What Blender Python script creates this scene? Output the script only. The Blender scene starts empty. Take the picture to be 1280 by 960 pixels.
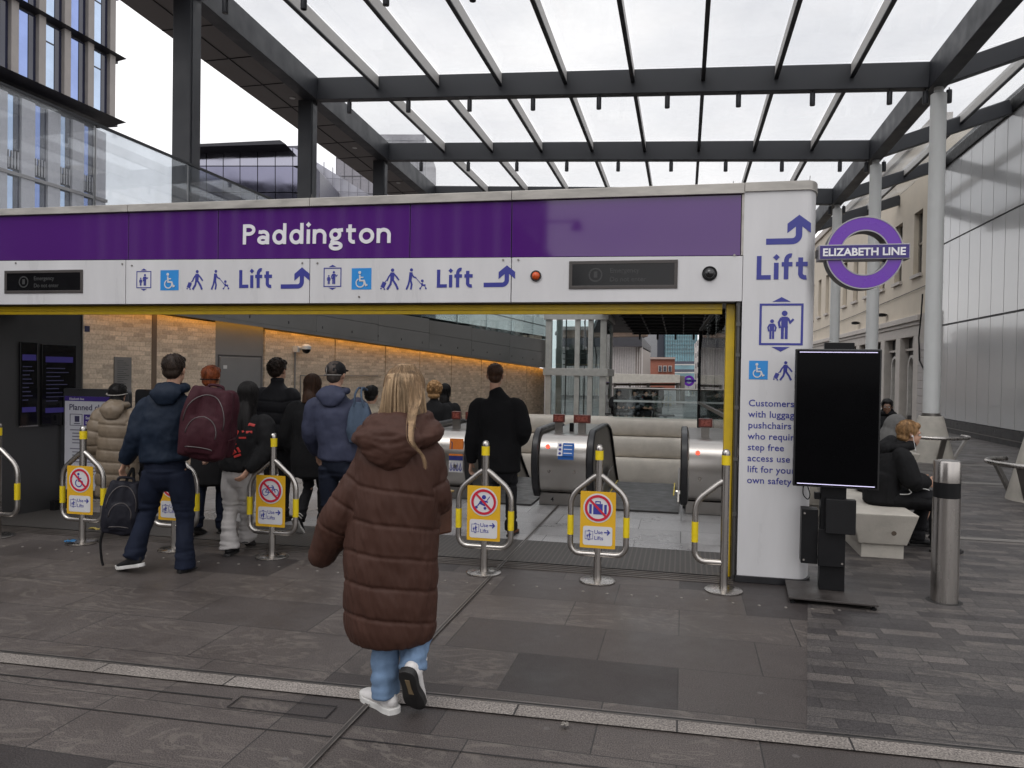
import bpy, bmesh, math, random
from mathutils import Vector, Matrix, noise, Euler

random.seed(7)
sc = bpy.context.scene
COL = sc.collection
R = math.radians

# ---------------------------------------------------------------- camera
F_PX, CX, CY, CAM_H = 960.0, 640.0, 480.0, 1.68
YAW, PITCH, ROLL = R(12.6), math.atan(14.8 / 960.0), 0.016
_f = Vector((-math.sin(YAW) * math.cos(PITCH), math.cos(YAW) * math.cos(PITCH), -math.sin(PITCH)))
_r0 = Vector((math.cos(YAW), math.sin(YAW), 0))
_u0 = _r0.cross(_f)
_r = _r0 * math.cos(ROLL) + _u0 * math.sin(ROLL)
_u = _u0 * math.cos(ROLL) - _r0 * math.sin(ROLL)
CAM = Vector((0, 0, CAM_H))
cd = bpy.data.cameras.new('camera'); cam = bpy.data.objects.new('camera', cd); COL.objects.link(cam)
cam.matrix_world = Matrix(((_r.x, _u.x, -_f.x, 0), (_r.y, _u.y, -_f.y, 0), (_r.z, _u.z, -_f.z, CAM_H), (0, 0, 0, 1)))
cd.sensor_width = 36.0; cd.lens = F_PX / 1280 * 36; cd.clip_start = 0.05; cd.clip_end = 3000
sc.camera = cam

# ---------------------------------------------------------------- world, sun, exposure
w = bpy.data.worlds.new('World'); sc.world = w; w.use_nodes = True
nt = w.node_tree; nt.nodes.clear()
out = nt.nodes.new('ShaderNodeOutputWorld'); bg = nt.nodes.new('ShaderNodeBackground')
sky = nt.nodes.new('ShaderNodeTexSky'); sky.sky_type = 'NISHITA'; sky.sun_disc = False
sky.sun_elevation = R(58); sky.sun_rotation = R(200); sky.dust_density = 6; sky.ozone_density = 0.6; sky.air_density = 1.0
hs = nt.nodes.new('ShaderNodeHueSaturation'); hs.inputs['Saturation'].default_value = 0.10
tc = nt.nodes.new('ShaderNodeTexCoord'); mp = nt.nodes.new('ShaderNodeMapping'); mp.inputs['Scale'].default_value = (1.0, 1.0, 2.2)
nz = nt.nodes.new('ShaderNodeTexNoise'); nz.inputs['Scale'].default_value = 3.2; nz.inputs['Detail'].default_value = 6; nz.inputs['Roughness'].default_value = 0.55
rp = nt.nodes.new('ShaderNodeValToRGB'); rp.color_ramp.elements[0].position = .32; rp.color_ramp.elements[0].color = (.70, .715, .745, 1)
rp.color_ramp.elements[1].position = .68; rp.color_ramp.elements[1].color = (1, .995, .985, 1)
mx = nt.nodes.new('ShaderNodeMix'); mx.data_type = 'RGBA'; mx.inputs[0].default_value = 0.78
mu = nt.nodes.new('ShaderNodeMix'); mu.data_type = 'RGBA'; mu.blend_type = 'MULTIPLY'; mu.inputs[0].default_value = 1
L = nt.links.new
L(tc.outputs['Generated'], mp.inputs['Vector']); L(mp.outputs['Vector'], nz.inputs['Vector']); L(nz.outputs['Fac'], rp.inputs['Fac'])
L(sky.outputs['Color'], hs.inputs['Color'])
L(hs.outputs['Color'], mx.inputs[6]); mx.inputs[7].default_value = (12.0, 11.8, 11.85, 1)       # cloud deck under the sky
L(mx.outputs[2], mu.inputs[6]); L(rp.outputs['Color'], mu.inputs[7])
L(mu.outputs[2], bg.inputs['Color']); bg.inputs['Strength'].default_value = 0.15
L(bg.outputs[0], out.inputs['Surface'])
sl = bpy.data.lights.new('sun', 'SUN'); sl.energy = 0.6; sl.angle = R(40); sl.color = (1, .97, .93)
so = bpy.data.objects.new('sun', sl); COL.objects.link(so); so.location = (-3, -8, 30)
_az = R(200); _el = R(58)
_sd = Vector((math.sin(_az) * math.cos(_el), math.cos(_az) * math.cos(_el), math.sin(_el)))
so.rotation_euler = _sd.to_track_quat('Z', 'Y').to_euler()
vs = sc.view_settings; vs.view_transform = 'Standard'; vs.look = 'None'; vs.gamma = 1.0; vs.exposure = -0.08; vs.use_curve_mapping = False
cy = sc.cycles
cy.max_bounces = 7; cy.diffuse_bounces = 3; cy.glossy_bounces = 3; cy.transmission_bounces = 4; cy.transparent_max_bounces = 14
cy.caustics_reflective = False; cy.caustics_refractive = False; cy.use_denoising = True
cy.sample_clamp_indirect = 4.0

# ---------------------------------------------------------------- placing helpers
def ray(x, y): return _f + _r * ((x - CX) / F_PX) + _u * ((CY - y) / F_PX)
def at(x, y, d): return CAM + ray(x, y) * d                    # depth along the view
def gnd(x, y, z=0.0): v = ray(x, y); return CAM + v * ((z - CAM_H) / v.z)
def atY(x, y, Y): v = ray(x, y); return CAM + v * (Y / v.y)
def atX(x, y, X): v = ray(x, y); return CAM + v * (X / v.x)

# ---------------------------------------------------------------- materials
MATS = {}
def nodes_of(m):
    m.use_nodes = True
    n = m.node_tree; b = n.nodes['Principled BSDF']; return n, b
def pm(name, col, rough=.5, metal=0.0, var=.12, scale=6.0, bump=0.0, bscale=None, stretch=(1, 1, 1), spec=.5, coat=0.0, rvar=.1, sheen=0.0):
    """principled paint/stone/cloth with uneven colour, gloss and relief"""
    if name in MATS: return MATS[name]
    m = bpy.data.materials.new(name); n, b = nodes_of(m); lk = n.links.new
    t = n.nodes.new('ShaderNodeTexCoord'); mp = n.nodes.new('ShaderNodeMapping'); mp.inputs['Scale'].default_value = stretch
    lk(t.outputs['Object'], mp.inputs['Vector'])
    z = n.nodes.new('ShaderNodeTexNoise'); z.inputs['Scale'].default_value = scale; z.inputs['Detail'].default_value = 7; z.inputs['Roughness'].default_value = .6
    lk(mp.outputs['Vector'], z.inputs['Vector'])
    r = n.nodes.new('ShaderNodeMapRange'); r.inputs['From Min'].default_value = .3; r.inputs['From Max'].default_value = .7
    r.inputs['To Min'].default_value = 1 - var; r.inputs['To Max'].default_value = 1 + var
    lk(z.outputs['Fac'], r.inputs['Value'])
    vm = n.nodes.new('ShaderNodeVectorMath'); vm.operation = 'SCALE'; vm.inputs[0].default_value = col[:3]
    lk(r.outputs[0], vm.inputs['Scale']); lk(vm.outputs[0], b.inputs['Base Color'])
    r2 = n.nodes.new('ShaderNodeMapRange'); r2.inputs['From Min'].default_value = .3; r2.inputs['From Max'].default_value = .7
    r2.inputs['To Min'].default_value = max(.02, rough - rvar); r2.inputs['To Max'].default_value = min(1, rough + rvar)
    lk(z.outputs['Fac'], r2.inputs['Value']); lk(r2.outputs[0], b.inputs['Roughness'])
    b.inputs['Metallic'].default_value = metal; b.inputs['Specular IOR Level'].default_value = spec
    b.inputs['Coat Weight'].default_value = coat
    if sheen: b.inputs['Sheen Weight'].default_value = sheen
    if bump:
        z2 = n.nodes.new('ShaderNodeTexNoise'); z2.inputs['Scale'].default_value = bscale or scale * 6; z2.inputs['Detail'].default_value = 5
        lk(mp.outputs['Vector'], z2.inputs['Vector'])
        bp = n.nodes.new('ShaderNodeBump'); bp.inputs['Strength'].default_value = bump; bp.inputs['Distance'].default_value = .01
        lk(z2.outputs['Fac'], bp.inputs['Height']); lk(bp.outputs[0], b.inputs['Normal'])
    MATS[name] = m; return m
def emit(name, col, s):
    if name in MATS: return MATS[name]
    m = bpy.data.materials.new(name); n, b = nodes_of(m)
    b.inputs['Base Color'].default_value = (*col, 1); b.inputs['Emission Color'].default_value = (*col, 1); b.inputs['Emission Strength'].default_value = s
    MATS[name] = m; return m
def glass(name, tint=(.92, .95, .95), refl=.10, rough=.02, haze=0.0, hazecol=(.8, .82, .84), fres=.65):
    """sheet glass: clear, mirror-like at grazing angles, a little dirt"""
    if name in MATS: return MATS[name]
    m = bpy.data.materials.new(name); m.use_nodes = True; n = m.node_tree; n.nodes.clear(); lk = n.links.new
    o = n.nodes.new('ShaderNodeOutputMaterial'); tr = n.nodes.new('ShaderNodeBsdfTransparent'); tr.inputs[0].default_value = (*tint, 1)
    gl = n.nodes.new('ShaderNodeBsdfGlossy'); gl.inputs['Roughness'].default_value = rough
    fr = n.nodes.new('ShaderNodeLayerWeight'); fr.inputs['Blend'].default_value = .25
    ma = n.nodes.new('ShaderNodeMath'); ma.operation = 'MULTIPLY_ADD'; ma.inputs[1].default_value = fres; ma.inputs[2].default_value = refl; ma.use_clamp = True
    lk(fr.outputs['Fresnel'], ma.inputs[0])
    mix = n.nodes.new('ShaderNodeMixShader'); lk(ma.outputs[0], mix.inputs[0]); lk(tr.outputs[0], mix.inputs[1]); lk(gl.outputs[0], mix.inputs[2])
    last = mix
    if haze:
        df = n.nodes.new('ShaderNodeBsdfTranslucent'); df.inputs[0].default_value = (*hazecol, 1)
        t = n.nodes.new('ShaderNodeTexCoord'); z = n.nodes.new('ShaderNodeTexNoise'); z.inputs['Scale'].default_value = 1.2; z.inputs['Detail'].default_value = 8
        lk(t.outputs['Object'], z.inputs['Vector'])
        mr = n.nodes.new('ShaderNodeMapRange'); mr.inputs['From Min'].default_value = .35; mr.inputs['From Max'].default_value = .7
        mr.inputs['To Min'].default_value = haze * .3; mr.inputs['To Max'].default_value = haze * 1.7; lk(z.outputs['Fac'], mr.inputs['Value'])
        m2 = n.nodes.new('ShaderNodeMixShader'); lk(mr.outputs[0], m2.inputs[0]); lk(mix.outputs[0], m2.inputs[1]); lk(df.outputs[0], m2.inputs[2]); last = m2
    lk(last.outputs[0], o.inputs['Surface']); MATS[name] = m; return m

M = dict(
    white=pm('white_enamel', (.61, .605, .615), .32, var=.07, scale=3.0, stretch=(1, 1, .22), rvar=.08, spec=.35),
    blue=pm('sign_blue', (.035, .04, .26), .4, var=.04),
    cyan=pm('sign_cyan', (.02, .24, .62), .4, var=.04),
    purple=pm('purple_glass', (.075, .014, .16), .05, var=.05, scale=.8, rvar=.015, spec=.7),
    purple2=pm('roundel_purple', (.13, .025, .38), .25, var=.05),
    wtext=pm('white_lettering', (.72, .71, .74), .4, var=.03),
    coping=pm('brushed_coping', (.40, .38, .35), .42, metal=.35, var=.24, scale=3.0, stretch=(1, 1, 4), bump=.04),
    yellow=pm('yellow_paint', (.62, .42, .012), .4, var=.10, scale=9),
    yellowband=pm('yellow_tape', (.72, .54, .01), .38, var=.10, scale=12),
    signyel=pm('sign_yellow', (.66, .375, .018), .35, var=.05),
    red=pm('sign_red', (.50, .015, .04), .4, var=.05),
    steel=pm('brushed_steel', (.45, .425, .40), .27, metal=1.0, var=.06, scale=9, stretch=(1, 1, .15), bump=0, rvar=.05),
    panel_steel=pm('panel_steel', (.46, .435, .41), .30, metal=1.0, var=.03, scale=3, rvar=.03),
    steel_dk=pm('scuffed_steel', (.27, .255, .24), .36, metal=1.0, var=.08, scale=5, rvar=.06),
    black=pm('satin_black', (.006, .006, .007), .5, var=.2, scale=9, spec=.22),
    gloss_black=pm('screen_black', (.004, .004, .005), .12, var=.2, rvar=.03, spec=.35),
    rubber=pm('black_rubber', (.013, .013, .015), .38, var=.2),
    char=pm('charcoal_steel', (.027, .029, .035), .48, var=.12, scale=2.5),
    rafter=pm('rafter_grey', (.52, .50, .475), .5, var=.10, scale=3),
    soffit=pm('soffit_panel', (.17, .155, .15), .6, var=.1, scale=2),
    colwhite=pm('column_white', (.70, .71, .70), .4, var=.05, scale=1.5),
    conc=pm('pale_concrete', (.46, .43, .38), .75, var=.16, scale=4, bump=.25, bscale=60),
    conc2=pm('ribbed_concrete', (.50, .46, .405), .7, var=.14, scale=3, bump=.2, bscale=40),
    grey=pm('grey_cladding', (.19, .187, .182), .42, var=.10, scale=1.5, metal=.3),
    grey2=pm('door_grey', (.17, .17, .17), .45, var=.07, scale=2),
    dark=pm('dark_cladding', (.055, .054, .055), .38, var=.12, scale=1.3, metal=.25),
    glass=glass('clear_glass'),
    glassg=glass('green_tinted_glass', (.76, .84, .84), .12),
    glassroof=glass('canopy_glass', (.95, .956, .96), .0, .05, haze=.06, fres=.22),
    amber=emit('amber_light', (1.0, .47, .07), 7.0),
)
# ---------------------------------------------------------------- mesh helpers
def tagit(o, label=None, cat=None, group=None, kind=None):
    if label: o['label'] = label
    if cat: o['category'] = cat
    if group: o['group'] = group
    if kind: o['kind'] = kind
    return o
def thing(name, label, cat, loc=(0, 0, 0), yaw=0.0, group=None):
    o = bpy.data.objects.new(name, None); COL.objects.link(o); o.location = loc; o.rotation_euler = (0, 0, yaw)
    o.empty_display_size = .2
    return tagit(o, label, cat, group)
def catmull(P, n):
    """smooth list of tuples (any length) by n steps per span"""
    out = []
    for i in range(len(P) - 1):
        a, b, c, d = P[max(i - 1, 0)], P[i], P[i + 1], P[min(i + 2, len(P) - 1)]
        for k in range(n):
            t = k / n
            out.append(tuple(.5 * (2 * q + (r - p) * t + (2 * p - 5 * q + 4 * r - s) * t * t + (3 * q - p - 3 * r + s) * t ** 3) for p, q, r, s in zip(a, b, c, d)))
    out.append(tuple(P[-1])); return out

class MB:
    """collects shapes, then links them as ONE mesh object"""
    def __init__(s): s.v = []; s.f = []
    def add(s, vs, fs):
        o = len(s.v); s.v += [Vector(v) for v in vs]; s.f += [[i + o for i in f] for f in fs]; return s
    def box(s, c, d, rot=None):
        x, y, z = d[0] / 2, d[1] / 2, d[2] / 2; c = Vector(c)
        vs = [Vector(p) for p in ((-x, -y, -z), (x, -y, -z), (x, y, -z), (-x, y, -z), (-x, -y, z), (x, -y, z), (x, y, z), (-x, y, z))]
        if rot is not None: vs = [rot @ v for v in vs]
        return s.add([v + c for v in vs], [(3, 2, 1, 0), (4, 5, 6, 7), (0, 1, 5, 4), (1, 2, 6, 5), (2, 3, 7, 6), (3, 0, 4, 7)])
    def span(s, a, b):
        a, b = Vector(a), Vector(b); return s.box((a + b) / 2, [abs(q) for q in (b - a)])
    def beam(s, a, b, wd, ht, up=(0, 0, 1)):
        """box from a to b, wd across and ht along up, centred on the line"""
        a, b = Vector(a), Vector(b); t = (b - a).normalized(); sd = t.cross(Vector(up)).normalized(); u = sd.cross(t)
        vs = [p + sd * (i * wd / 2) + u * (j * ht / 2) for p in (a, b) for i, j in ((-1, -1), (1, -1), (1, 1), (-1, 1))]
        return s.add(vs, [(0, 1, 2, 3), (7, 6, 5, 4), (0, 4, 5, 1), (1, 5, 6, 2), (2, 6, 7, 3), (3, 7, 4, 0)])
    def prism(s, poly, vec):
        """polygon (3D points) pushed along vec"""
        n = len(poly); vec = Vector(vec); p = [Vector(q) for q in poly]
        return s.add(p + [q + vec for q in p], [list(range(n))[::-1], list(range(n, 2 * n))] + [(i, (i + 1) % n, n + (i + 1) % n, n + i) for i in range(n)])
    def tube(s, pts, r, seg=12, cap=True):
        pts = [Vector(p) for p in pts]; rr = r if isinstance(r, (list, tuple)) else [r] * len(pts)
        t = [(pts[min(i + 1, len(pts) - 1)] - pts[max(i - 1, 0)]).normalized() for i in range(len(pts))]
        u = t[0].orthogonal().normalized(); o = len(s.v); n = len(pts)
        for i, p in enumerate(pts):
            u = (u - t[i] * u.dot(t[i])).normalized(); b = t[i].cross(u)
            for k in range(seg):
                a = 2 * math.pi * k / seg; s.v.append(p + (u * math.cos(a) + b * math.sin(a)) * rr[i])
        for i in range(n - 1):
            for k in range(seg):
                k2 = (k + 1) % seg; s.f.append([o + i * seg + k, o + i * seg + k2, o + (i + 1) * seg + k2, o + (i + 1) * seg + k])
        if cap: s.f.append([o + k for k in range(seg)][::-1]); s.f.append([o + (n - 1) * seg + k for k in range(seg)])
        return s
    def lathe(s, prof, c=(0, 0, 0), seg=32):
        """profile [(r, z)] turned about z"""
        c = Vector(c); o = len(s.v); n = len(prof)
        for r, z in prof:
            for k in range(seg):
                a = 2 * math.pi * k / seg; s.v.append(c + Vector((r * math.cos(a), r * math.sin(a), z)))
        for i in range(n - 1):
            for k in range(seg):
                k2 = (k + 1) % seg; s.f.append([o + i * seg + k, o + i * seg + k2, o + (i + 1) * seg + k2, o + (i + 1) * seg + k])
        s.f.append([o + k for k in range(seg)][::-1]); s.f.append([o + (n - 1) * seg + k for k in range(seg)]); return s
    def ball(s, c, r, seg=12, rings=8):
        rx, ry, rz = r if isinstance(r, (tuple, list)) else (r, r, r); c = Vector(c); o = len(s.v)
        s.v.append(c + Vector((0, 0, -rz)))
        for i in range(1, rings):
            p = math.pi * i / rings - math.pi / 2
            for k in range(seg):
                a = 2 * math.pi * k / seg; s.v.append(c + Vector((rx * math.cos(p) * math.cos(a), ry * math.cos(p) * math.sin(a), rz * math.sin(p))))
        s.v.append(c + Vector((0, 0, rz))); top = len(s.v) - 1
        for k in range(seg): s.f.append([o, o + 1 + (k + 1) % seg, o + 1 + k]); q = o + 1 + (rings - 2) * seg; s.f.append([top, q + k, q + (k + 1) % seg])
        for i in range(rings - 2):
            for k in range(seg):
                a, k2 = o + 1 + i * seg, (k + 1) % seg; s.f.append([a + k, a + k2, a + seg + k2, a + seg + k])
        return s
    def build(s, name, mat, parent=None, smooth=False, bevel=0.0, local=False, origin=None):
        """link as one object; vertices are in world space unless local=True (then in the parent's space)"""
        me = bpy.data.meshes.new(name); vs = s.v
        if parent is not None and not local:
            mi = world_of(parent).inverted(); vs = [mi @ v for v in vs]
        o = bpy.data.objects.new(name, me)
        if parent is None and vs:
            org = Vector(origin) if origin is not None else Vector((sum(v.x for v in vs) / len(vs), sum(v.y for v in vs) / len(vs), min(v.z for v in vs)))
            vs = [v - org for v in vs]; o.location = org
        me.from_pydata([tuple(v) for v in vs], [], s.f); me.materials.append(mat); me.update()
        bm = bmesh.new(); bm.from_mesh(me); bmesh.ops.recalc_face_normals(bm, faces=bm.faces); bm.to_mesh(me); bm.free()
        if parent is not None: o.parent = parent
        COL.objects.link(o)
        if smooth:
            me.shade_smooth() if smooth is True else me.set_sharp_from_angle(angle=R(smooth))
            if smooth is not True: pass
        if bevel:
            b = o.modifiers.new('bevel', 'BEVEL'); b.width = bevel; b.segments = 2; b.limit_method = 'ANGLE'; b.angle_limit = R(40)
        return o
def world_of(o):
    m = Matrix.Translation(o.location) @ o.rotation_euler.to_matrix().to_4x4()
    return m if o.parent is None else world_of(o.parent) @ m
def copy_tree(o, parent=None, **kw):
    c = o.copy(); COL.objects.link(c); c.parent = parent
    for ch in o.children: copy_tree(ch, c)
    return c

class Face:
    """a flat drawing surface: origin, right, up (metres); shapes are thin solids standing on it"""
    def __init__(s, o, x=(1, 0, 0), y=(0, 0, 1), sc=1.0):
        s.o = Vector(o); s.x = Vector(x).normalized(); s.y = Vector(y).normalized(); s.n = s.x.cross(s.y); s.k = sc; s.i = 0
    def sub(s, cx, cy, k): f = Face(s.p(cx, cy), s.x, s.y, s.k * k); return f
    def p(s, a, b, h=0.0): return s.o + (s.x * a + s.y * b) * s.k + s.n * h
    def poly(s, mb, pts, h=.001, base=0.0):
        s.i = (s.i + 1) % 12; b0 = base + .0006; mb.prism([s.p(a, b, b0) for a, b in pts], s.n * (h + s.i * .00012))
    def rect(s, mb, x0, y0, x1, y1, h=.001, base=0.0): s.poly(mb, [(x0, y0), (x1, y0), (x1, y1), (x0, y1)], h, base)
    def rrect(s, mb, x0, y0, x1, y1, r, h=.001, base=0.0):
        pts = []
        for cx, cy, a0 in ((x1 - r, y0 + r, -90), (x1 - r, y1 - r, 0), (x0 + r, y1 - r, 90), (x0 + r, y0 + r, 180)):
            for k in range(5): a = R(a0 + k * 22.5); pts.append((cx + r * math.cos(a), cy + r * math.sin(a)))
        s.poly(mb, pts, h, base)
    def disc(s, mb, cx, cy, r, h=.001, base=0.0, seg=28):
        s.poly(mb, [(cx + r * math.cos(2 * math.pi * k / seg), cy + r * math.sin(2 * math.pi * k / seg)) for k in range(seg)], h, base)
    def ring(s, mb, cx, cy, r0, r1, h=.001, base=0.0, a0=0, a1=360, seg=40):
        n = max(3, int(seg * abs(a1 - a0) / 360)); b = base + .0006; vs = []; full = abs(a1 - a0) >= 360
        for k in range(n + 1):
            a = R(a0 + (a1 - a0) * k / n); c, q = math.cos(a), math.sin(a)
            for r in (r0, r1):
                for hh in (b, b + h): vs.append(s.p(cx + r * c, cy + r * q, hh))
        fs = []
        for k in range(n):
            i, j = 4 * k, 4 * k + 4
            fs += [(i + 1, i + 3, j + 3, j + 1), (i, j, j + 2, i + 2), (i + 2, j + 2, j + 3, i + 3), (i, i + 1, j + 1, j)]
        if not full: fs += [(0, 2, 3, 1), (4 * n, 4 * n + 1, 4 * n + 3, 4 * n + 2)]
        mb.add(vs, fs)
    def stroke(s, mb, pts, wd, h=.001, base=0.0, cap=False):
        """thick line of constant width with mitred corners"""
        P = []
        for a, b in pts:
            q = Vector((a, b))
            if not P or (q - P[-1]).length > 1e-5: P.append(q)
        n = len(P); l = []; r = []; loop = (P[0] - P[-1]).length < 1e-4
        for i in range(n):
            d0 = (P[i] - P[i - 1]).normalized() if i else ((P[-1] - P[-2]).normalized() if loop else (P[1] - P[0]).normalized())
            d1 = (P[i + 1] - P[i]).normalized() if i < n - 1 else ((P[1] - P[0]).normalized() if loop else d0)
            m = (d0 + d1); m = m.normalized() if m.length > 1e-6 else d0
            nn = Vector((-m.y, m.x)); c = max(.45, nn.dot(Vector((-d0.y, d0.x)))); q = nn * (wd / 2 / c)
            l.append(P[i] + q); r.append(P[i] - q)
        s.i = (s.i + 1) % 12; b0 = base + .0006; hh = h + s.i * .00012; vs = []; fs = []
        for i in range(n):
            vs += [s.p(l[i].x, l[i].y, b0), s.p(r[i].x, r[i].y, b0), s.p(r[i].x, r[i].y, b0 + hh), s.p(l[i].x, l[i].y, b0 + hh)]
        for i in range(n - 1):
            a, b = 4 * i, 4 * i + 4; fs += [(a, a + 1, b + 1, b), (a + 1, a + 2, b + 2, b + 1), (a + 2, a + 3, b + 3, b + 2), (a + 3, a, b, b + 3)]
        e = 4 * (n - 1); fs += [(0, 3, 2, 1), (e, e + 1, e + 2, e + 3)]
        mb.add(vs, fs)
        if cap:
            for q in (P[0], P[-1]): s.disc(mb, q.x, q.y, wd / 2, h, base, 12)
    def text(s, mb, body, x, y, size, bold=0.0, h=.001, base=0.0, width=None, align='LEFT', space=1.0):
        """lettering from Blender's built-in font; size = cap height"""
        cu = bpy.data.curves.new('lettering', 'FONT'); cu.body = body; cu.size = 1.0; cu.align_x = align; cu.offset = bold; cu.space_character = space; cu.resolution_u = 3
        o = bpy.data.objects.new('lettering', cu); COL.objects.link(o)
        dg = bpy.context.evaluated_depsgraph_get(); me = bpy.data.meshes.new_from_object(o.evaluated_get(dg)); COL.objects.unlink(o)
        k = size / .72
        if me.vertices:
            xs = [v.co.x for v in me.vertices]; kx = k
            if width: kx = width / (max(xs) - min(xs)); x -= min(xs) * kx if align == 'LEFT' else 0
            bm = bmesh.new(); bm.from_mesh(me); r = bmesh.ops.extrude_face_region(bm, geom=bm.faces[:])
            for v in r['geom']:
                if isinstance(v, bmesh.types.BMVert): v.co.z += 1
            bm.verts.index_update(); vs = [s.p(x + v.co.x * kx, y + v.co.y * k, base + .0006 + v.co.z * h) for v in bm.verts]
            mb.add(vs, [[v.index for v in f.verts] for f in bm.faces]); bm.free()
        bpy.data.meshes.remove(me); bpy.data.objects.remove(o); bpy.data.curves.remove(cu)

# ---- lettering drawn by hand for the big signs: humanist monoline strokes, diamond dots; unit = x-height 1, cap 1.42
def arc(cx, cy, rx, ry, a0, a1, n=14): return [(cx + rx * math.cos(R(a0 + (a1 - a0) * k / n)), cy + ry * math.sin(R(a0 + (a1 - a0) * k / n))) for k in range(n + 1)]
def glyph(ch, w=.25):
    q = w / 2; C = 1.42
    if ch == 'P': return [[(q, 0), (q, C)], [(q, C - q), (.42, C - q)] + arc(.42, C - .40, .34, .40 - q, 90, -90) + [(q, C - .80 + q)]], .86
    if ch == 'L': return [[(q, C), (q, q)], [(0, q), (.78, q)]], .80
    if ch == 'a': return [[(.10, .88)] + arc(.42, .60, .30, .40 - q + .0, 118, 0) + [(.72, 0)], arc(.40, .30, .40 - q, .30 - q * .9, 0, 360, 24)], .90
    if ch == 'd': return [arc(.46, .5, .46 - q, .5 - q * .8, 0, 360, 28), [(.84, 0), (.84, C + .04)]], 1.02
    if ch == 'i': return [[(q, 0), (q, 1)], 'dia'], .26
    if ch == 'n': return [[(q, 0), (q, 1)], [(q, .55)] + arc(.46, .55, .46 - q, .45 - q * .8, 180, 0) + [(.92 - q, 0)]], .94
    if ch == 'g': return [arc(.42, .62, .40 - q, .38 - q * .7, 0, 360, 26), arc(.46, -.16, .46 - q, .27 - q * .6, 0, 360, 26), [(.60, .90), (.92, .93)], [(.28, .28), (.22, .14), (.34, .05)]], .94
    if ch == 't': return [[(.30, 1.30)] + [(.30, .34)] + arc(.56, .34, .26, .34 - q * .8, 180, 285, 8), [(.05, .90), (.68, .90)]], .74
    if ch == 'o': return [arc(.50, .5, .50 - q, .5 - q * .8, 0, 360, 30)], 1.0
    if ch == 'f': return [[(.27, 0), (.27, 1.10)] + arc(.50, 1.10, .23, .32, 180, 75, 8), [(.02, .90), (.60, .90)]], .60
    return [], .5
def big_text(face, mb, body, x0, y0, xh, width=None, w=.25, gap=.17, h=.004, base=0.0):
    adv = []; t = 0
    for ch in body: g, a = glyph(ch, w); adv.append(t); t += a + gap
    t -= gap; k = xh; kx = width / t if width else k
    for ch, ax in zip(body, adv):
        g, a = glyph(ch, w)
        for st in g:
            if st == 'dia':
                cx, cy, d = x0 + (ax + w / 2) * kx, y0 + 1.33 * k, .19 * k; face.poly(mb, [(cx - d, cy), (cx, cy - d), (cx + d, cy), (cx, cy + d)], h, base)
            else:
                face.stroke(mb, [(x0 + (ax + p) * kx, y0 + q * k) for p, q in st], w * (k + kx) / 2, h, base)

# ---- pictograms on the unit square (0..1), drawn with one colour
def picto_man(fc, mb, cx, y, hh, arm=True):
    """standing figure"""
    fc.disc(mb, cx, y + hh * .90, hh * .095); fc.stroke(mb, [(cx, y + hh * .78), (cx, y + hh * .40)], hh * .22)
    for sx in (-1, 1):
        fc.stroke(mb, [(cx + sx * hh * .065, y + hh * .45), (cx + sx * hh * .065, y)], hh * .10)
        fc.stroke(mb, [(cx + sx * hh * .11, y + hh * .74), (cx + sx * hh * .19, y + hh * .58), (cx + sx * hh * (.15 if sx < 0 or not arm else .30), y + hh * (.38 if sx < 0 or not arm else .70))], hh * .075)
def picto_lift(fc, mb, x, y, s):
    t = .055 * s
    for a in ([(x, y + s), (x + s, y + s)], [(x, y), (x + s, y)]): fc.stroke(mb, a, t)
    for a in ([(x, y - t / 2), (x, y + s + t / 2)], [(x + s, y - t / 2), (x + s, y + s + t / 2)]): fc.stroke(mb, a, t)
    for yy, d in ((y + s + .07 * s, 1), (y - .07 * s, -1)): fc.poly(mb, [(x + .28 * s, yy), (x + .72 * s, yy), (x + .5 * s, yy + d * .12 * s)][::d])
    picto_man(fc, mb, x + .58 * s, y + .13 * s, .72 * s); picto_man(fc, mb, x + .28 * s, y + .13 * s, .50 * s, False)
def picto_wheel(fc, mb, x, y, s):
    """wheelchair user"""
    fc.disc(mb, x + .40 * s, y + .86 * s, .085 * s)
    fc.stroke(mb, [(x + .40 * s, y + .74 * s), (x + .42 * s, y + .42 * s), (x + .66 * s, y + .42 * s), (x + .76 * s, y + .16 * s), (x + .86 * s, y + .20 * s)], .09 * s)
    fc.stroke(mb, [(x + .41 * s, y + .60 * s), (x + .62 * s, y + .60 * s)], .065 * s)
    fc.ring(mb, x + .43 * s, y + .30 * s, .20 * s, .265 * s, a0=115, a1=385)
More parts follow.
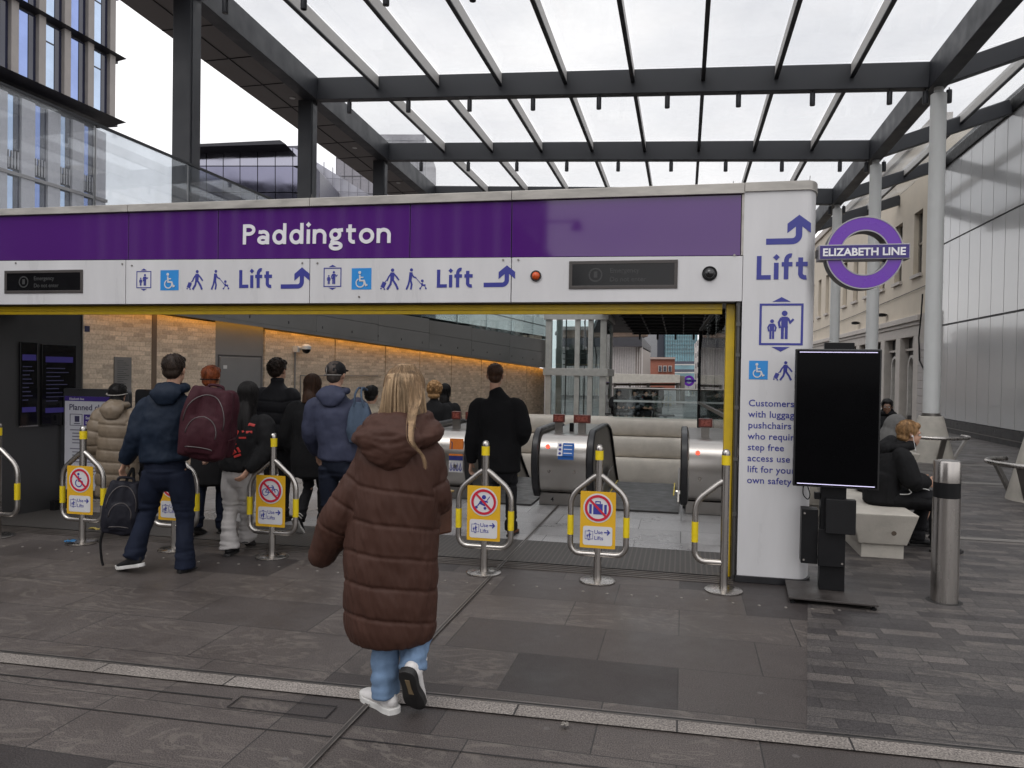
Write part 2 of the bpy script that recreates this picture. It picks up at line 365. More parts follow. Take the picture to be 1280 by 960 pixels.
def picto_luggage(fc, mb, x, y, s):
    """walker pulling a case"""
    fc.disc(mb, x + .62 * s, y + .91 * s, .08 * s); fc.stroke(mb, [(x + .62 * s, y + .80 * s), (x + .60 * s, y + .45 * s)], .19 * s)
    fc.stroke(mb, [(x + .62 * s, y + .48 * s), (x + .80 * s, y + .22 * s), (x + .90 * s, y)], .10 * s); fc.stroke(mb, [(x + .57 * s, y + .48 * s), (x + .52 * s, y + .24 * s), (x + .36 * s, y)], .10 * s)
    fc.stroke(mb, [(x + .66 * s, y + .76 * s), (x + .82 * s, y + .60 * s), (x + .94 * s, y + .44 * s)], .075 * s); fc.stroke(mb, [(x + .56 * s, y + .76 * s), (x + .42 * s, y + .58 * s), (x + .34 * s, y + .40 * s)], .075 * s)
    c, q = math.cos(R(-24)), math.sin(R(-24)); cx, cy = x + .17 * s, y + .22 * s
    fc.poly(mb, [(cx + (a * c - b * q) * s, cy + (a * q + b * c) * s) for a, b in ((-.10, -.14), (.10, -.14), (.10, .14), (-.10, .14))])
    fc.stroke(mb, [(x + .24 * s, y + .34 * s), (x + .33 * s, y + .44 * s)], .035 * s); fc.disc(mb, x + .05 * s, y + .05 * s, .04 * s, seg=12); fc.disc(mb, x + .22 * s, y + .02 * s, .04 * s, seg=12)
def picto_buggy(fc, mb, x, y, s):
    """person pushing a buggy"""
    fc.disc(mb, x + .26 * s, y + .92 * s, .075 * s); fc.stroke(mb, [(x + .24 * s, y + .81 * s), (x + .20 * s, y + .46 * s)], .15 * s)
    fc.stroke(mb, [(x + .21 * s, y + .5 * s), (x + .28 * s, y + .24 * s), (x + .24 * s, y)], .085 * s); fc.stroke(mb, [(x + .18 * s, y + .5 * s), (x + .12 * s, y + .24 * s), (x + .02 * s, y)], .085 * s)
    fc.stroke(mb, [(x + .27 * s, y + .76 * s), (x + .36 * s, y + .60 * s), (x + .50 * s, y + .54 * s)], .065 * s)
    fc.stroke(mb, [(x + .46 * s, y + .57 * s), (x + .80 * s, y + .20 * s)], .03 * s)
    fc.disc(mb, x + .80 * s, y + .40 * s, .065 * s); fc.stroke(mb, [(x + .78 * s, y + .30 * s), (x + .80 * s, y + .20 * s), (x + .96 * s, y + .20 * s)], .085 * s)
    fc.stroke(mb, [(x + .80 * s, y + .18 * s), (x + .72 * s, y + .08 * s)], .035 * s); fc.stroke(mb, [(x + .90 * s, y + .18 * s), (x + .98 * s, y + .08 * s)], .035 * s)
    fc.disc(mb, x + .70 * s, y + .045 * s, .045 * s, seg=12); fc.disc(mb, x + .98 * s, y + .045 * s, .045 * s, seg=12)
def picto_turn(fc, mb, x, y, ww, hh):
    """arrow that runs right and turns up"""
    t = hh * .21; xr = x + ww * .76
    fc.stroke(mb, [(x, y + t / 2), (xr - hh * .22, y + t / 2)] + arc(xr - hh * .22, y + t / 2 + hh * .22, hh * .22, hh * .22, -90, 0, 8) + [(xr, y + hh * .90)], t)
    for sx in (-1, 1):
        a = ww * .27; fc.poly(mb, [(xr, y + hh), (xr, y + hh - t * 1.5), (xr + sx * a, y + hh - t * 1.5 - a * .92 + t * .2), (xr + sx * a, y + hh - a * .92 + t * .25)][::sx])
# ================================================================ GROUND (setting)
def paving(name, bw, bh, mortar, cols, grain=260, vein=0.0, rough=.5, off=.5, bump=.25, rot=0.0, squash=1.0):
    """stone paving: per-slab tone, granite grain, veins in some slabs, stains"""
    m = bpy.data.materials.new(name); n, b = nodes_of(m); lk = n.links.new; N = n.nodes.new
    t = N('ShaderNodeTexCoord'); mp = N('ShaderNodeMapping'); mp.inputs['Rotation'].default_value = (0, 0, rot); lk(t.outputs['Object'], mp.inputs['Vector'])
    br = N('ShaderNodeTexBrick'); br.inputs['Scale'].default_value = 1; br.inputs['Brick Width'].default_value = bw; br.inputs['Row Height'].default_value = bh
    br.inputs['Mortar Size'].default_value = mortar; br.inputs['Mortar Smooth'].default_value = .3; br.offset = off; br.squash = squash; br.squash_frequency = 3
    br.inputs['Color1'].default_value = (0, 0, 0, 1); br.inputs['Color2'].default_value = (1, 1, 1, 1); br.inputs['Mortar'].default_value = (.5, .5, .5, 1)
    lk(mp.outputs['Vector'], br.inputs['Vector'])
    cr = N('ShaderNodeValToRGB'); cr.color_ramp.interpolation = 'LINEAR'
    while len(cr.color_ramp.elements) < len(cols): cr.color_ramp.elements.new(.5)
    for i, (p, c) in enumerate(cols): cr.color_ramp.elements[i].position = p; cr.color_ramp.elements[i].color = (*c, 1)
    lk(br.outputs['Color'], cr.inputs['Fac'])
    g = N('ShaderNodeTexNoise'); g.inputs['Scale'].default_value = grain; g.inputs['Detail'].default_value = 2; lk(mp.outputs['Vector'], g.inputs['Vector'])
    gr = N('ShaderNodeMapRange'); gr.inputs['From Min'].default_value = .3; gr.inputs['From Max'].default_value = .7; gr.inputs['To Min'].default_value = .30; gr.inputs['To Max'].default_value = 1.8
    lk(g.outputs['Fac'], gr.inputs['Value'])
    s = N('ShaderNodeTexNoise'); s.inputs['Scale'].default_value = 1.1; s.inputs['Detail'].default_value = 9; s.inputs['Roughness'].default_value = .68; lk(mp.outputs['Vector'], s.inputs['Vector'])
    sr = N('ShaderNodeMapRange'); sr.inputs['From Min'].default_value = .3; sr.inputs['From Max'].default_value = .7; sr.inputs['To Min'].default_value = .78; sr.inputs['To Max'].default_value = 1.22
    lk(s.outputs['Fac'], sr.inputs['Value'])
    m1 = N('ShaderNodeMath'); m1.operation = 'MULTIPLY'; lk(gr.outputs[0], m1.inputs[0]); lk(sr.outputs[0], m1.inputs[1])
    v1 = N('ShaderNodeVectorMath'); v1.operation = 'SCALE'; lk(cr.outputs['Color'], v1.inputs[0]); lk(m1.outputs[0], v1.inputs['Scale'])
    col = v1.outputs[0]
    if vein:
        # swirling pale veins, only in the slabs whose random tone is high
        d = N('ShaderNodeTexNoise'); d.inputs['Scale'].default_value = 1.5; d.inputs['Detail'].default_value = 4; d.inputs['Distortion'].default_value = 2.2
        mv = N('ShaderNodeMapping'); mv.inputs['Scale'].default_value = (1, 2.4, 1); mv.inputs['Rotation'].default_value = (0, 0, .5); lk(mp.outputs['Vector'], mv.inputs['Vector']); lk(mv.outputs[0], d.inputs['Vector'])
        wv = N('ShaderNodeMath'); wv.operation = 'MULTIPLY'; wv.inputs[1].default_value = 34; lk(d.outputs['Fac'], wv.inputs[0])
        sn = N('ShaderNodeMath'); sn.operation = 'SINE'; lk(wv.outputs[0], sn.inputs[0])
        th = N('ShaderNodeMapRange'); th.inputs['From Min'].default_value = .55; th.inputs['From Max'].default_value = 1.0; lk(sn.outputs[0], th.inputs['Value'])
        mk = N('ShaderNodeMapRange'); mk.inputs['From Min'].default_value = .40; mk.inputs['From Max'].default_value = .55; lk(br.outputs['Color'], mk.inputs['Value'])
        n3 = N('ShaderNodeTexNoise'); n3.inputs['Scale'].default_value = 2.3; n3.inputs['Detail'].default_value = 3; lk(mp.outputs['Vector'], n3.inputs['Vector'])
        k3 = N('ShaderNodeMapRange'); k3.inputs['From Min'].default_value = .36; k3.inputs['From Max'].default_value = .52; lk(n3.outputs['Fac'], k3.inputs['Value'])
        a = N('ShaderNodeMath'); a.operation = 'MULTIPLY'; lk(th.outputs[0], a.inputs[0]); lk(mk.outputs[0], a.inputs[1])
        a2 = N('ShaderNodeMath'); a2.operation = 'MULTIPLY'; lk(a.outputs[0], a2.inputs[0]); lk(k3.outputs[0], a2.inputs[1])
        a3 = N('ShaderNodeMath'); a3.operation = 'MULTIPLY'; a3.inputs[1].default_value = vein; lk(a2.outputs[0], a3.inputs[0])
        mxv = N('ShaderNodeMix'); mxv.data_type = 'RGBA'; lk(a3.outputs[0], mxv.inputs[0]); lk(col, mxv.inputs[6]); mxv.inputs[7].default_value = (.15, .132, .115, 1); col = mxv.outputs[2]
    # chewing gum, scuffs: small pale spots
    vo = N('ShaderNodeTexVoronoi'); vo.inputs['Scale'].default_value = 2.6; lk(mp.outputs['Vector'], vo.inputs['Vector'])
    sp = N('ShaderNodeMapRange'); sp.inputs['From Min'].default_value = .035; sp.inputs['From Max'].default_value = .05; sp.inputs['To Min'].default_value = .35; sp.inputs['To Max'].default_value = 0; lk(vo.outputs['Distance'], sp.inputs['Value'])
    mg = N('ShaderNodeMix'); mg.data_type = 'RGBA'; lk(sp.outputs[0], mg.inputs[0]); lk(col, mg.inputs[6]); mg.inputs[7].default_value = (.16, .15, .145, 1); col = mg.outputs[2]
    mm = N('ShaderNodeMix'); mm.data_type = 'RGBA'; lk(br.outputs['Fac'], mm.inputs[0]); lk(col, mm.inputs[6]); mm.inputs[7].default_value = (.022, .02, .019, 1)
    lk(mm.outputs[2], b.inputs['Base Color'])
    rr = N('ShaderNodeMapRange'); rr.inputs['From Min'].default_value = .35; rr.inputs['From Max'].default_value = .65; rr.inputs['To Min'].default_value = rough - .12; rr.inputs['To Max'].default_value = rough + .16
    lk(s.outputs['Fac'], rr.inputs['Value']); lk(rr.outputs[0], b.inputs['Roughness'])
    hs_ = N('ShaderNodeMath'); hs_.operation = 'MULTIPLY_ADD'; hs_.inputs[1].default_value = -3.0; lk(br.outputs['Fac'], hs_.inputs[0]); lk(g.outputs['Fac'], hs_.inputs[2])
    bp = N('ShaderNodeBump'); bp.inputs['Strength'].default_value = bump; bp.inputs['Distance'].default_value = .004; lk(hs_.outputs[0], bp.inputs['Height']); lk(bp.outputs[0], b.inputs['Normal'])
    return m
SLAB = paving('granite_slabs', .93, .56, .004, [(0, (0.0284, 0.0238, 0.0230)), (.22, (0.0352, 0.0294, 0.0286)), (.30, (0.0533, 0.0450, 0.0420)), (.6, (0.0624, 0.0528, 0.0489)), (1, (0.0760, 0.0644, 0.0595))], vein=.5, grain=150, rough=.48, squash=.8)
SETT = paving('granite_setts', .36, .118, .0035, [(0, (0.0340, 0.0299, 0.0303)), (.3, (0.0476, 0.0422, 0.0415)), (.75, (0.0635, 0.0566, 0.0539)), (1, (0.0999, 0.0877, 0.0820))], vein=.5, grain=170, rough=.5, bump=.3, off=.37, squash=.7)
KERB = paving('granite_kerb', .78, 3.0, .006, [(0, (.165, .147, .133)), (1, (.215, .193, .176))], grain=110, rough=.55, off=.0)
TILE = paving('station_tiles', .9, .6, .004, [(0, (.25, .245, .245)), (1, (.31, .305, .305))], grain=400, rough=.34, bump=.06)
def sheet(name, rects, z, mat):
    mb = MB()
    for x0, y0, x1, y1 in rects: mb.add([(x0, y0, z), (x1, y0, z), (x1, y1, z), (x0, y1, z)], [(0, 1, 2, 3)])
    return tagit(mb.build(name, mat, origin=(0, 0, 0)), kind='structure')
HX0, HX1, HY0, HY1 = -4.7, 1.25, 11.05, 20.0                 # the escalator void
far = 900
sheet('ground', [(-far, -far, far, HY0), (-far, HY0, HX0, HY1), (HX1, HY0, far, HY1), (-far, HY1, far, far)], 0.0, SLAB)
mb = MB(); mb.add([(.60, 3.83, .004), (.94, 6.1, .004), (1.02, 6.9, .004), (1.3, 9.5, .004), (1.3, 60, .004), (12, 60, .004), (12, 4.05, .004)], [(0, 6, 5, 4, 3, 2, 1)])
tagit(mb.build('pavement', SETT, origin=(0, 0, 0)), kind='structure')
sheet('station_floor', [(-7.6, 7.5, 1.25, HY0)], .004, TILE)
# kerb strip and drain slot, turned a little to the gate
def strip(name, y0, y1, x0, x1, z, mat, slope=.027):
    mb = MB(); mb.add([(x0, y0 + slope * x0, z), (x1, y0 + slope * x1, z), (x1, y1 + slope * x1, z), (x0, y1 + slope * x0, z)], [(0, 1, 2, 3)])
    return tagit(mb.build(name, mat, origin=(0, 0, 0)), kind='structure')
strip('kerb_strip', 3.660, 3.783, -14, 9, .008, KERB)
STRIP_M = pm('drain_steel', (.20, .185, .17), .4, metal=.7, var=.3, scale=12)
DK = pm('drain_dark', (.012, .011, .011), .6)
strip('drain_slot', 3.796, 3.812, -14, 9, .008, DK)
strip('drain_edge', 3.818, 3.826, -14, 9, .008, STRIP_M); strip('drain_edge', 3.786, 3.793, -14, 9, .009, STRIP_M)
strip('drain_channel', 3.52, 3.532, -14, -2.2, .004, DK)
strip('paving_joint', 3.26, 3.268, -14, 0.2, .004, DK)
STRIPM = pm('metal_joint', (.20, .18, .165), .38, metal=.7, var=.2)
def lane(name, x0, x1, y0, y1, z, mat):
    return sheet(name, [(x0, y0, x1, y1)], z, mat)
lane('expansion_joint', -1.526, -1.519, 1.5, 10, .012, STRIPM); lane('expansion_joint', -1.503, -1.496, 1.5, 10, .012, STRIPM); lane('expansion_gap', -1.519, -1.503, 1.5, 10, .010, pm('joint_fill', (.045, .040, .037), .6))
# ribbed entrance mat
mm_ = bpy.data.materials.new('ribbed_mat'); n_, b_ = nodes_of(mm_)
t_ = n_.nodes.new('ShaderNodeTexCoord'); br_ = n_.nodes.new('ShaderNodeTexBrick'); br_.inputs['Scale'].default_value = 1; br_.inputs['Brick Width'].default_value = .045; br_.inputs['Row Height'].default_value = .032
br_.inputs['Mortar Size'].default_value = .007; br_.offset = 0
br_.inputs['Color1'].default_value = (.016, .015, .015, 1); br_.inputs['Color2'].default_value = (.024, .022, .021, 1); br_.inputs['Mortar'].default_value = (.075, .067, .06, 1)
n_.links.new(t_.outputs['Object'], br_.inputs['Vector']); n_.links.new(br_.outputs['Color'], b_.inputs['Base Color']); b_.inputs['Roughness'].default_value = .6
sheet('entrance_mat', [(-7.4, 6.62, .40, 7.49)], .008, mm_)
mb = MB()
for k in range(4): mb.span((-7.4, 6.40 + k * .055, .002), (.42, 6.412 + k * .055, .010))
tagit(mb.build('shutter_track', STRIPM), kind='structure')
mb = MB()
for k in range(46): mb.lathe([(.012, .0), (.012, .004), (.008, .006)], (-7.2 + k * .185, 5.88 + .02 * math.sin(k), 0.0), 10)
tagit(mb.build('paving_studs', pm('stud_steel', (.26, .24, .22), .45, metal=.6)), kind='structure')
mb = MB(); fc = Face(gnd(284, 884, .004), (1, .022, 0), (-.022, 1, 0))
for a in ([(0, 0), (.52, 0), (.52, .13), (0, .13), (0, 0)],): fc.stroke(mb, a, .005, .002)
tagit(mb.build('access_cover', DK), kind='structure')
# escalator void
VOIDM = pm('void_wall', (.10, .095, .09), .6)
mb = MB()
mb.add([(HX0, HY0, -6), (HX1, HY0, -6), (HX1, HY1, -6), (HX0, HY1, -6)], [(0, 1, 2, 3)])
mb.add([(HX0, HY0, -6), (HX0, HY1, -6), (HX0, HY1, 0), (HX0, HY0, 0)], [(0, 1, 2, 3)])
mb.add([(HX1, HY0, -6), (HX1, HY1, -6), (HX1, HY1, 0), (HX1, HY0, 0)], [(3, 2, 1, 0)])
mb.add([(HX0, HY1, -6), (HX1, HY1, -6), (HX1, HY1, 0), (HX0, HY1, 0)], [(0, 1, 2, 3)])
mb.add([(HX0, HY0, -6), (HX1, HY0, -6), (HX1, HY0, 0), (HX0, HY0, 0)], [(3, 2, 1, 0)])
tagit(mb.build('escalator_void', VOIDM, origin=(0, 0, 0)), kind='structure')

# ================================================================ GATEWAY
YG = 6.5
def gz(px, py): return atY(px, py, YG)
gate = thing('station_gateway', 'long purple and white station gateway lintel reading Paddington', 'gateway', (-3.2, YG, 0))
XL_, XR_ = -8.6, .455
def ztop(x, zl, zr, xl=-6.81, xr=.44): return zl + (zr - zl) * (x - xl) / (xr - xl)
mb = MB(); mb.span((XL_, YG + .045, 2.30), (XR_ - .01, YG + .62, 3.17)); mb.build('lintel_core', pm('gate_core', (.03, .03, .032), .6), gate)
mb = MB(); mb.span((-8.6, YG + .02, 0), (-8.2, YG + .6, 2.30)); mb.build('pier', M['white'], gate)
def panel(name, x0, x1, zb, zt, mat, dy=0.0, gap=.004):
    mb = MB(); a, b = x0 + gap, x1 - gap
    mb.prism([(a, YG + dy, ztop(a, *zb)), (b, YG + dy, ztop(b, *zb)), (b, YG + dy, ztop(b, *zt)), (a, YG + dy, ztop(a, *zt))], (0, .04, 0))
    return mb.build(name, mat, gate, bevel=.002)
PB, PT = (2.735, 2.658), (3.180, 3.150)
px_ = [XL_] + [atY(p, 300, YG).x for p in (160, 272, 512, 639)] + [.432]
ppan = [panel('purple_panel', px_[i], px_[i + 1], PB, PT, M['purple'], .008) for i in range(5)]
wx_ = [XL_] + [atY(p, 350, YG).x for p in (157, 387, 639)] + [.452]
wpan = [panel('white_panel', wx_[i], wx_[i + 1], (2.285, 2.285), (2.728, 2.652), M['white']) for i in range(4)]
mb = MB(); mb.span((.434, YG + .004, 2.66), (.452, YG + .046, 3.16)); mb.build('end_trim', M['coping'], gate)
cx_ = [XL_] + [atY(p, 250, YG).x for p in (161, 388, 640)] + [.453]
for i in range(4):
    mb = MB(); a, b = cx_[i] + .002, cx_[i + 1] - .002
    mb.prism([(a, YG - .02, ztop(a, 3.184, 3.156)), (b, YG - .02, ztop(b, 3.184, 3.156)), (b, YG - .02, ztop(b, 3.252, 3.240)), (a, YG - .02, ztop(a, 3.252, 3.240))], (0, .68, 0))
    mb.build('coping', M['coping'], gate, bevel=.004)
# screws of the white panels
mb = MB(); fs = Face((0, YG, 0))
for p in ((153, 330), (165, 332), (378, 329), (397, 329), (629, 325), (648, 325), (918, 319), (20, 329), (449, 371)): q = gz(*p); fs.disc(mb, q.x, q.z, .009, .004, seg=10)
mb.build('screws', M['steel_dk'], gate)
def wface(): return Face((0, YG, 0))
# "Paddington"
fc = Face((0, YG + .008, 0)); mb = MB(); a, b = gz(303, 305.5), gz(488.5, 303.5)
xd = Vector((b.x - a.x, 0, b.z - a.z)).normalized(); fc = Face((a.x, YG + .008, a.z), xd, (-xd.z, 0, xd.x))
big_text(fc, mb, 'Paddington', 0, 0, (gz(330, 286).z - gz(330, 305).z) * .93, width=(b - a).length, w=.235, gap=.15, h=.004)
mb.build('lettering', M['wtext'], ppan[2])
# pictograms, arrows and "Lift" on the two white panels
for pan, L_, T_, W_, B_, A_, Lf in ((wpan[1], (171, 188.5, 362), (200.5, 223.5, 337.5, 363), (233, 337.5, 362), (264, 337.5, 362), (351, 386, 334, 361), (299, 341, 337, 360)),
                                    (wpan[2], (405, 426, 360.5), (439.5, 464.5, 335, 362), (475, 335.5, 362), (507.5, 335.5, 362), (604.5, 643, 331.5, 359), (546, 592, 336.5, 359.5))):
    fc = wface(); a, b = gz(L_[0], L_[2] - 1), gz(L_[1], L_[2]); mb = MB(); picto_lift(fc, mb, a.x, a.z + .01, (b.x - a.x)); mb.build('lift_symbol', M['blue'], pan)
    h = gz(W_[0], W_[1]).z - gz(W_[0], W_[2]).z; a = gz(W_[0], W_[2]); mb = MB(); picto_luggage(fc, mb, a.x, a.z, h); mb.build('luggage_symbol', M['blue'], pan)
    a = gz(B_[0], B_[2]); mb = MB(); picto_buggy(fc, mb, a.x, a.z, h); mb.build('pushchair_symbol', M['blue'], pan)
    a, b = gz(A_[0], A_[3]), gz(A_[1], A_[2]); mb = MB(); picto_turn(fc, mb, a.x, a.z, b.x - a.x, b.z - a.z); mb.build('turn_arrow', M['blue'], pan)
    mb = MB(); a, b = gz(Lf[0], Lf[3]), gz(Lf[1], Lf[2]); big_text(wface(), mb, 'Lift', a.x, a.z, (b.z - a.z) / 1.42, width=b.x - a.x, w=.26, gap=.14, h=.002); mb.build('lettering', M['blue'], pan)
    mb = MB(); a, b = gz(T_[0], T_[3]), gz(T_[1], T_[2]); wface().rect(mb, a.x, a.z, b.x, b.z, .001); t = mb.build('access_tile', M['cyan'], pan)
    mb = MB(); s = (b.z - a.z) * .86; picto_wheel(Face((0, YG - .0035, 0)), mb, (a.x + b.x) / 2 - s * .50, a.z + s * .06, s); mb.build('wheelchair_symbol', M['white'], t)
# unlit message displays
DIM = pm('unlit_segments', (.035, .035, .036), .5)
for pan, (x0, x1, y0, y1) in ((wpan[0], (6, 104, 337, 367)), (wpan[3], (711, 847.5, 324.5, 361.5))):
    a, b = gz((x0), y1), gz(x1, y0); cx, cz = (a.x + b.x) / 2, (a.z + b.z) / 2; wd, ht = b.x - a.x, b.z - a.z
    mb = MB(); fr = .028
    for p, q in (((cx - wd / 2, cz + ht / 2 - fr), (cx + wd / 2, cz + ht / 2)), ((cx - wd / 2, cz - ht / 2), (cx + wd / 2, cz - ht / 2 + fr)), ((cx - wd / 2, cz - ht / 2 + fr), (cx - wd / 2 + fr, cz + ht / 2 - fr)), ((cx + wd / 2 - fr, cz - ht / 2 + fr), (cx + wd / 2, cz + ht / 2 - fr))):
        mb.span((p[0], YG - .008, p[1]), (q[0], YG + .001, q[1]))
    d = mb.build('message_display', pm('display_bronze', (.055, .048, .045), .4), pan, bevel=.002)
    mb = MB(); mb.span((cx - wd / 2 + fr, YG - .0045, cz - ht / 2 + fr), (cx + wd / 2 - fr, YG - .001, cz + ht / 2 - fr)); mb.build('screen', M['gloss_black'], d)
    mb = MB(); f2 = Face((0, YG - .0045, 0)); f2.text(mb, 'Emergency', cx - wd * .12, cz + ht * .07, ht * .17, bold=.012); mb.build('message_text', DIM, d); mb = MB(); f2.text(mb, 'Do not enter', cx - wd * .12, cz - ht * .24, ht * .17, bold=.012); mb.build('message_text', DIM, d); mb = MB()
    f2.ring(mb, cx - wd * .25, cz, ht * .20, ht * .25); f2.stroke(mb, [(cx - wd * .25, cz - ht * .1), (cx - wd * .25, cz + ht * .12)], ht * .13)
    mb.build('stop_hand', DIM, d)
q = gz(670, 345); mb = MB(); mb.ball((q.x, YG - .004, q.z), (.036, .030, .036), 20, 12); bz = pm('beacon_bezel', (.02, .018, .018), .35)
bo = mb.build('beacon_lamp', pm('amber_lens', (.55, .075, .01), .18, var=.1, scale=60), gate, smooth=True)
mb = MB(); Face((0, YG, 0)).ring(mb, q.x, q.z, .037, .047, .012); mb.build('bezel', bz, bo)
q = gz(887, 342); mb = MB(); mb.ball((q.x, YG - .004, q.z), (.047, .05, .047), 20, 12); bo = mb.build('camera_dome', pm('dome_black', (.008, .008, .009), .06, spec=.8), gate, smooth=True)
mb = MB(); Face((0, YG, 0)).ring(mb, q.x, q.z, .048, .060, .010); mb.build('bezel', M['black'], bo)
# yellow shutter frame and dark guide
mb = MB(); mb.span((XL_ + .5, YG + .10, 2.226), (.30, YG + .22, 2.274)); mb.span((XL_ + .5, YG + .10, 2.19), (.30, YG + .13, 2.223)); mb.build('yellow_head_rail', M['yellow'], gate, bevel=.003)
mb = MB(); mb.span((.335, YG + .12, .004), (.405, YG + .26, 2.274)); mb.build('yellow_side_rail', M['yellow'], gate, bevel=.004)
mb = MB(); mb.span((.408, YG + .03, .004), (.440, YG + .30, 2.29)); mb.tube([(.424, YG + .012, .05), (.424, YG + .012, 2.25)], .013)
for z in (.55, 1.0, 1.42, 1.85, 2.1): mb.box((.424, YG + .0, z), (.035, .02, .03))
mb.build('shutter_guide', pm('guide_steel', (.09, .088, .086), .4, metal=.6), gate)
mb = MB(); mb.span((XL_ + .3, YG + .03, 2.276), (.40, YG + .56, 2.299)); mb.build('lintel_soffit', M['dark'], gate)
# bird wires on top of the coping
mb = MB(); WIRE = pm('thin_wire', (.12, .115, .11), .5, metal=.6)
for p in (96, 156, 162, 168, 176, 395, 402, 412, 640, 652, 914, 930, 944, 998, 1004, 1010):
    q = atY(p, 240, YG + .3); mb.tube([(q.x, YG + .25, 3.23), (q.x + random.uniform(-.05, .05), YG + .25 + random.uniform(-.05, .05), 3.23 + random.uniform(.05, .12))], .003, 5)
mb.tube([(-8, YG + .25, 3.30), (-5.3, YG + .25, 3.285), (-2.0, YG + .25, 3.30), (1.0, YG + .25, 3.29)], .002, 5)
mb.build('bird_wires', WIRE, gate)

# ---------------------------------------------------------------- sign pillar
pil = thing('sign_pillar', 'white rounded pillar with blue lift arrow and customer notice', 'pillar', (.72, YG + .3, 0))
XF, RX = .925, .11
prof = [(.452, YG), (XF, YG)] + [(XF + RX * math.sin(R(a)), YG + .30 - .30 * math.cos(R(a))) for a in range(6, 181, 6)] + [(.452, YG + .60)]
mb = MB(); mb.prism([(x, y, .055) for x, y in prof], (0, 0, 3.115)); mb.build('cladding', M['white'], pil, smooth=30)
mb = MB(); k_ = [(.72 + (x - .72) * 1.035, YG + .3 + (y - YG - .3) * 1.05) for x, y in prof]; k_[0] = (.455, k_[0][1]); k_[-1] = (.455, k_[-1][1])
mb.prism([(x, y, 3.17) for x, y in k_], (0, 0, .072)); mb.build('coping', M['coping'], pil, smooth=30)
mb = MB(); mb.prism([(.72 + (x - .72) * 1.05, YG + .3 + (y - YG - .3) * 1.06, .004) for x, y in prof], (0, 0, .05)); mb.build('rubber_skirt', M['rubber'], pil, smooth=30)
# artwork stays on the flat front sheet
def wrap(mb): return mb
def pX(px, py): q = atY(px, py, YG); return Vector((min(q.x, XF + .03), 0, q.z))
fc = Face((0, YG, 0))
mb = MB(); a, b = pX(957.5, 306), pX(1013.5, 268); picto_turn(fc, mb, a.x, a.z, b.x - a.x, b.z - a.z); mb.build('turn_arrow', M['blue'], pil)
mb = MB(); a, b = pX(950, 430), pX(1002, 430); picto_lift(fc, mb, a.x, a.z, b.x - a.x); mb.build('lift_symbol', M['blue'], pil)
mb = MB(); a, b = pX(966, 475), pX(966, 451); picto_luggage(fc, mb, a.x, a.z, b.z - a.z); mb.build('luggage_symbol', M['blue'], pil)
mb = MB(); a, b = pX(945.5, 349.5), pX(1012.5, 319); big_text(fc, mb, 'Lift', a.x, a.z, (b.z - a.z) / 1.42, width=b.x - a.x, w=.26, gap=.14, h=.002); wrap(mb).build('lettering', M['blue'], pil)
mb = MB(); a, b = pX(936, 474), pX(960, 451); fc.rect(mb, a.x, a.z, b.x, b.z); t = mb.build('access_tile', M['cyan'], pil)
mb = MB(); s = (b.z - a.z) * .86; picto_wheel(Face((0, YG - .0035, 0)), mb, (a.x + b.x) / 2 - s * .5, a.z + s * .07, s); mb.build('wheelchair_symbol', M['white'], t)
mb = MB(); x0 = pX(935.5, 508).x; capw = pX(935.5, 499).z - pX(935.5, 508).z
for k, ln in enumerate(('Customers', 'with luggage,', 'pushchairs or', 'who require', 'step free', 'access use the', 'lift for your', 'own safety')):
    q = pX(935.5, 507.5 + 13.75 * k); fc.text(mb, ln, x0, q.z, capw * .93, bold=.012, h=.001, space=1.04)
wrap(mb).build('notice_text', M['blue'], pil)

# ---------------------------------------------------------------- roundel
rd = thing('roundel_sign', 'purple ring roundel with blue bar reading ELIZABETH LINE', 'station sign', (1.33, 6.52, 2.34))
YR = 6.40
c = atY(1080.5, 316, YR); rr = (atY(1080, 271, YR).z - atY(1080, 362, YR).z) / 2
ring_c = Vector((c.x, YR, c.z + .0))
def ringsolid(r0, r1, y0, y1, seg=64):
    mb = MB(); vs = []
    for k in range(seg):
        a = 2 * math.pi * k / seg
        for r, y in ((r0, y0), (r1, y0), (r1, y1), (r0, y1)): vs.append((ring_c.x + r * math.cos(a), y, ring_c.z + r * math.sin(a)))
    fs = []
    for k in range(seg):
        i, j = 4 * k, 4 * ((k + 1) % seg)
        for q in range(4): fs.append((i + q, i + (q + 1) % 4, j + (q + 1) % 4, j + q))
    return mb.add(vs, fs)
CASE = pm('roundel_case', (.055, .052, .05), .4)
EDGE = pm('roundel_rim', (.32, .31, .33), .35, metal=.5)
ringsolid(rr * .60, rr, YR, YR + .14).build('ring_case', CASE, rd, smooth=40)
ringsolid(rr * .635, rr * .965, YR - .006, YR - .001).build('ring_face', M['purple2'], rd, smooth=40)
ringsolid(rr * .97, rr * 1.0, YR - .008, YR - .001).build('outer_rim', EDGE, rd, smooth=40)
ringsolid(rr * .60, rr * .63, YR - .008, YR - .001).build('inner_rim', EDGE, rd, smooth=40)
a, b = atY(1023, 326, YR), atY(1137, 305, YR); bh = (b.z - a.z); zc = c.z + .005
mb = MB(); mb.span((a.x, YR - .022, zc - bh / 2), (b.x, YR + .12, zc + bh / 2)); bar = mb.build('bar_case', EDGE, rd, bevel=.003)
mb = MB(); mb.span((a.x + .007, YR - .027, zc - bh / 2 + .008), (b.x - .007, YR - .0225, zc + bh / 2 - .008)); mb.build('bar_face', pm('bar_blue', (.03, .014, .16), .25), bar)
mb = MB(); Face((0, YR - .027, 0)).text(mb, 'ELIZABETH LINE', a.x + .028, zc - bh * .24, bh * .5, bold=.028, h=.002, width=(b.x - a.x) - .06); mb.build('lettering', pm('sign_white', (.78, .78, .80), .4), bar)
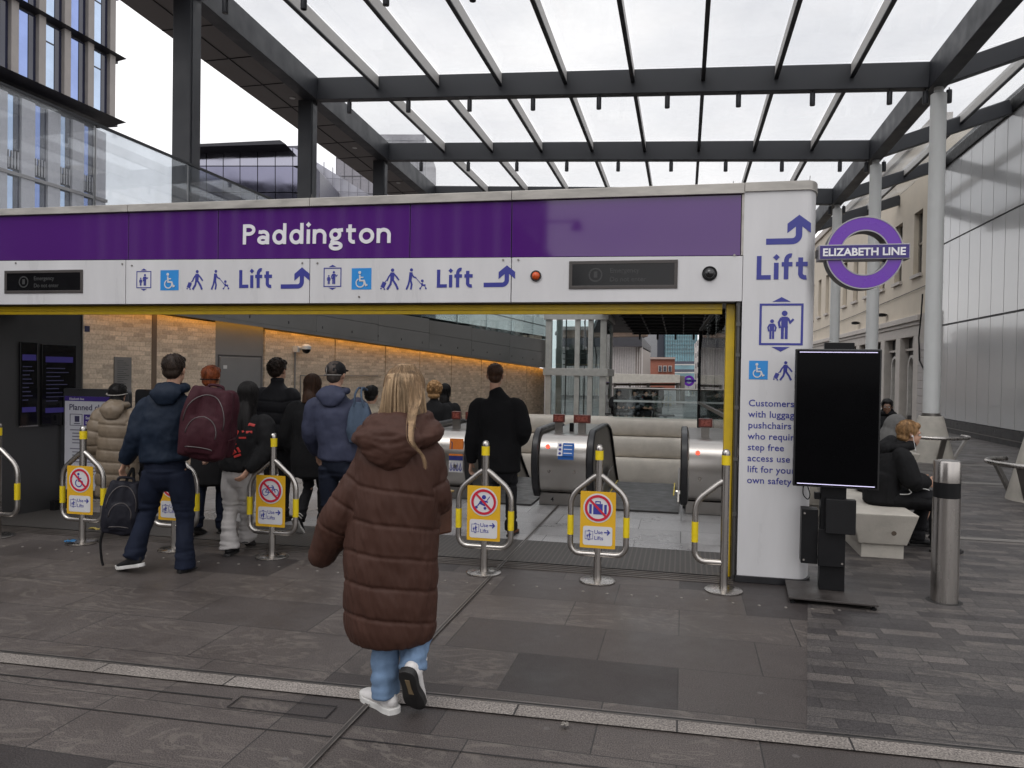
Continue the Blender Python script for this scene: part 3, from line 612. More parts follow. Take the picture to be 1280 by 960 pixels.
mb = MB(); mb.span((1.0, YR + .04, zc - .03), (ring_c.x - rr * .8, YR + .10, zc + .03)); mb.build('bracket', CASE, rd)

# ================================================================ GLASS CANOPY
def zr(X, Y=17.2): return (7.58 + (4.9 - X) * .0425 if X <= 4.9 else 7.58 + (X - 4.9) * .34) - .010 * (Y - 17.2)
can = thing('glass_canopy', 'large glass canopy of dark grey beams high over the station forecourt', 'canopy', (-2, 17, 0))
def xl(Y): return -8.66 - .046 * (Y - 12.05)
BY = [7.0, 12.1, 17.2, 22.35, 27.6, 32.7]; XLc, XRc, XE = -8.68, 4.9, 8.12; DB = .52
for Y in BY:
    mb = MB(); mb.beam((xl(Y) + .16, Y, zr(xl(Y), Y) + DB / 2), (XRc - .16, Y, zr(XRc, Y) + DB / 2), .24, DB); mb.build('cross_beam', M['char'], can, bevel=.01)
    mb = MB(); mb.beam((XRc + .16, Y, zr(XRc + .16, Y) + DB / 2 - .05), (XE, Y, zr(XE, Y) + DB / 2 - .12), .22, DB * .72); mb.build('outrigger_beam', M['char'], can, bevel=.01)
for X, wd in ((XLc, .32), (XRc, .32)):
    mb = MB(); X0, X1 = (xl(6.7), xl(33.2)) if X < 0 else (X, X); mb.beam((X0, 6.7, zr(X0, 6.7) + DB / 2), (X1, 33.2, zr(X1, 33.2) + DB / 2), wd, DB + .03); mb.build('main_beam', M['char'], can, bevel=.01)
mb = MB(); mb.beam((XE + .12, 6.7, zr(XE, 6.7) + .22), (XE + .12, 33.2, zr(XE, 33.2) + .22), .22, .46); mb.build('edge_beam', M['black'], can, bevel=.01)
rx = [-7.19 + 1.495 * k for k in range(8)] + [6.95]
for X in rx:
    up = .24 if X < 4.9 else .14
    mb = MB(); mb.beam((X, 6.8, zr(X, 6.8) + up + .145), (X, 33.0, zr(X, 33.0) + up + .145), .055, .26); rf = mb.build('rafter', M['rafter'], can)
    mb = MB(); mb.beam((X, 6.8, zr(X, 6.8) + up), (X, 33.0, zr(X, 33.0) + up), .085, .026); mb.build('flange', M['char'], rf)
gx = [XLc] + rx[:8] + [XRc, 6.95, XE]
for j in range(len(BY) - 1):
    for i in range(len(gx) - 1):
        a, b = gx[i] + .02, gx[i + 1] - .02; y0, y1 = BY[j] + .02, BY[j + 1] - .02; off = (lambda X: DB + .05 if X <= 4.95 else DB - .05)
        za = lambda X, Y: zr(X, Y) + (DB + .035 if X <= 4.95 else DB * .6)
        mb = MB(); mb.add([((xl(y0) if i == 0 else a), y0, za(a, y0)), (b, y0, za(b, y0)), (b, y1, za(b, y1)), ((xl(y1) if i == 0 else a), y1, za(a, y1))], [(0, 1, 2, 3)]); mb.v += [v + Vector((0, 0, .02)) for v in mb.v[:4]]
        mb.f += [[7, 6, 5, 4], [0, 4, 5, 1], [1, 5, 6, 2], [2, 6, 7, 3], [3, 7, 4, 0]]
        mb.build('glass_pane', M['glassroof'], can)
# soffit along the left edge
mb = MB(); mb.add([(xl(6.7) - .17, 6.7, 8.32), (xl(6.7) - 1.35, 6.7, 8.30), (xl(33.2) - 1.35, 33.2, 8.03), (xl(33.2) - .17, 33.2, 8.05)], [(0, 1, 2, 3)]); mb.v += [v + Vector((0, 0, .3)) for v in mb.v[:4]]
mb.f += [[7, 6, 5, 4], [0, 4, 5, 1], [1, 5, 6, 2], [2, 6, 7, 3], [3, 7, 4, 0]]; so_ = mb.build('soffit', M['soffit'], can)
mb = MB()
for k in range(18): y = 7.4 + 1.45 * k; mb.beam((xl(y) - .20, y, 8.307 - .010 * (y - 7)), (xl(y) - 1.34, y, 8.287 - .010 * (y - 7)), .02, .01)
mb.beam((xl(6.7) - .75, 6.7, 8.302), (xl(33) - .75, 33, 8.032), .02, .012); mb.build('soffit_joints', M['black'], so_)
mb = MB()
for k in range(6): y = 9 + 4.0 * k; mb.lathe([(.07, -.012), (.07, .0)], (xl(y) - .45, y, 8.31 - .010 * (y - 7)), 16)
mb.build('downlights', pm('downlight_white', (.6, .6, .58), .4), so_)
# spotlights hanging from the beams
def spotlight(loc, lab):
    t = thing('spotlight', lab, 'spotlight', loc, 0, 'black cylinder spotlights under the canopy beams')
    mb = MB(); mb.lathe([(.052, -.26), (.055, -.25), (.055, -.02), (.05, 0)], loc, 18); mb.build('housing', M['char'], t, smooth=30)
    mb = MB(); mb.lathe([(.012, 0), (.012, .05)], loc, 8); mb.build('stem', M['char'], t)
    mb = MB(); mb.lathe([(.042, -.2605), (.042, -.2635)], loc, 14); mb.build('lens', M['gloss_black'], t); return t
ordn = ['near', 'second', 'third', 'far']
s0 = None
for j, Y in enumerate(BY[1:5]):
    for k in range(9):
        X = -7.94 + 1.495 * k; loc = Vector((X, Y - .02, zr(X, Y) - .045))
        lab = 'small black cylinder spotlight hanging under the %s canopy cross beam' % ordn[j]
        if s0 is None: s0 = spotlight(loc, lab)
        else: c_ = copy_tree(s0); c_.location = loc; c_['label'] = lab
        (s0 if (j == 0 and k == 0) else c_)['group'] = 'spotlights under the %s canopy cross beam' % ordn[j]
# dark columns on the left
for k, (Y, lab) in enumerate(((12.05, 'nearest dark steel column rising behind the gateway at left'), (17.2, 'middle dark steel column on the left side of the canopy'), (22.35, 'farthest left dark steel column behind the gateway'))):
    XC = xl(Y) - (.01 if k == 0 else .14); t = thing('steel_column', lab, 'column', (XC, Y, 0), 0, 'dark columns under the left canopy edge')
    mb = MB(); mb.span((XC - .18, Y - .15, 0), (XC + .18, Y + .15, zr(XC, Y) - .002)); mb.build('shaft', M['char'], t, bevel=.012)
    mb = MB(); mb.span((XC + .182, Y - .11, 0), (XC + .192, Y + .11, zr(XC, Y) - .1)); mb.build('cover_plate', pm('char_lite', (.040, .042, .050), .42), t)
# white columns on concrete cones, right
for k, (Y, lab) in enumerate(((17.1, 'first fully visible white round column on a concrete cone base'), (22.3, 'middle slim white column rising behind the roundel sign'), (27.6, 'farthest slim white column behind the roundel sign'), (12.05, 'white column and concrete cone base cut off at the right edge'))):
    X = 4.92; t = thing('white_column', lab, 'column', (X, Y, 0), 0, 'white columns under the right canopy beam')
    mb = MB(); mb.lathe([(.155, .93), (.155, 4.2), (.150, zr(X, Y) - .16), (.09, zr(X, Y) - .12), (.09, zr(X, Y) - .005)], (X, Y, 0), 28); mb.build('shaft', M['colwhite'], t, smooth=35)
    mb = MB(); mb.lathe([(.45, .004), (.45, .02), (.375, .32), (.285, .70), (.230, .915), (.215, .925)], (X, Y, 0), 32); mb.build('concrete_base', M['conc'], t, smooth=35)
    mb = MB(); mb.lathe([(.19, .926), (.19, .95), (.17, .955), (.17, .985)], (X, Y, 0), 28); mb.build('collar', M['steel_dk'], t, smooth=30)
    for s in (-1, 1):
        loc = Vector((X + s * .22, Y + .1, zr(X, Y) - .045)); c_ = copy_tree(s0); c_.location = loc; c_['label'] = 'small black cylinder spotlight beside the %s white column head' % ('nearest visible', 'middle', 'farthest', 'cut off')[k]; c_['group'] = 'spotlights beside the %s white column head' % ('nearest visible', 'middle', 'farthest', 'cut off')[k]
# curved lean rails round the cone bases
def lean_rail(c, r, a0, a1, lab):
    t = thing('lean_rail', lab, 'lean rail', c, 0, 'curved steel lean rails round the columns'); c = Vector(c)
    mb = MB(); mb.tube([c + Vector((r * math.cos(R(a)), r * math.sin(R(a)), .52)) for a in range(a0, a1 + 1, 8)], .035, 12); mb.build('rail', M['steel'], t, smooth=True)
    for a in (a0 + 22, (a0 + a1) // 2, a1 - 22):
        d = Vector((math.cos(R(a)), math.sin(R(a)), 0)); mb = MB(); mb.beam(c + d * (r - .02) + Vector((0, 0, .49)), c + d * (r - .28) + Vector((0, 0, .0)), .10, .045, d); mb.build('leg', M['steel_dk'], t, bevel=.004)
    return t
lean_rail((4.92, 17.1, 0), .68, 170, 380, 'curved steel lean rail round the nearest white column base')
lean_rail((4.92, 12.05, 0), .68, 110, 340, 'curved steel lean rail cut off by the right edge of the picture')
# ================================================================ STATION INTERIOR (open air, behind the gateway)
W1, W2 = Vector((-8.03, 8.97, 0)), Vector((-5.24, 29.57, 0)); WT = (W2 - W1).normalized(); WN = Vector((WT.y, -WT.x, 0))   # brick wall line, facing right
def wp(t, z, h=0.0): return W1 + WT * t + Vector((0, 0, z)) + WN * h
def wz(t): return 2.52 - .0335 * t         # light line sinks slowly along the wall
def wpx(px, py):             # pixel -> (t, z) on the wall
    v = ray(px, py); k = WN.dot(W1 - CAM) / WN.dot(v); p = CAM + v * k; return WT.dot(p - W1), p.z
def brick(name, bw, bh, c):
    m = bpy.data.materials.new(name); n, b = nodes_of(m); lk = n.links.new; N = n.nodes.new
    t = N('ShaderNodeTexCoord'); mp = N('ShaderNodeMapping'); mp.inputs['Rotation'].default_value = (R(90), 0, 0)
    br = N('ShaderNodeTexBrick'); br.inputs['Scale'].default_value = 1; br.inputs['Brick Width'].default_value = bw; br.inputs['Row Height'].default_value = bh; br.inputs['Mortar Size'].default_value = .007
    br.inputs['Color1'].default_value = (*[q * .76 for q in c], 1); br.inputs['Color2'].default_value = (*[min(1, q * 1.28) for q in c], 1); br.inputs['Mortar'].default_value = (*[q * .95 for q in c], 1)
    # run bricks along the wall: use (along, z) as the brick plane
    sx = N('ShaderNodeSeparateXYZ'); lk(t.outputs['Object'], sx.inputs[0]); cb = N('ShaderNodeCombineXYZ'); lk(sx.outputs['X'], cb.inputs['X']); lk(sx.outputs['Z'], cb.inputs['Y'])
    lk(cb.outputs[0], br.inputs['Vector'])
    z = N('ShaderNodeTexNoise'); z.inputs['Scale'].default_value = 30; z.inputs['Detail'].default_value = 6; lk(t.outputs['Object'], z.inputs['Vector'])
    mr = N('ShaderNodeMapRange'); mr.inputs['From Min'].default_value = .3; mr.inputs['From Max'].default_value = .7; mr.inputs['To Min'].default_value = .8; mr.inputs['To Max'].default_value = 1.2; lk(z.outputs['Fac'], mr.inputs['Value'])
    v = N('ShaderNodeVectorMath'); v.operation = 'SCALE'; lk(br.outputs['Color'], v.inputs[0]); lk(mr.outputs[0], v.inputs['Scale']); lk(v.outputs[0], b.inputs['Base Color'])
    b.inputs['Roughness'].default_value = .85
    bp = N('ShaderNodeBump'); bp.inputs['Strength'].default_value = .5; bp.inputs['Distance'].default_value = .01; bp.invert = True; lk(br.outputs['Fac'], bp.inputs['Height']); lk(bp.outputs[0], b.inputs['Normal'])
    return m
BRICK = brick('buff_brick', .215, .068, (.50, .41, .315))
wall = thing('brick_wall', 'long buff brick panel wall lit along its top by an amber light strip', 'wall', W1, math.atan2(WT.y, WT.x))
def wslab(name, t0, t1, z0, zt0, zt1, h0, h1, mat, parent=wall, bevel=0):
    mb = MB(); mb.prism([wp(t0, z0, h1), wp(t1, z0, h1), wp(t1, zt1, h1), wp(t0, zt0, h1)], WN * (h0 - h1)); return mb.build(name, mat, parent, bevel=bevel)
tj = [0.0, 1.2, 2.57]
for a, b in ((0.0, 1.2), (1.29, 2.56)): wslab('brick_panel', a, b, 0.0, wz(a), wz(b), -.2, 0, BRICK)
wslab('pilaster', 1.2, 1.29, 0, wz(1.2), wz(1.29), -.2, .012, pm('brown_joint', (.12, .085, .06), .6))
js = [3.82] + [wpx(x, 440)[0] for x in (419, 482, 525, 564.5, 602, 634, 659)] + [20.6]
for a, b in zip(js[:-1], js[1:]): wslab('brick_panel', a + .025, b - .025, -.0, wz(a), wz(b), -.2, 0, BRICK)
wslab('joint_backing', 3.8, 20.6, -.0, wz(3.8), wz(20.6), -.3, -.08, pm('joint_brown', (.06, .045, .035), .7))
# amber strip tucked under the cladding
mb = MB()
for a, b in ((.0, 20.6),): mb.beam(wp(a, wz(a) + .055, .115), wp(b, wz(b) + .055, .115), .06, .014)
mb.build('light_strip', M['amber'], wall); mb = MB()
for a, b in ((.0, 20.6),): mb.beam(wp(a, wz(a) + .045, .165), wp(b, wz(b) + .045, .165), .012, .07)
mb.build('light_shield', M['grey'], wall)
# grey door bay
wslab('grey_bay', 2.57, 3.80, 0, wz(2.57) + .06, wz(3.8) + .06, -.2, -.01, M['grey2'])
dr = wslab('service_door', 2.67, 3.72, .02, 1.86, 1.86, -.02, .012, M['grey2'], bevel=.004)
mb = MB(); f = Face(wp(0, 0, .012), WT, (0, 0, 1)); f.stroke(mb, [(2.64, 0), (2.64, 1.89), (3.75, 1.89), (3.75, 0)], .018, .003, base=-.02); mb.build('door_frame', M['dark'], dr)
mb = MB(); mb.box(wp(3.60, 1.0, .05), (.03, .1, .03)); mb.tube([wp(3.60, 1.0, .05), wp(3.48, 1.0, .05)], .012); mb.build('handle', M['steel'], dr)
mb = MB(); f.rect(mb, 2.74, 1.66, 2.83, 1.72, .002); mb.build('door_plate', pm('plate_white', (.5, .5, .5), .4), dr)
# cladding above the brick, sinking to the right
def cz(t): return 2.92 - .022 * (t - 10) if t > 2 else 3.1
for a, b in ((0.0, 2.56), (2.56, 5.2), (5.2, 7.6), (7.6, 10.2), (10.2, 13.0), (13.0, 16.2), (16.2, 20.7)):
    for u0, u1 in ((.0, .52), (.53, 1.0)):
        def zz(t, u): lo = wz(t) + .075; hi = 3.12 - .012 * a; return lo + (hi - lo) * u
        mb = MB(); mb.prism([wp(a + .006, zz(a, u0), .175), wp(b - .006, zz(b, u0), .175), wp(b - .006, zz(b, u1), .175), wp(a + .006, zz(a, u1), .175)], WN * -.225); mb.build('cladding_panel', M['grey'], wall, bevel=.004)
mb = MB()
for k in range(18): q = wp(1.0 + k * 1.1, 2.64 - .030 * k, .18); mb.box(q, (.012, .02, .05))
mb.build('fixings', M['dark'], wall)
# glazed balustrade on top of the cladding
bal = thing('glass_balustrade', 'tinted glass balustrade above the brick wall behind the lintel', 'balustrade', wp(8, 3.0), 0)
for k in range(2, 9):
    a, b = 1.0 + k * 2.25, 1.0 + (k + 1) * 2.25 - .03; z0 = 3.125 - .012 * a
    mb = MB(); mb.prism([wp(a, z0, .06), wp(b, z0, .06), wp(b, z0 + 1.15, .06), wp(a, z0 + 1.15, .06)], WN * .02); mb.build('glass_pane', M['glassg'], bal)
mb = MB(); mb.beam(wp(5.5, 4.206, .07), wp(21.2, 4.02, .07), .04, .05); mb.build('handrail', M['steel_dk'], bal)
mb = MB(); mb.beam(wp(5.5, 3.646, .045), wp(21.2, 3.46, .045), .02, .03)
for k in range(2, 10): mb.beam(wp(1 + k * 2.25, 3.1 - .012 * (1 + k * 2.25), .03), wp(1 + k * 2.25, 4.24 - .012 * (1 + k * 2.25), .03), .03, .03, WT)
mb.build('rail_posts', M['grey'], bal)
# terrace behind wall (building shown over the gateway at left)
t = thing('terrace_block', 'low grey terrace building behind the brick wall', 'building', wp(8, 0, -3), math.atan2(WT.y, WT.x))
mb = MB(); mb.prism([wp(-6, 0, -.35), wp(21, 0, -.35), wp(21, 0, -12), wp(-6, 0, -12)], (0, 0, 3.0)); mb.build('wall', M['grey'], t)
mb = MB(); mb.prism([wp(-6, 3.0, -.05), wp(21, 3.0, -.05), wp(21, 3.0, -12), wp(-6, 3.0, -12)], (0, 0, .1)); mb.build('roof_deck', M['soffit'], t)
# dark cladding with departure screens at far left
dk = thing('screen_wall', 'dark metal wall with two black departure screens at left', 'wall', (-7.3, 7.0, 0))
D1 = gnd(62, 637); D1 = Vector((D1.x, D1.y, 0)); DT = WT; DN = WN
def dp(t, z, h=0.0): return D1 + DT * t + Vector((0, 0, z)) + DN * h
def dpx(px, py): v = ray(px, py); k = DN.dot(D1 - CAM) / DN.dot(v); p = CAM + v * k; return DT.dot(p - D1), p.z
te = dpx(103, 550)[0]
mb = MB(); mb.prism([dp(-3.0, 0), dp(te, 0), dp(te, 2.62), dp(-3.0, 2.62)], -DN * .35); mb.build('cladding', M['dark'], dk, bevel=.006)
mb = MB(); mb.beam(dp(te - .02, 0, .006), dp(te - .02, 2.6, .006), .018, .02, DN); mb.beam(dp(-2, 2.36, .004), dp(te, 2.36, .004), .012, .012); mb.build('edge_trim', M['steel_dk'], dk)
SCRB = pm('screen_blue', (.01, .012, .05), .15)
for (x0, x1, y0, y1) in ((23, 44, 427, 531), (50, 92, 430, 530)):
    t0, z1 = dpx(x0, y0); t1, z0 = dpx(x1, y1)
    mb = MB(); mb.prism([dp(t0, z0, .005), dp(t1, z0, .005), dp(t1, z1, .005), dp(t0, z1, .005)], DN * .03); s_ = mb.build('departure_screen', M['gloss_black'], dk, bevel=.004)
    mb = MB(); h = z1 - z0; ww = t1 - t0; f = Face(dp(0, 0, .035), DT, (0, 0, 1))
    for q in (.78,): f.rect(mb, t0 + ww * .1, z0 + h * q, t1 - ww * .1, z0 + h * (q + .07))
    f.rect(mb, t0 + ww * .1, z0 + h * .16, t1 - ww * .1, z0 + h * .22)
    mb.build('lit_bar', emit('screen_glow', (.025, .018, .12), .3), s_)
    mb = MB()
    for k in range(9): f.rect(mb, t0 + ww * .12, z0 + h * (.30 + .05 * k), t0 + ww * (.45 + .35 * ((k * 37) % 10) / 10), z0 + h * (.312 + .05 * k))
    mb.build('screen_lines', emit('screen_lines', (.03, .03, .07), .18), s_)
mb = MB(); f = Face(dp(0, 0, .0), DT, (0, 0, 1)); t0, z0 = dpx(24, 533); t1, _ = dpx(92, 533); f.rect(mb, t0, z0 - .01, t1, z0 + .004, .004); mb.build('shelf_line', M['steel'], dk)
# wall plaque and camera
a, b = wpx(142, 446), wpx(163, 490); mb = MB(); f = Face(wp(0, 0, 0), WT, (0, 0, 1)); f.rect(mb, a[0], b[1], b[0], a[1], .02)
pl = tagit(mb.build('wall_plaque', pm('plaque_grey', (.16, .155, .15), .45), None, bevel=.002), 'grey notice plaque fixed to the brick wall', 'plaque')
mb = MB()
for k in range(12): f.rect(mb, a[0] + .05, a[1] - .06 - .03 * k, a[0] + .05 + (b[0] - a[0]) * (.35 + .4 * ((k * 7) % 5) / 5), a[1] - .052 - .03 * k, .001, base=.02)
mb.build('plaque_lines', pm('plaque_dark', (.06, .06, .06), .5), pl)
a = wpx(108, 411); mb = MB(); f.rect(mb, a[0] - .03, a[1] - .04, a[0] + .05, a[1] + .04, .004); q_ = tagit(mb.build('wall_number_plate', pm('plate_navy', (.02, .025, .07), .4)), 'tiny dark blue number plate high on the brick wall', 'plate')
q = wp(4.72, 2.10, .16); t = thing('cctv_camera', 'white dome camera on a grey conduit on the brick wall', 'camera', wp(4.72, 1.3, .02))
mb = MB(); mb.tube([wp(4.72, .6, .02), wp(4.72, 2.02, .02)], .018, 8); mb.build('conduit', M['grey'], t)
mb = MB(); mb.box(wp(4.72, 2.06, .05), (.10, .10, .12)); mb.tube([wp(4.72, 2.08, .05), wp(4.80, 2.10, .20)], .035, 10); mb.build('bracket', pm('cam_white', (.55, .55, .53), .4), t)
mb = MB(); mb.ball(wp(4.80, 2.06, .22), .085, 16, 10); mb.build('dome', M['gloss_black'], t, smooth=True)
mb = MB(); mb.lathe([(.09, .0), (.095, .06), (.04, .10)], wp(4.80, 2.06, .22), 18); mb.build('hood', pm('cam_white', (.55, .55, .53), .4), t, smooth=40)
a = wpx(373, 469); b = wpx(470, 470); mb = MB(); zz = (a[1] + b[1]) / 2; mb.tube([wp(a[0], .9, .05), wp(a[0], zz, .05), wp(b[0], zz, .05)], .014, 8); tagit(mb.build('wall_pipe', M['grey']), 'thin grey pipe running along the lower brick wall', 'pipe')

# ---------------------------------------------------------------- poster boards
def board(name, lab, x0, x1, ytop, d, yaw, full):
    o = at((x0 + x1) / 2, 560, d); o.z = 0; t = thing(name, lab, 'notice board', o, yaw)
    sx = Vector((math.cos(yaw), math.sin(yaw), 0)); ww = (x1 - x0) / F_PX * d / max(.3, sx.dot(_r0)); hh = at((x0 + x1) / 2, ytop, d).z
    f = Face(o, sx, (0, 0, 1)); n = f.n
    mb = MB(); f.rrect(mb, -ww / 2, .12, ww / 2, hh, .05, h=.07, base=-.035); mb.build('frame', pm('board_frame', (.035, .036, .04), .35), t, bevel=.006)
    for sx_ in (-1, 1): mb = MB(); mb.box(o + f.x * sx_ * (ww * .38) + Vector((0, 0, .06)), (.07, .5, .118), Matrix.Rotation(yaw, 3, 'Z')); mb.build('foot', M['black'], t, bevel=.005)
    mb = MB(); f.rect(mb, -ww / 2 + .09, .22, ww / 2 - .06, hh - .09, .003, base=.036); ps = mb.build('poster', pm('poster_dark', (.05, .05, .055), .3) if not full else pm('poster_paper', (.62, .62, .67), .3, var=.03), t)
    return t, f, ww, hh, ps
t, f, ww, hh, ps = board('poster_board', 'black framed notice board with Planned closures poster', 71, 166, 486, 9.0, R(4), True)
px0, px1, pz1 = -ww / 2 + .09, ww / 2 - .06, hh - .09; pw = px1 - px0; B_ = .040
mb = MB(); f.rect(mb, px0, pz1 - .055, px1, pz1, .002, B_); f.rect(mb, px0 + pw * .33, pz1 - .34, px1 - pw * .02, pz1 - .21, .002, B_); mb.build('purple_band', pm('poster_purple', (.055, .028, .22), .4), ps)
mb = MB(); f.text(mb, 'Elizabeth line', px0 + .06, pz1 - .042, .026, bold=.01, base=B_ + .003); f.text(mb, 'Saturday 11 and', px0 + pw * .36, pz1 - .265, .034, bold=.012, base=B_ + .003); f.text(mb, 'Sunday 12 Feb', px0 + pw * .36, pz1 - .322, .034, bold=.012, base=B_ + .003); mb.build('white_text', M['wtext'], ps)
mb = MB(); f.text(mb, 'Planned closures', px0 + .06, pz1 - .16, .07, bold=.014, base=B_, width=pw * .86)
ink = pm('poster_ink', (.05, .045, .10), .5)
f.stroke(mb, [(px0 + .07, pz1 - .34), (px0 + pw * .30, pz1 - .34), (px0 + pw * .30, pz1 - .21), (px0 + .07, pz1 - .21), (px0 + .07, pz1 - .34)], .006, .001, B_); f.rect(mb, px0 + .13, pz1 - .30, px0 + .19, pz1 - .23, .001, B_); f.rect(mb, px0 + .12, pz1 - .325, px0 + .20, pz1 - .315, .001, B_)
mb.build('heading_text', ink, ps)
mb = MB(); z = pz1 - .40; k = 0
while z > .34:
    f.rect(mb, px0 + .07 + (.03 if k % 5 else 0), z, px0 + .07 + pw * (.28 + .5 * ((k * 13) % 7) / 7), z + .012, .001, B_); z -= .038 + (.03 if k % 5 == 4 else 0); k += 1
mb.build('small_print', pm('poster_grey', (.20, .19, .24), .5), ps)
board('poster_board', 'second black framed notice board half hidden by man in navy jacket', 166, 232, 487, 9.4, R(-4), False)

# ---------------------------------------------------------------- escalators
def newel(x0, x1, Y, lab, grp='escalator ends at the top landing', notice=True):
    """steel front between two handrails where two escalators meet the landing"""
    o = Vector(((x0 + x1) / 2, Y, 0)); t = thing('escalator_newel', lab, 'escalator end', o, 0, grp)
    prof = [(Y + .30, .90), (Y + .17, .885), (Y + .06, .80), (Y + .0, .66), (Y + .0, .50), (Y + .045, .33), (Y + .13, .20), (Y + .30, .16)]      # rounded front, side view (y, z)
    pr = catmull(prof, 5)
    mb = MB(); xa, xb = x0 + .10, x1 - .10; vs = []
    for y, z in pr: vs += [(xa, y, z), (xb, y, z)]
    mb.add(vs, [(2 * i, 2 * i + 1, 2 * i + 3, 2 * i + 2) for i in range(len(pr) - 1)])
    n = len(pr); mb.add([(xa, y, z) for y, z in pr] + [(xa, Y + .5, .16), (xa, Y + .5, .9)], [list(range(n + 2))]); mb.add([(xb, y, z) for y, z in pr] + [(xb, Y + .5, .16), (xb, Y + .5, .9)], [list(range(n + 2))[::-1]])
    fp = mb.build('front_panel', M['panel_steel'], t, smooth=50)
    mb = MB(); mb.span((xa - .03, Y + .20, .006), (xb + .03, Y + 2.3, .16)); mb.build('plinth', M['steel_dk'], t, bevel=.006)
    mb = MB(); mb.span((xa, Y + .30, .86), (xb, Y + 2.5, .895)); mb.build('deck', M['steel_dk'], t, bevel=.004)
    for x, s in ((x0 + .045, -1), (x1 - .045, 1)):
        path = [(x, Y + 5.2, -.95), (x, Y + 4.2, -.36), (x, Y + 3.3, .2), (x, Y + 2.75, .60), (x, Y + 2.3, .85), (x, Y + 1.7, .945), (x, Y + .9, .955), (x, Y + .45, .955), (x, Y + .2, .945), (x, Y + .03, .83), (x, Y - .045, .62), (x, Y - .02, .40), (x, Y + .06, .24), (x, Y + .18, .13)]
        mb = MB(); pp = catmull(path, 4)
        for i in range(len(pp) - 1): pass
        vs = []; fs = []
        for i, p in enumerate(pp):
            a, b = Vector(pp[max(i - 1, 0)]), Vector(pp[min(i + 1, len(pp) - 1)]); tt = (b - a).normalized(); nn = Vector((0, -tt.z, tt.y)); q = Vector(p)
            for dx, dn in ((-.04, -.018), (.04, -.018), (.044, .0), (.03, .02), (-.03, .02), (-.044, .0)): vs.append(q + Vector((dx, 0, 0)) + nn * -dn)
        for i in range(len(pp) - 1):
            for k in range(6): fs.append((6 * i + k, 6 * i + (k + 1) % 6, 6 * i + 6 + (k + 1) % 6, 6 * i + 6 + k))
        fs += [tuple(range(6))[::-1], tuple(range(6 * len(pp) - 6, 6 * len(pp)))]
        mb.add(vs, fs); mb.build('handrail', M['rubber'], t, smooth=50)
        mb = MB(); sp = [(y, z) for (_, y, z) in pp]; poly = [(x + s * .0, y, z) for y, z in sp] + [(x, Y + .5, .05), (x, Y + 5.2, -1.9)]
        mb.prism([(q[0] - s * .012, q[1], q[2]) for q in poly], (s * .022, 0, 0)); mb.build('side_panel', M['steel_dk'], t)
    # red no-entry light, bolts, notice
    mb = MB(); f = Face((xa, Y + .03, 0)); wd = xb - xa
    if notice is not None:
        f.disc(mb, wd * .17, .765, .026, .012); mb.build('indicator_light', emit('red_led', (1, .09, .05), 1.6), fp)
        mb = MB(); f2 = Face((xa, Y - .002, 0))
        for q in (.22, .78): f2.disc(mb, wd * q, .46, .022, .02, seg=12)
        mb.build('bolts', M['steel'], fp); mb = MB(); mb.span((xa, Y - .006, .585), (xb, Y - .001, .60)); mb.build('panel_seam', M['steel_dk'], fp)
    return t, fp, xa, xb
Yn = gnd(690, 640).y + .25
n0x = atY(664, 600, Yn).x; n1x = atY(742, 600, Yn).x
ntm, fpm, xa, xb = newel(n0x, n1x, Yn, 'steel escalator end with black handrails and blue notice, number 4 below')
wd = xb - xa
mb = MB(); up = Vector((0, .30, .95)).normalized(); f = Face((xa, Yn - .004, 0)); f.rect(mb, wd * .40, .60, wd * .74, .655, .001); mb.build('notice_lower', pm('notice_blue', (.02, .12, .42), .4), fpm)
mb = MB(); f = Face((xa, Yn - .010, .655), (1, 0, 0), (0, .33, .94)); f.rect(mb, wd * .50, .0, wd * .74, .165, .001, base=.004); nb = mb.build('notice_sheet', pm('notice_blue', (.02, .12, .42), .4), fpm)
mb = MB(); f.rect(mb, wd * .38, 0, wd * .495, .165, .001, base=.004)
for k in range(3): f.rect(mb, wd * .52, .03 + .05 * k, wd * .70, .04 + .05 * k, .001, base=.0055)
mb.build('notice_white', M['wtext'], nb); mb = MB()
for k in range(3): f.disc(mb, wd * .44, .03 + .052 * k, .017, .001, base=.0055, seg=14)
mb.build('notice_icons', M['blue'], nb)
mb = MB(); f = Face((xa, Yn + .198, 0)); f.rect(mb, wd * .18, .04, wd * .28, .13, .002); np_ = mb.build('number_plate', pm('plate_grey', (.22, .21, .20), .5), ntm)
mb = MB(); f.text(mb, '4', wd * .205, .055, .055, bold=.02, base=.003); mb.build('number_text', M['black'], np_)
r0x = atY(850, 600, Yn - .1).x
nr, fr_, xa2, xb2 = newel(r0x, r0x + .78, Yn - .1, 'steel escalator end half hidden by the right gate post')
l1x = atY(589, 600, Yn + .1).x
nl, fl_, xa3, xb3 = newel(l1x - .72, l1x, Yn + .1, 'steel escalator end with orange sticker behind woman in brown coat')
mb = MB(); f = Face((xb3, Yn + .003, 0), (1, 0, 0), (0, .15, .99)); f.rect(mb, -.20, .60, -.015, .82, .001); st = mb.build('sticker_orange', pm('sticker_orange', (.62, .17, .02), .4), fl_)
mb = MB(); f.text(mb, 'Please hold', -.145, .74, .026, bold=.012, width=.12); f.text(mb, 'the handrail', -.145, .69, .026, bold=.012, width=.12); f.stroke(mb, [(-.185, .64), (-.165, .64), (-.165, .76), (-.178, .78)], .014); mb.build('sticker_text', ink, st)
f = Face((xb3, Yn + .095, 0)); mb = MB(); f.rect(mb, -.20, .535, -.015, .590, .001); sb = mb.build('sticker_blue', pm('sticker_blue', (.03, .04, .20), .4), fl_)
mb = MB(); f.rect(mb, -.20, .38, -.015, .53, .001); sw = mb.build('sticker_white', M['white'], fl_)
mb = MB()
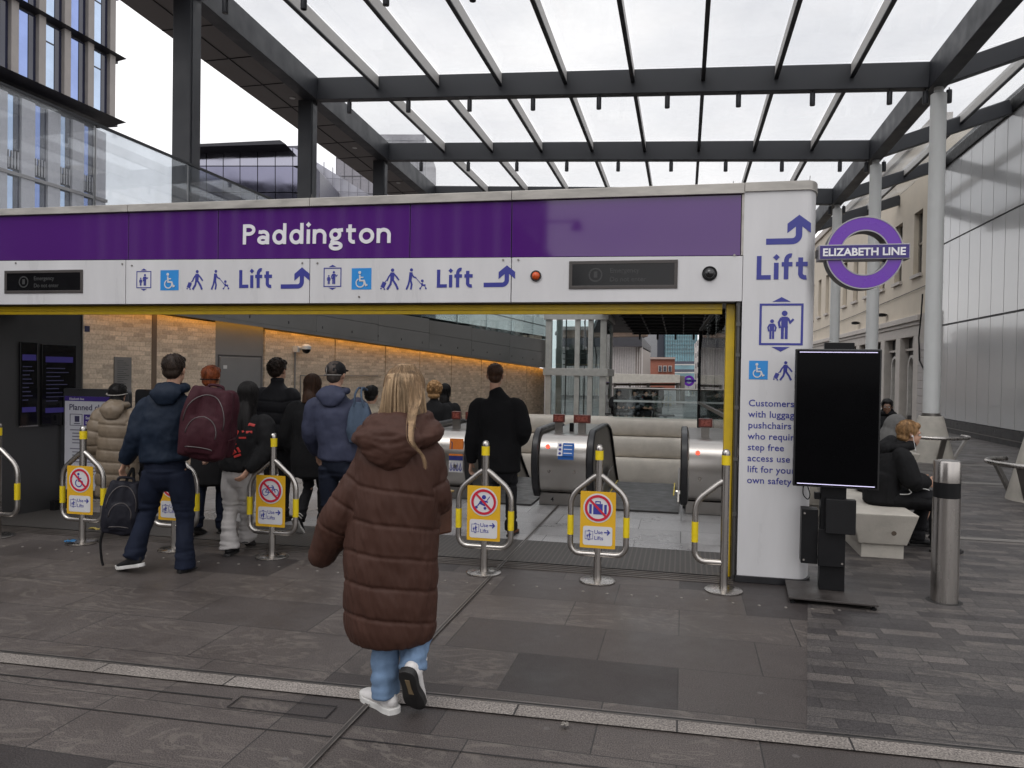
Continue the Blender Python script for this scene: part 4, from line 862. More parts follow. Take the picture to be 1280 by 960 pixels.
for k in range(4): f.stroke(mb, [(-.185 + .042 * k, .42), (-.172 + .042 * k, .50), (-.158 + .042 * k, .42), (-.172 + .042 * k, .40), (-.185 + .042 * k, .42)], .010, .001, base=.002)
mb.build('sticker_icons', M['blue'], sw)
# small red direction signs standing on the decks
def decksign(x, y, lab, wide=.16, dark_=False):
    t = thing('deck_sign', lab, 'sign', (x, y, .895)); mb = MB(); mb.span((x - .05, y - .03, .895), (x + .05, y + .03, 1.02)); mb.build('post', M['steel_dk'], t)
    mb = MB(); mb.span((x - wide / 2, y - .045, 1.022), (x + wide / 2, y + .035, 1.13)); b = mb.build('sign_box', pm('sign_box_red', (.11, .024, .018), .35), t, bevel=.006)
    mb = MB(); Face((x, y - .045, 1.076)).rect(mb, -wide * .36, -.035, wide * .36, .035, .002); mb.build('sign_face', pm('sign_face_red', (.22, .06, .045), .3, var=.5, scale=40), b)
cxm = (n0x + n1x) / 2
decksign(cxm - .17, Yn + .75, 'left small red sign box on the middle escalator end', .15); decksign(cxm + .14, Yn + .75, 'right small red sign box on the middle escalator end', .22)
mb = MB(); mb.lathe([(.03, .895), (.03, 1.0), (.022, 1.01)], (cxm - .02, Yn + .9, 0), 12); tagit(mb.build('deck_stud', M['black'], None), 'short black post between the two red sign boxes', 'post')
decksign(r0x + .30, Yn + .65, 'red sign box on the right escalator end', .17)
decksign(l1x - .40, Yn + .75, 'left red sign box on the left escalator end', .12); decksign(l1x - .18, Yn + .75, 'right red sign box on the left escalator end', .17)
mb = MB(); x_ = l1x + .02; mb.span((x_ - .10, Yn + .6, .90), (x_ + .16, Yn + .66, .94)); mb.box((x_ + .03, Yn + .60, .985), (.30, .02, .07), Matrix.Rotation(R(-20), 3, 'X'))
tagit(mb.build('deck_plate', pm('deck_plate_blue', (.05, .06, .16), .35)), 'low blue sign plate on the left escalator end', 'sign')
# escalator runs between the newels
def escal(x0, x1, lab):
    t = thing('escalator', lab, 'escalator', ((x0 + x1) / 2, Yn + .3, 0), 0, 'escalators going down from the station floor')
    mb = MB(); mb.span((x0, Yn + .05, .006), (x1, HY0 + .02, .028)); mb.build('landing_plate', pm('landing_steel', (.045, .043, .042), .4, metal=.6), t)
    mb = MB(); nst = 26; sd = .40; y = HY0 + .02; z = .026
    for k in range(nst):
        dz = 0 if k < 2 else -.205 * min(1, (k - 1) / 3); z += dz
        mb.span((x0 + .06, y, z - .24), (x1 - .06, y + sd, z)); y += sd
    mb.build('steps', pm('step_alu', (.06, .058, .057), .45, metal=.7), t)
    mb = MB()
    for s in (x0 + .075, x1 - .075): mb.span((s - .008, HY0 - .35, .029), (s + .008, HY0 + .9, .034))
    mb.build('yellow_edge', M['yellowband'], t)
    for x, s in ((x0, -1), (x1, 1)):
        mb = MB(); mb.prism([(x, Yn + .8, .0), (x, Yn + .9, .16), (x, Yn + 2.3, .30), (x, Yn + 10, -3.9), (x, Yn + 10, -4.9), (x, HY0, -.2)], (s * -.02, 0, 0)); mb.build('skirt', M['steel_dk'], t)
escal(n1x + .01, r0x - .01, 'wide escalator entry between the middle and right steel ends')
escal(l1x + .01, n0x - .01, 'escalator in front of the man in black, left of the middle steel end')
escal(l1x - .72 - 1.25, l1x - .73, 'leftmost escalator carrying the curly haired rider down')
# ribbed concrete far side of the void, carrying a glass parapet
TY = HY1
tier = thing('concrete_tiers', 'stepped rounded pale concrete ribs across the far side of the escalator void', 'wall', (-1.5, TY, -2))
for (z0, z1, y0) in ((.06, .50, TY + .2), (-.46, .05, TY - .1), (-1.22, -.47, TY - .40), (-2.0, -1.30, TY + .1), (-3, -2.05, TY + .0)):
    pr = [(y0 + .9, z1)] + [(y0 + .16 - .16 * math.cos(R(a)) * 0 + .16 * (1 - math.cos(R(90 - a))) - .0, z1 - .16 * (1 - math.sin(R(90 - a))) ) for a in range(0, 1)]
    n_ = 10; c_ = []
    for k in range(n_ + 1):
        a = math.pi * (k / n_) - math.pi / 2; c_.append((y0 + .10 * (1 - math.cos(a)), (z0 + z1) / 2 + (z1 - z0) / 2 * math.sin(a)))
    mb = MB(); mb.prism([(HX0 + .3, y, z) for y, z in c_[::-1]] + [(HX0 + .3, y0 + 1.2, z0), (HX0 + .3, y0 + 1.2, z1)], (HX1 - HX0 - .35, 0, 0)); mb.build('rib', M['conc2'], tier, smooth=50)
mb = MB()
for q in (-1.2, -.35): mb.span((q, TY - .30, -1.33), (q + .45, TY - .22, -1.235))
mb.build('step_light', emit('step_light', (1, .96, .88), 1.3), tier)
par = thing('glass_parapet', 'clear glass parapet with steel band on the concrete rib beyond the void', 'balustrade', (-1.5, TY + .5, .52))
PX0 = atY(767, 500, TY + .5).x
for k in range(4):
    x = PX0 + k * 1.12; mb = MB(); mb.span((x, TY + .5, .53), (x + 1.10, TY + .52, 1.28)); mb.build('glass_pane', M['glassg'], par)
mb = MB(); mb.span((PX0, TY + .47, .94), (HX1 - .1, TY + .495, .99)); mb.build('steel_band', pm('pale_band', (.42, .46, .45), .4), par)
mb = MB(); mb.tube([(PX0, TY + .51, 1.30), (HX1 - .1, TY + .51, 1.30)], .025); mb.build('top_rail', M['steel_dk'], par)
# glass screen right of the escalators
gs = thing('glass_screen', 'tall glass screen with black edge right of the escalators', 'glass screen', (.5, 13, 0))
p0 = Vector((atY(912, 480, 11.0).x + .15, 11.0, 0)); p1 = Vector((atY(874, 480, 19.0).x, 19.0, 0)); dv = (p1 - p0)
for k in range(4):
    a, b = p0 + dv * (k / 4 + .004), p0 + dv * ((k + 1) / 4 - .004); mb = MB(); mb.prism([a + Vector((0, 0, .1)), b + Vector((0, 0, .1)), b + Vector((0, 0, 2.9 - .07 * k)), a + Vector((0, 0, 2.98 - .07 * k))], dv.cross(Vector((0, 0, 1))).normalized() * .02); mb.build('glass_pane', glass('smoky_glass', (.66, .68, .68), .14), gs)
mb = MB(); mb.tube([p1 + Vector((0, 0, 0)), p1 + Vector((0, 0, 2.3)), p1 + Vector((0, -.3, 2.75)), p0 + Vector((0, 0, 3.1))], .035, 8); mb.build('edge_frame', M['black'], gs)
mb = MB(); mb.beam(p0 + Vector((0, 0, 1.02)), p1 + Vector((0, 0, 1.02)), .05, .06); mb.build('handrail', M['steel_dk'], gs)

# ---------------------------------------------------------------- lift tower
lt = thing('lift_tower', 'glass lift tower in a pale steel frame at the end of the brick wall', 'lift tower', (-3.7, 28, 0))
FRM = pm('pale_frame', (.52, .52, .49), .5)
lx0, lx1, ly0, ly1 = -4.95, -2.72, 27.6, 30.2
for x in (lx0 + .12, -3.78, -3.3, lx1 - .12):
    mb = MB(); mb.span((x - (.11 if x in (lx0 + .12, lx1 - .12) else .09), ly0, -.2), (x + (.11 if x in (lx0 + .12, lx1 - .12) else .09), ly0 + .2, 7.3)); mb.build('post', FRM, lt, bevel=.01)
for x in (lx0 + .12, lx1 - .12): mb = MB(); mb.span((x - .11, ly1 - .2, -.2), (x + .11, ly1, 7.3)); mb.build('post', FRM, lt)
for z in (-.05, 1.70, 3.72, 5.5, 7.2):
    mb = MB(); mb.span((lx0 - .06, ly0 - .06, z - .11), (lx1 + .06, ly0 + .01, z + .15)); mb.span((lx1 - .03, ly0 + .012, z - .11), (lx1 + .06, ly1, z + .15)); mb.build('cross_rail', FRM, lt, bevel=.008)
for z0, z1 in ((.1, 1.58), (1.86, 3.6), (3.9, 5.35), (5.7, 7.05)):
    mb = MB(); mb.span((lx0 + .24, ly0 + .07, z0), (lx1 - .24, ly0 + .09, z1)); mb.build('glass_pane', M['glassg'], lt)
    mb = MB(); mb.span((lx1 - .08, ly0 + .24, z0), (lx1 - .06, ly1 - .24, z1)); mb.build('glass_pane', M['glassg'], lt)
mb = MB(); mb.span((-4.35, ly0 + .9, 1.95), (-3.55, ly0 + 1.9, 2.55)); mb.span((-4.2, ly0 + .85, 2.55), (-3.7, ly0 + 1.5, 2.75))
for z in (2.0, 2.2, 2.4): mb.tube([(-4.4, ly0 + .7, z), (-3.5, ly0 + .7, z)], .02, 6)
for x in (-4.3, -3.6, -3.45): mb.tube([(x, ly0 + .75, -.2), (x, ly0 + .75, 7)], .025, 6)
mb.tube([(-3.3, ly0 + .5, 3.6), (-3.25, ly0 + .5, 3.0), (-3.12, ly0 + .5, 2.3), (-3.15, ly0 + .5, 1.9)], .02, 6); mb.tube([(-3.6, ly0 + .5, 3.6), (-3.5, ly0 + .5, 2.9), (-3.42, ly0 + .5, 2.2)], .02, 6)
mb.build('lift_machinery', pm('machinery', (.17, .17, .165), .45, metal=.5), lt)
# ================================================================ SURROUNDING BUILDINGS
# terrace screen on the left
t = thing('terrace_balustrade', 'tall clear glass balustrade with thin rail above the gateway at left', 'balustrade', (-8.2, 10, 3.1))
for k in range(6):
    y = 5.2 + 2.1 * k; mb = MB(); mb.span((-8.21, y, 3.11), (-8.19, y + 2.07, 5.08)); mb.build('glass_pane', glass('terrace_glass', (.84, .87, .90), .03, haze=.08, fres=.30), t)
mb = MB(); mb.beam((-8.2, 5, 5.10), (-8.2, 17.8, 5.10), .04, .035); mb.build('rail', M['char'], t)
mb = MB()
for k in range(6): mb.span((-8.235, 5.19 + 2.1 * k - .012, 3.1), (-8.215, 5.19 + 2.1 * k + .012, 5.08))
mb.build('clamps', M['steel_dk'], t)
# office tower at far left, stone fins above, striped cladding below
tw = thing('office_tower', 'office tower with beige stone fins and blue windows at far left', 'building', (-30, 24, 0))
STONE = pm('fin_stone', (.34, .315, .30), .7, var=.10, scale=1.5); PALE = pm('pale_cladding', (.60, .58, .60), .55, var=.05); DKS = pm('tower_dark', (.035, .035, .045), .4)
BLUEG = pm('window_blue', (.24, .31, .56), .06, metal=1.0, var=.12, scale=.6, rvar=.03); LITEG = pm('window_pale', (.42, .52, .68), .08, metal=1.0, var=.12, scale=.7, rvar=.03); NIGHT = pm('window_dark', (.012, .016, .045), .08, spec=.8, rvar=.03)
XT, YE = -25.0, 29.8; BP = 1.275; ZB = 12.55; FH = 2.85
mb = MB(); mb.span((-45, 10, ZB + .05), (XT - .20, YE - .1, 24)); mb.build('upper_core', DKS, tw)
mb = MB(); mb.span((-45, 10, 0), (XT - .45, YE - .12, ZB - .5)); mb.build('lower_core', DKS, tw)
for k in range(7):
    y = YE - .22 - BP * k; mb = MB(); mb.span((XT - .20, y - .17, ZB + .12), (XT, y + .17, 24)); mb.build('stone_fin', STONE, tw, bevel=.02)
for j in range(4):
    z = ZB + .05 + FH * j; mb = MB(); mb.prism([(XT + .25, 10, z + .06), (XT - .54, 10, z + .22), (XT - .54, 10, z - .06)], (0, YE - 9.65, 0)); mb.prism([(XT - .3, YE + .45, z + .06), (XT - 8, YE + .45, z + .06), (XT - 8, YE - .05, z + .16), (XT - .3, YE - .05, z + .16)], (0, 0, -.14)); mb.build('floor_ledge', DKS, tw)
for k in range(6):
    y1 = YE - .39 - BP * k; y0 = y1 - BP + .34
    for j in range(3):
        z0 = ZB + .15 + FH * j; z1 = z0 + FH - .2; ym = y0 + (y1 - y0) * .58
        wn = MB().span((XT - .22, y0 + .02, z0), (XT - .16, ym, z1)).build('window', BLUEG if k % 2 else LITEG, tw)
        MB().span((XT - .22, ym + .03, z0), (XT - .15, y1 - .02, z1)).build('dark_pane', NIGHT, wn)
        if k % 2 == 0: MB().span((XT - .158, y0 + .04, z1 - .75), (XT - .14, ym, z1 - .70)).build('transom', DKS, wn)
for k in range(6):
    y1 = YE - .25 - BP * k; mb = MB(); mb.span((XT - .42, y1 - BP * .50, 0), (XT - .30, y1, ZB - .52)); mb.build('pale_pier', PALE, tw)
    for j in range(4):
        z1 = ZB - .55 - FH * j; z0 = z1 - FH + .5; a, b = y1 - BP + .03, y1 - BP * .50
        wn = MB().span((XT - .44, a, z0), (XT - .40, (a + b) / 2, z1)).build('window', LITEG if k % 2 else BLUEG, tw)
        MB().span((XT - .44, (a + b) / 2 + .01, z0 + (.3 if k % 2 else 0)), (XT - .39, b - .01, z1)).build('dark_pane', NIGHT, wn)
        mb = MB()
        for q in range(4): mb.span((XT - .385, a + .08 + q * .14, z0 - .42), (XT - .36, a + .12 + q * .14, z0 + .25))
        mb.build('louvre', PALE, wn)
for j in (1, 2, 3): mb = MB(); mb.span((XT - .30, 12, ZB - .75 - FH * j), (XT - .24, YE - .2, ZB - .62 - FH * j)); mb.build('floor_band', STONE, tw)
# glazed block behind the columns
gb = thing('glass_office', 'low glazed office block with dark overhanging roof behind the left columns', 'building', at(310, 300, 62))
def vq(name, px, d, mat, par, th=.3, **k):
    """upright panel from image outline at depth d, given real thickness"""
    P = [at(x, y, d) for x, y in px]; mb = MB(); mb.prism(P, _f.normalized() * th); return mb.build(name, mat, par, **k)
GB = pm('office_glass', (.22, .22, .30), .10, metal=.9, var=.12, scale=.3); GB2 = pm('office_glass_pale', (.36, .36, .43), .12, metal=.9, var=.1, scale=.3)
vq('body', ((225, 186), (372, 182), (400, 215), (400, 460), (225, 460)), 63, pm('office_core', (.12, .12, .15), .4), gb, 12)
xs = [225, 242, 258, 279, 300, 322, 344, 366, 384]
for i in range(8):
    a, b = xs[i] + .5, xs[i + 1] - .5; tp = lambda x: 187 - (x - 245) * .02
    for (y0, y1, m_) in ((tp(a), 207, GB2), (208.2, 240, GB), (241.2, 275, GB)):
        vq('glass_panel', ((a, y1), (b, y1), (b, y0 if i < 7 else y0 + 8), (a, y0)), 62.7, m_, gb, .25)
vq('roof_slab', ((225, 184), (225, 181), (350, 175), (357, 180)), 61, pm('roof_dark', (.03, .03, .04), .5), gb, 14)
# tall grey tower and sloping glass roof further right
tt = thing('tiled_tower', 'grey gridded office tower partly hidden by the canopy soffit', 'building', at(480, 300, 95))
vq('facade', ((420, 168), (530, 168), (530, 465), (420, 465)), 95, pm('tower_grey', (.26, .25, .28), .4), tt, 15)
mb = MB(); f = Face(at(420, 465, 94.97), _r, _u)
for k in range(12): f.rect(mb, k * 1.0, 0, k * 1.0 + .05, 29, .03)
for k in range(14): f.rect(mb, 0, k * 2.2, 11, k * 2.2 + .06, .04)
mb.build('panel_joints', pm('joint_grey', (.09, .09, .105), .5), tt)
sg = thing('sloping_roof', 'pale sloping glass roof in front of the grey tower', 'roof', at(430, 260, 70))
vq('glazing', ((388, 198), (480, 255), (480, 465), (388, 465)), 70, pm('pale_glazing', (.40, .40, .46), .2, spec=.7, var=.2, scale=.3), sg, 4)
mb = MB()
for x in (395, 405, 416, 426, 436, 447, 458): y = 198 + (x - 388) * .62; mb.beam(at(x, y - 6, 69.7), at(x, 300, 69.7), .06, .06, _r)
for y in (222, 238, 252): mb.beam(at(388, y, 69.7), at(480, y + 4, 69.7), .05, .05)
mb.build('mullions', pm('mullion', (.22, .22, .25), .4), sg)
# bare trees behind the terrace screen
def bare_tree(loc, h, lab, seed):
    rnd = random.Random(seed); t = thing('bare_tree', lab, 'tree', loc, 0); mbt = MB(); mbb = MB()
    def grow(p, d, l, r, n):
        q = p + d * l; (mbt if n > 3 else mbb).tube([p, (p + q) / 2 + Vector((rnd.uniform(-1, 1), rnd.uniform(-1, 1), 0)) * l * .05, q], [r, r * .85, r * .7], 5, False)
        if n == 0: return
        for _ in range(3 if n > 1 else 4):
            dd = (d + Vector((rnd.uniform(-1, 1), rnd.uniform(-1, 1), rnd.uniform(-.2, .7))) * .75).normalized(); grow(q, dd, l * rnd.uniform(.6, .85), r * .62, n - 1)
    grow(Vector(loc), Vector((0, 0, 1)), h * .3, h * .02, 5)
    BARK = pm('bark', (.07, .06, .05), .9); mbt.build('trunk', BARK, t); mbb.build('crown', BARK, t)
for px, d, h, lab, s in ((162, 48, 8.2, 'bare winter tree seen through the terrace glass beside the office tower', 3), (188, 52, 7.6, 'smaller bare winter tree left of the nearest dark column', 5)):
    q = at(px, 300, d); bare_tree((q.x, q.y, 3.0 * 0), h + 3.5, lab, s)

# glass wall on the right
gw = thing('glazed_facade', 'tall grey translucent glass facade wall along the right side', 'building', (8.4, 19, 0))
PGL = pm('fritted_glass', (.50, .50, .50), .15, spec=.8, var=.04, scale=.5, coat=.3, rvar=.03)
for j, (z0, z1) in enumerate(((.42, 3.40), (3.46, 6.06), (6.11, 8.95))):
    for k in range(21):
        y1 = 27.85 - .87 * k; mb = MB(); mb.span((8.2, y1 - .842, z0), (8.24, y1, z1)); mb.build('glass_panel', PGL, gw)
mb = MB(); mb.span((8.245, 9.6, .3), (8.6, 27.87, 9.0)); mb.span((8.6, 9.6, 0), (14, 27.87, 9.0)); mb.build('backing', pm('facade_back', (.05, .05, .052), .5), gw)
mb = MB(); mb.span((8.12, 9.6, .0), (8.55, 27.9, .14)); mb.build('kerb_step', pm('black_stone', (.02, .02, .021), .35), gw, bevel=.01)
mb = MB(); mb.span((8.16, 9.6, .14), (8.5, 27.88, .40)); mb.build('plinth', pm('black_stone', (.02, .02, .021), .35), gw)
mb = MB(); mb.span((8.10, 9.6, .142), (8.125, 27.9, .165)); mb.build('plinth_trim', M['steel_dk'], gw)
# cream building beyond
cb = thing('cream_building', 'cream rendered Georgian building with sash windows and arched ground floor doors', 'building', (11, 42, 0))
CRM = pm('cream_render', (.62, .55, .45), .8, var=.08, scale=.8, bump=.1, bscale=20); STN = pm('painted_stone', (.52, .48, .44), .7, var=.1, scale=2); XB = 8.1
YW = [(28.9, 30.0)] ; wins = [29.58, 32.15, 34.7, 37.25, 39.8, 42.35, 44.9, 47.45, 50.0, 52.6, 55.2]
# wall with real window openings
def wall_with_holes(x, y0, y1, z0, z1, holes, th, mat, name, par):
    mb = MB(); ys = sorted({y0, y1} | {a for h in holes for a in h[:2]})
    for a, b in zip(ys[:-1], ys[1:]):
        hz = sorted([(h[2], h[3]) for h in holes if h[0] <= a + 1e-6 and h[1] >= b - 1e-6]); z = z0
        for p, q in hz:
            if p > z: mb.span((x, a, z), (x + th, b, p))
            z = q
        if z < z1: mb.span((x, a, z), (x + th, b, z1))
    return mb.build(name, mat, par)
holes = [(y, y + 1.05, 5.42, 7.68) for y in wins]
wall_with_holes(XB, 28.0, 62, 3.95, 10.2, holes, .3, CRM, 'upper_wall', cb)
for y in wins:
    wn = MB().span((XB + .20, y, 5.42), (XB + .23, y + 1.05, 7.68)).build('window', pm('sash_glass', (.05, .052, .055), .1, spec=.8), cb)
    mb = MB(); mb.span((XB + .16, y, 6.52), (XB + .199, y + 1.05, 6.60)); mb.span((XB + .16, y + .48, 5.5), (XB + .199, y + .54, 7.68))
    for a in (y, y + .99): mb.span((XB + .16, a, 5.42), (XB + .199, a + .06, 7.68))
    mb.build('frame', pm('sash_frame', (.32, .28, .23), .6), wn); MB().span((XB - .10, y - .08, 5.30), (XB + .1, y + 1.13, 5.415)).build('sill', STN, wn)
mb = MB(); mb.span((XB - .12, 28, 10.2), (XB + .4, 62, 10.5)); mb.build('parapet', STN, cb)
mb = MB(); mb.span((XB - .18, 29.3, 3.72), (XB + .3, 62, 3.93)); mb.span((XB - .10, 29.4, 3.58), (XB + .3, 62, 3.718)); mb.span((XB - .05, 29.5, 3.2), (XB + .3, 62, 3.578)); mb.build('cornice', STN, cb, bevel=.02)
ah = []
for k in range(12):
    y = 30.1 + 2.35 * k
    MB().span((XB - .08, y - .62, 0), (XB + .25, y - .02, 3.198)).build('pilaster', STN, cb, bevel=.02)
    wn = MB().span((XB + .25, y, .0), (XB + .29, y + 1.75, 3.2)).build('door', pm('door_dark', (.03, .03, .032), .4), cb)  # door panel in one even dark colour across the whole opening
    mb = MB(); pts = [(y + .42, .3)] + [(y + .42, 2.1)] + [(y + .87 - .45 * math.cos(R(a)), 2.1 + .45 * math.sin(R(a))) for a in range(15, 180, 15)] + [(y + 1.32, 2.1), (y + 1.32, .3)]
    pin = [(y + .87 + (a - y - .87) * .78, .3 + (z - .3) * .96) for a, z in pts]
    for i in range(len(pts) - 1): mb.prism([(XB + .10, *pts[i]), (XB + .10, *pts[i + 1]), (XB + .10, *pin[i + 1]), (XB + .10, *pin[i])], (.14, 0, 0))
    mb.build('arch', pm('arch_white', (.50, .48, .45), .6), wn); mb = MB(); mb.prism([(XB + .235, a, z) for a, z in pin], (.01, 0, 0)); mb.build('arch_panel', pm('arch_panel', (.25, .24, .235), .5), wn)
    mb = MB(); mb.span((XB + .12, y, 2.72), (XB + .24, y + 1.75, 2.80)); mb.span((XB + .15, y + .8, 2.8), (XB + .24, y + .95, 3.2)); mb.build('transom', STN, wn)
mb = MB()
for k in range(11): mb.span((XB - .10, 28.05, .02 + .265 * k), (XB + .25, 29.42, .02 + .265 * k + .25))
mb.build('rusticated_pier', pm('pier_paint', (.43, .40, .385), .6), cb, bevel=.012)
mb = MB(); mb.span((XB - .07, 28.0, 0), (XB + .24, 29.46, 3.95)); mb.build('pier_core', STN, cb)
mb = MB(); mb.tube([(XB - .14, 28.9, 4.6), (XB - .14, 29.0, 3.9), (XB - .13, 29.25, 3.1), (XB - .13, 29.1, 2.3), (XB - .13, 28.6, 2.0)], .025, 6)
mb.tube([(XB - .05, 28.0, 4.9), (XB - .05, 40, 4.7), (XB - .05, 60, 4.5)], .015, 5); mb.build('wall_cables', M['black'], cb)
for k, y in enumerate((34.2, 39.2)):
    mb = MB(); mb.lathe([(.02, 0), (.17, .02), (.17, .12), (.05, .15)], (XB - .2, y, 4.2), 14); mb.tube([(XB, y, 4.28), (XB - .2, y, 4.28)], .03, 6); mb.build('wall_lamp', M['black'], cb)
mb = MB(); mb.span((XB + .3, 28.0, 0), (16, 62, 10.2)); mb.build('core', CRM, cb)

# ---------------------------------------------------------------- seen far away through the gateway
WHT = pm('far_white', (.55, .53, .50), .6)
ck = thing('curtain_building', 'pale pleated curtain wall building with dark lattice cornice seen through gateway', 'building', at(790, 460, 58))
vq('wall', ((700, 432), (801, 432), (801, 520), (700, 520)), 58, pm('curtain_back', (.70, .67, .66), .5), ck, 6)
mb = MB()
for k in range(34): mb.span(at(702 + 3 * k, 520, 57.8), at(704.5 + 3 * k, 434, 57.95))
mb.build('pleats', pm('pleat', (.80, .76, .75), .5), ck)
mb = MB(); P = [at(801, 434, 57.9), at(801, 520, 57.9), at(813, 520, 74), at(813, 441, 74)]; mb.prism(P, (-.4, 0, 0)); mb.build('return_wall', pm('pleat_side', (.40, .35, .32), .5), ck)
P = [at(700, 433, 57.2), at(802, 433, 57.2), at(802, 421, 57.2), at(700, 423, 57.2)]; mb = MB(); mb.prism(P, _f * .5); P = [at(802.3, 433, 57.2), at(814, 440, 75), at(814, 433, 75), at(802.3, 421, 57.2)]; mb.prism(P, (-.3, .2, 0)); mb.build('cornice', pm('lattice_dark', (.055, .055, .065), .5), ck)
vq('tan_storey', ((700, 420.5), (810, 420.5), (810, 412), (700, 412)), 60, pm('tan_storey', (.40, .30, .24), .6), ck, 5)
vq('roof_eave', ((700, 412), (813, 412), (813, 408), (700, 408)), 59, pm('eave', (.30, .28, .27), .6), ck, 7)
rb = thing('red_brick_building', 'small red brick building with three white windows far beyond the gateway', 'building', at(830, 465, 95))
vq('wall', ((812, 449), (843.5, 449), (843.5, 520), (812, 520)), 95, pm('red_brick', (.33, .125, .085), .8), rb, 8)
vq('parapet', ((811, 449), (844, 449), (844, 446.5), (811, 446.5)), 94.7, pm('red_cap', (.40, .30, .26), .7), rb, 8)
for x in (823, 829, 835.5): wn = vq('window', ((x, 464.5), (x + 4.4, 464.5), (x + 4.4, 457), (x, 457)), 94.8, WHT, rb, .1); vq('pane', ((x + .8, 464), (x + 1.9, 464), (x + 1.9, 457.6), (x + .8, 457.6)), 94.7, NIGHT, wn, .05); vq('pane', ((x + 2.5, 464), (x + 3.6, 464), (x + 3.6, 457.6), (x + 2.5, 457.6)), 94.7, NIGHT, wn, .05)
bt = thing('blue_glass_tower', 'blue green glass tower with a dark left side far beyond the gateway', 'building', at(850, 440, 170))
vq('glass_front', ((831.5, 380), (872, 380), (872, 480), (831.5, 480)), 170, pm('teal_glass', (.16, .34, .40), .1, spec=.9, var=.35, scale=.25), bt, 20)
vq('dark_side', ((821.5, 380), (831, 380), (831, 480), (821.5, 480)), 170.5, pm('navy_side', (.02, .025, .04), .4), bt, 20)
mb = MB()
for k in range(12): mb.beam(at(831.5, 386 + 5 * k, 169.8), at(872, 386 + 5 * k, 169.8), .12, .12)
for k in range(14): mb.beam(at(832 + 3 * k, 380, 169.7), at(832 + 3 * k, 455, 169.7), .10, .1, _r)
mb.build('mullions', pm('tower_mullion', (.10, .16, .18), .4), bt)
for y in (455, 465): vq('lower_band', ((843.5, y), (870, y), (870, y - 3.4), (843.5, y - 3.4)), 168, NIGHT, bt, .3); vq('lower_sill', ((843.5, y + 1.5), (870, y + 1.5), (870, y + .1), (843.5, y + .1)), 167.9, WHT, bt, .3)
fw = thing('white_terrace', 'white terraced house row far beyond the gateway beside the glass screen', 'building', at(878, 460, 80))
mb = MB(); P = [at(884, 412, 66), at(868, 430, 100), at(868, 500, 100), at(884, 500, 66)]; mb.prism(P, (3, .5, 0)); mb.build('wall', WHT, fw)
for k in range(5):
    for j in range(5):
        u = .12 + .17 * k; x = 884 - 16 * u ** .8; d = 66 + 34 * u - .15; y0 = 418 + 13 * u + j * (15 - 2.5 * u); vq('window', ((x - 1.1, y0 + 6), (x + .3, y0 + 6), (x + .3, y0), (x - 1.1, y0)), d, NIGHT, fw, .05)
kb = thing('kiosk_lintel', 'beige concrete kiosk beam with posts beyond the glass parapet', 'kiosk', at(800, 500, 44))
mb = MB(); mb.prism([at(766, 478.5, 44), at(850, 478.5, 44), at(850, 468.5, 44), at(766, 467, 44)], _f * 1.2); mb.build('beam', pm('kiosk_beige', (.62, .59, .53), .6), kb, bevel=.01)
for x0, x1, m_ in ((850.5, 856, 'post_grey'), (767, 770, 'post_grey'), (809, 812, 'post_grey'), (846, 849, 'post_grey'), (787, 788.5, 'post_grey')): vq('post', ((x0, 522), (x1, 522), (x1, 478.8 if x0 < 850 else 470), (x0, 478.8 if x0 < 850 else 470)), 44.3, pm('post_grey', (.22, .20, .18), .6), kb, .2)
vq('back_panel', ((766, 500), (830, 500), (830, 484), (766, 484)), 45.5, pm('kiosk_back', (.25, .22, .20), .6), kb, .1)
vq('soffit_band', ((766, 482), (850, 482), (850, 479.2), (766, 479.2)), 45, pm('soffit_brown', (.14, .10, .075), .6), kb, .5)
rf = thing('far_roundel', 'tiny purple roundel sign on a pole far beyond the gateway', 'station sign', at(861, 490, 60))
o = at(861, 476, 60); f = Face(o, _r, _u); mb = MB(); f.ring(mb, 0, 0, .22, .42, .06); mb.build('ring', M['purple2'], rf); mb = MB(); f.rect(mb, -.55, -.09, .55, .09, .08); mb.build('bar', pm('bar_blue', (.03, .014, .16), .25), rf); mb = MB(); mb.tube([at(861, 483, 60.1), at(861, 520, 60.1)], .05, 6); mb.build('pole', M['colwhite'], rf)
# dark far canopy soffit
fcn = thing('far_canopy', 'dark gridded canopy soffit beyond the escalators', 'canopy', (-1, 36, 4.8))
za, zb_ = 3.95, 3.60
mb = MB(); mb.prism([(-2.62, 25.6, za), (1.6, 25.6, za), (1.6, 36, zb_), (-4.2, 36, zb_)], (0, 0, .3)); mb.build('soffit', pm('soffit_slate', (.05, .052, .056), .6, var=.2, scale=1), fcn)
mb = MB()
for k in range(9): y = 25.8 + 1.25 * k; z = za + (zb_ - za) * (y - 25.6) / 10.4; mb.span((-2.35, y, z - .10), (1.5, y + .05, z - .004))
for k in range(6): mb.beam((-2.3 + .75 * k, 25.7, za - .04), (-2.3 + .75 * k, 35.9, zb_ - .04), .05, .07)
mb.build('grid_ribs', pm('rib_dark', (.018, .019, .021), .5), fcn)
mb = MB()
for k in range(5): mb.lathe([(.05, -.36), (.05, -.02)], (-2.0 + .8 * k, 35.6, zb_ + .03), 8)
mb.build('downlights', M['char'], fcn)
for x in (1.4,): MB().span((x - .08, 35.2, 0), (x + .08, 35.36, zb_ + .1)).build('post', M['char'], fcn)
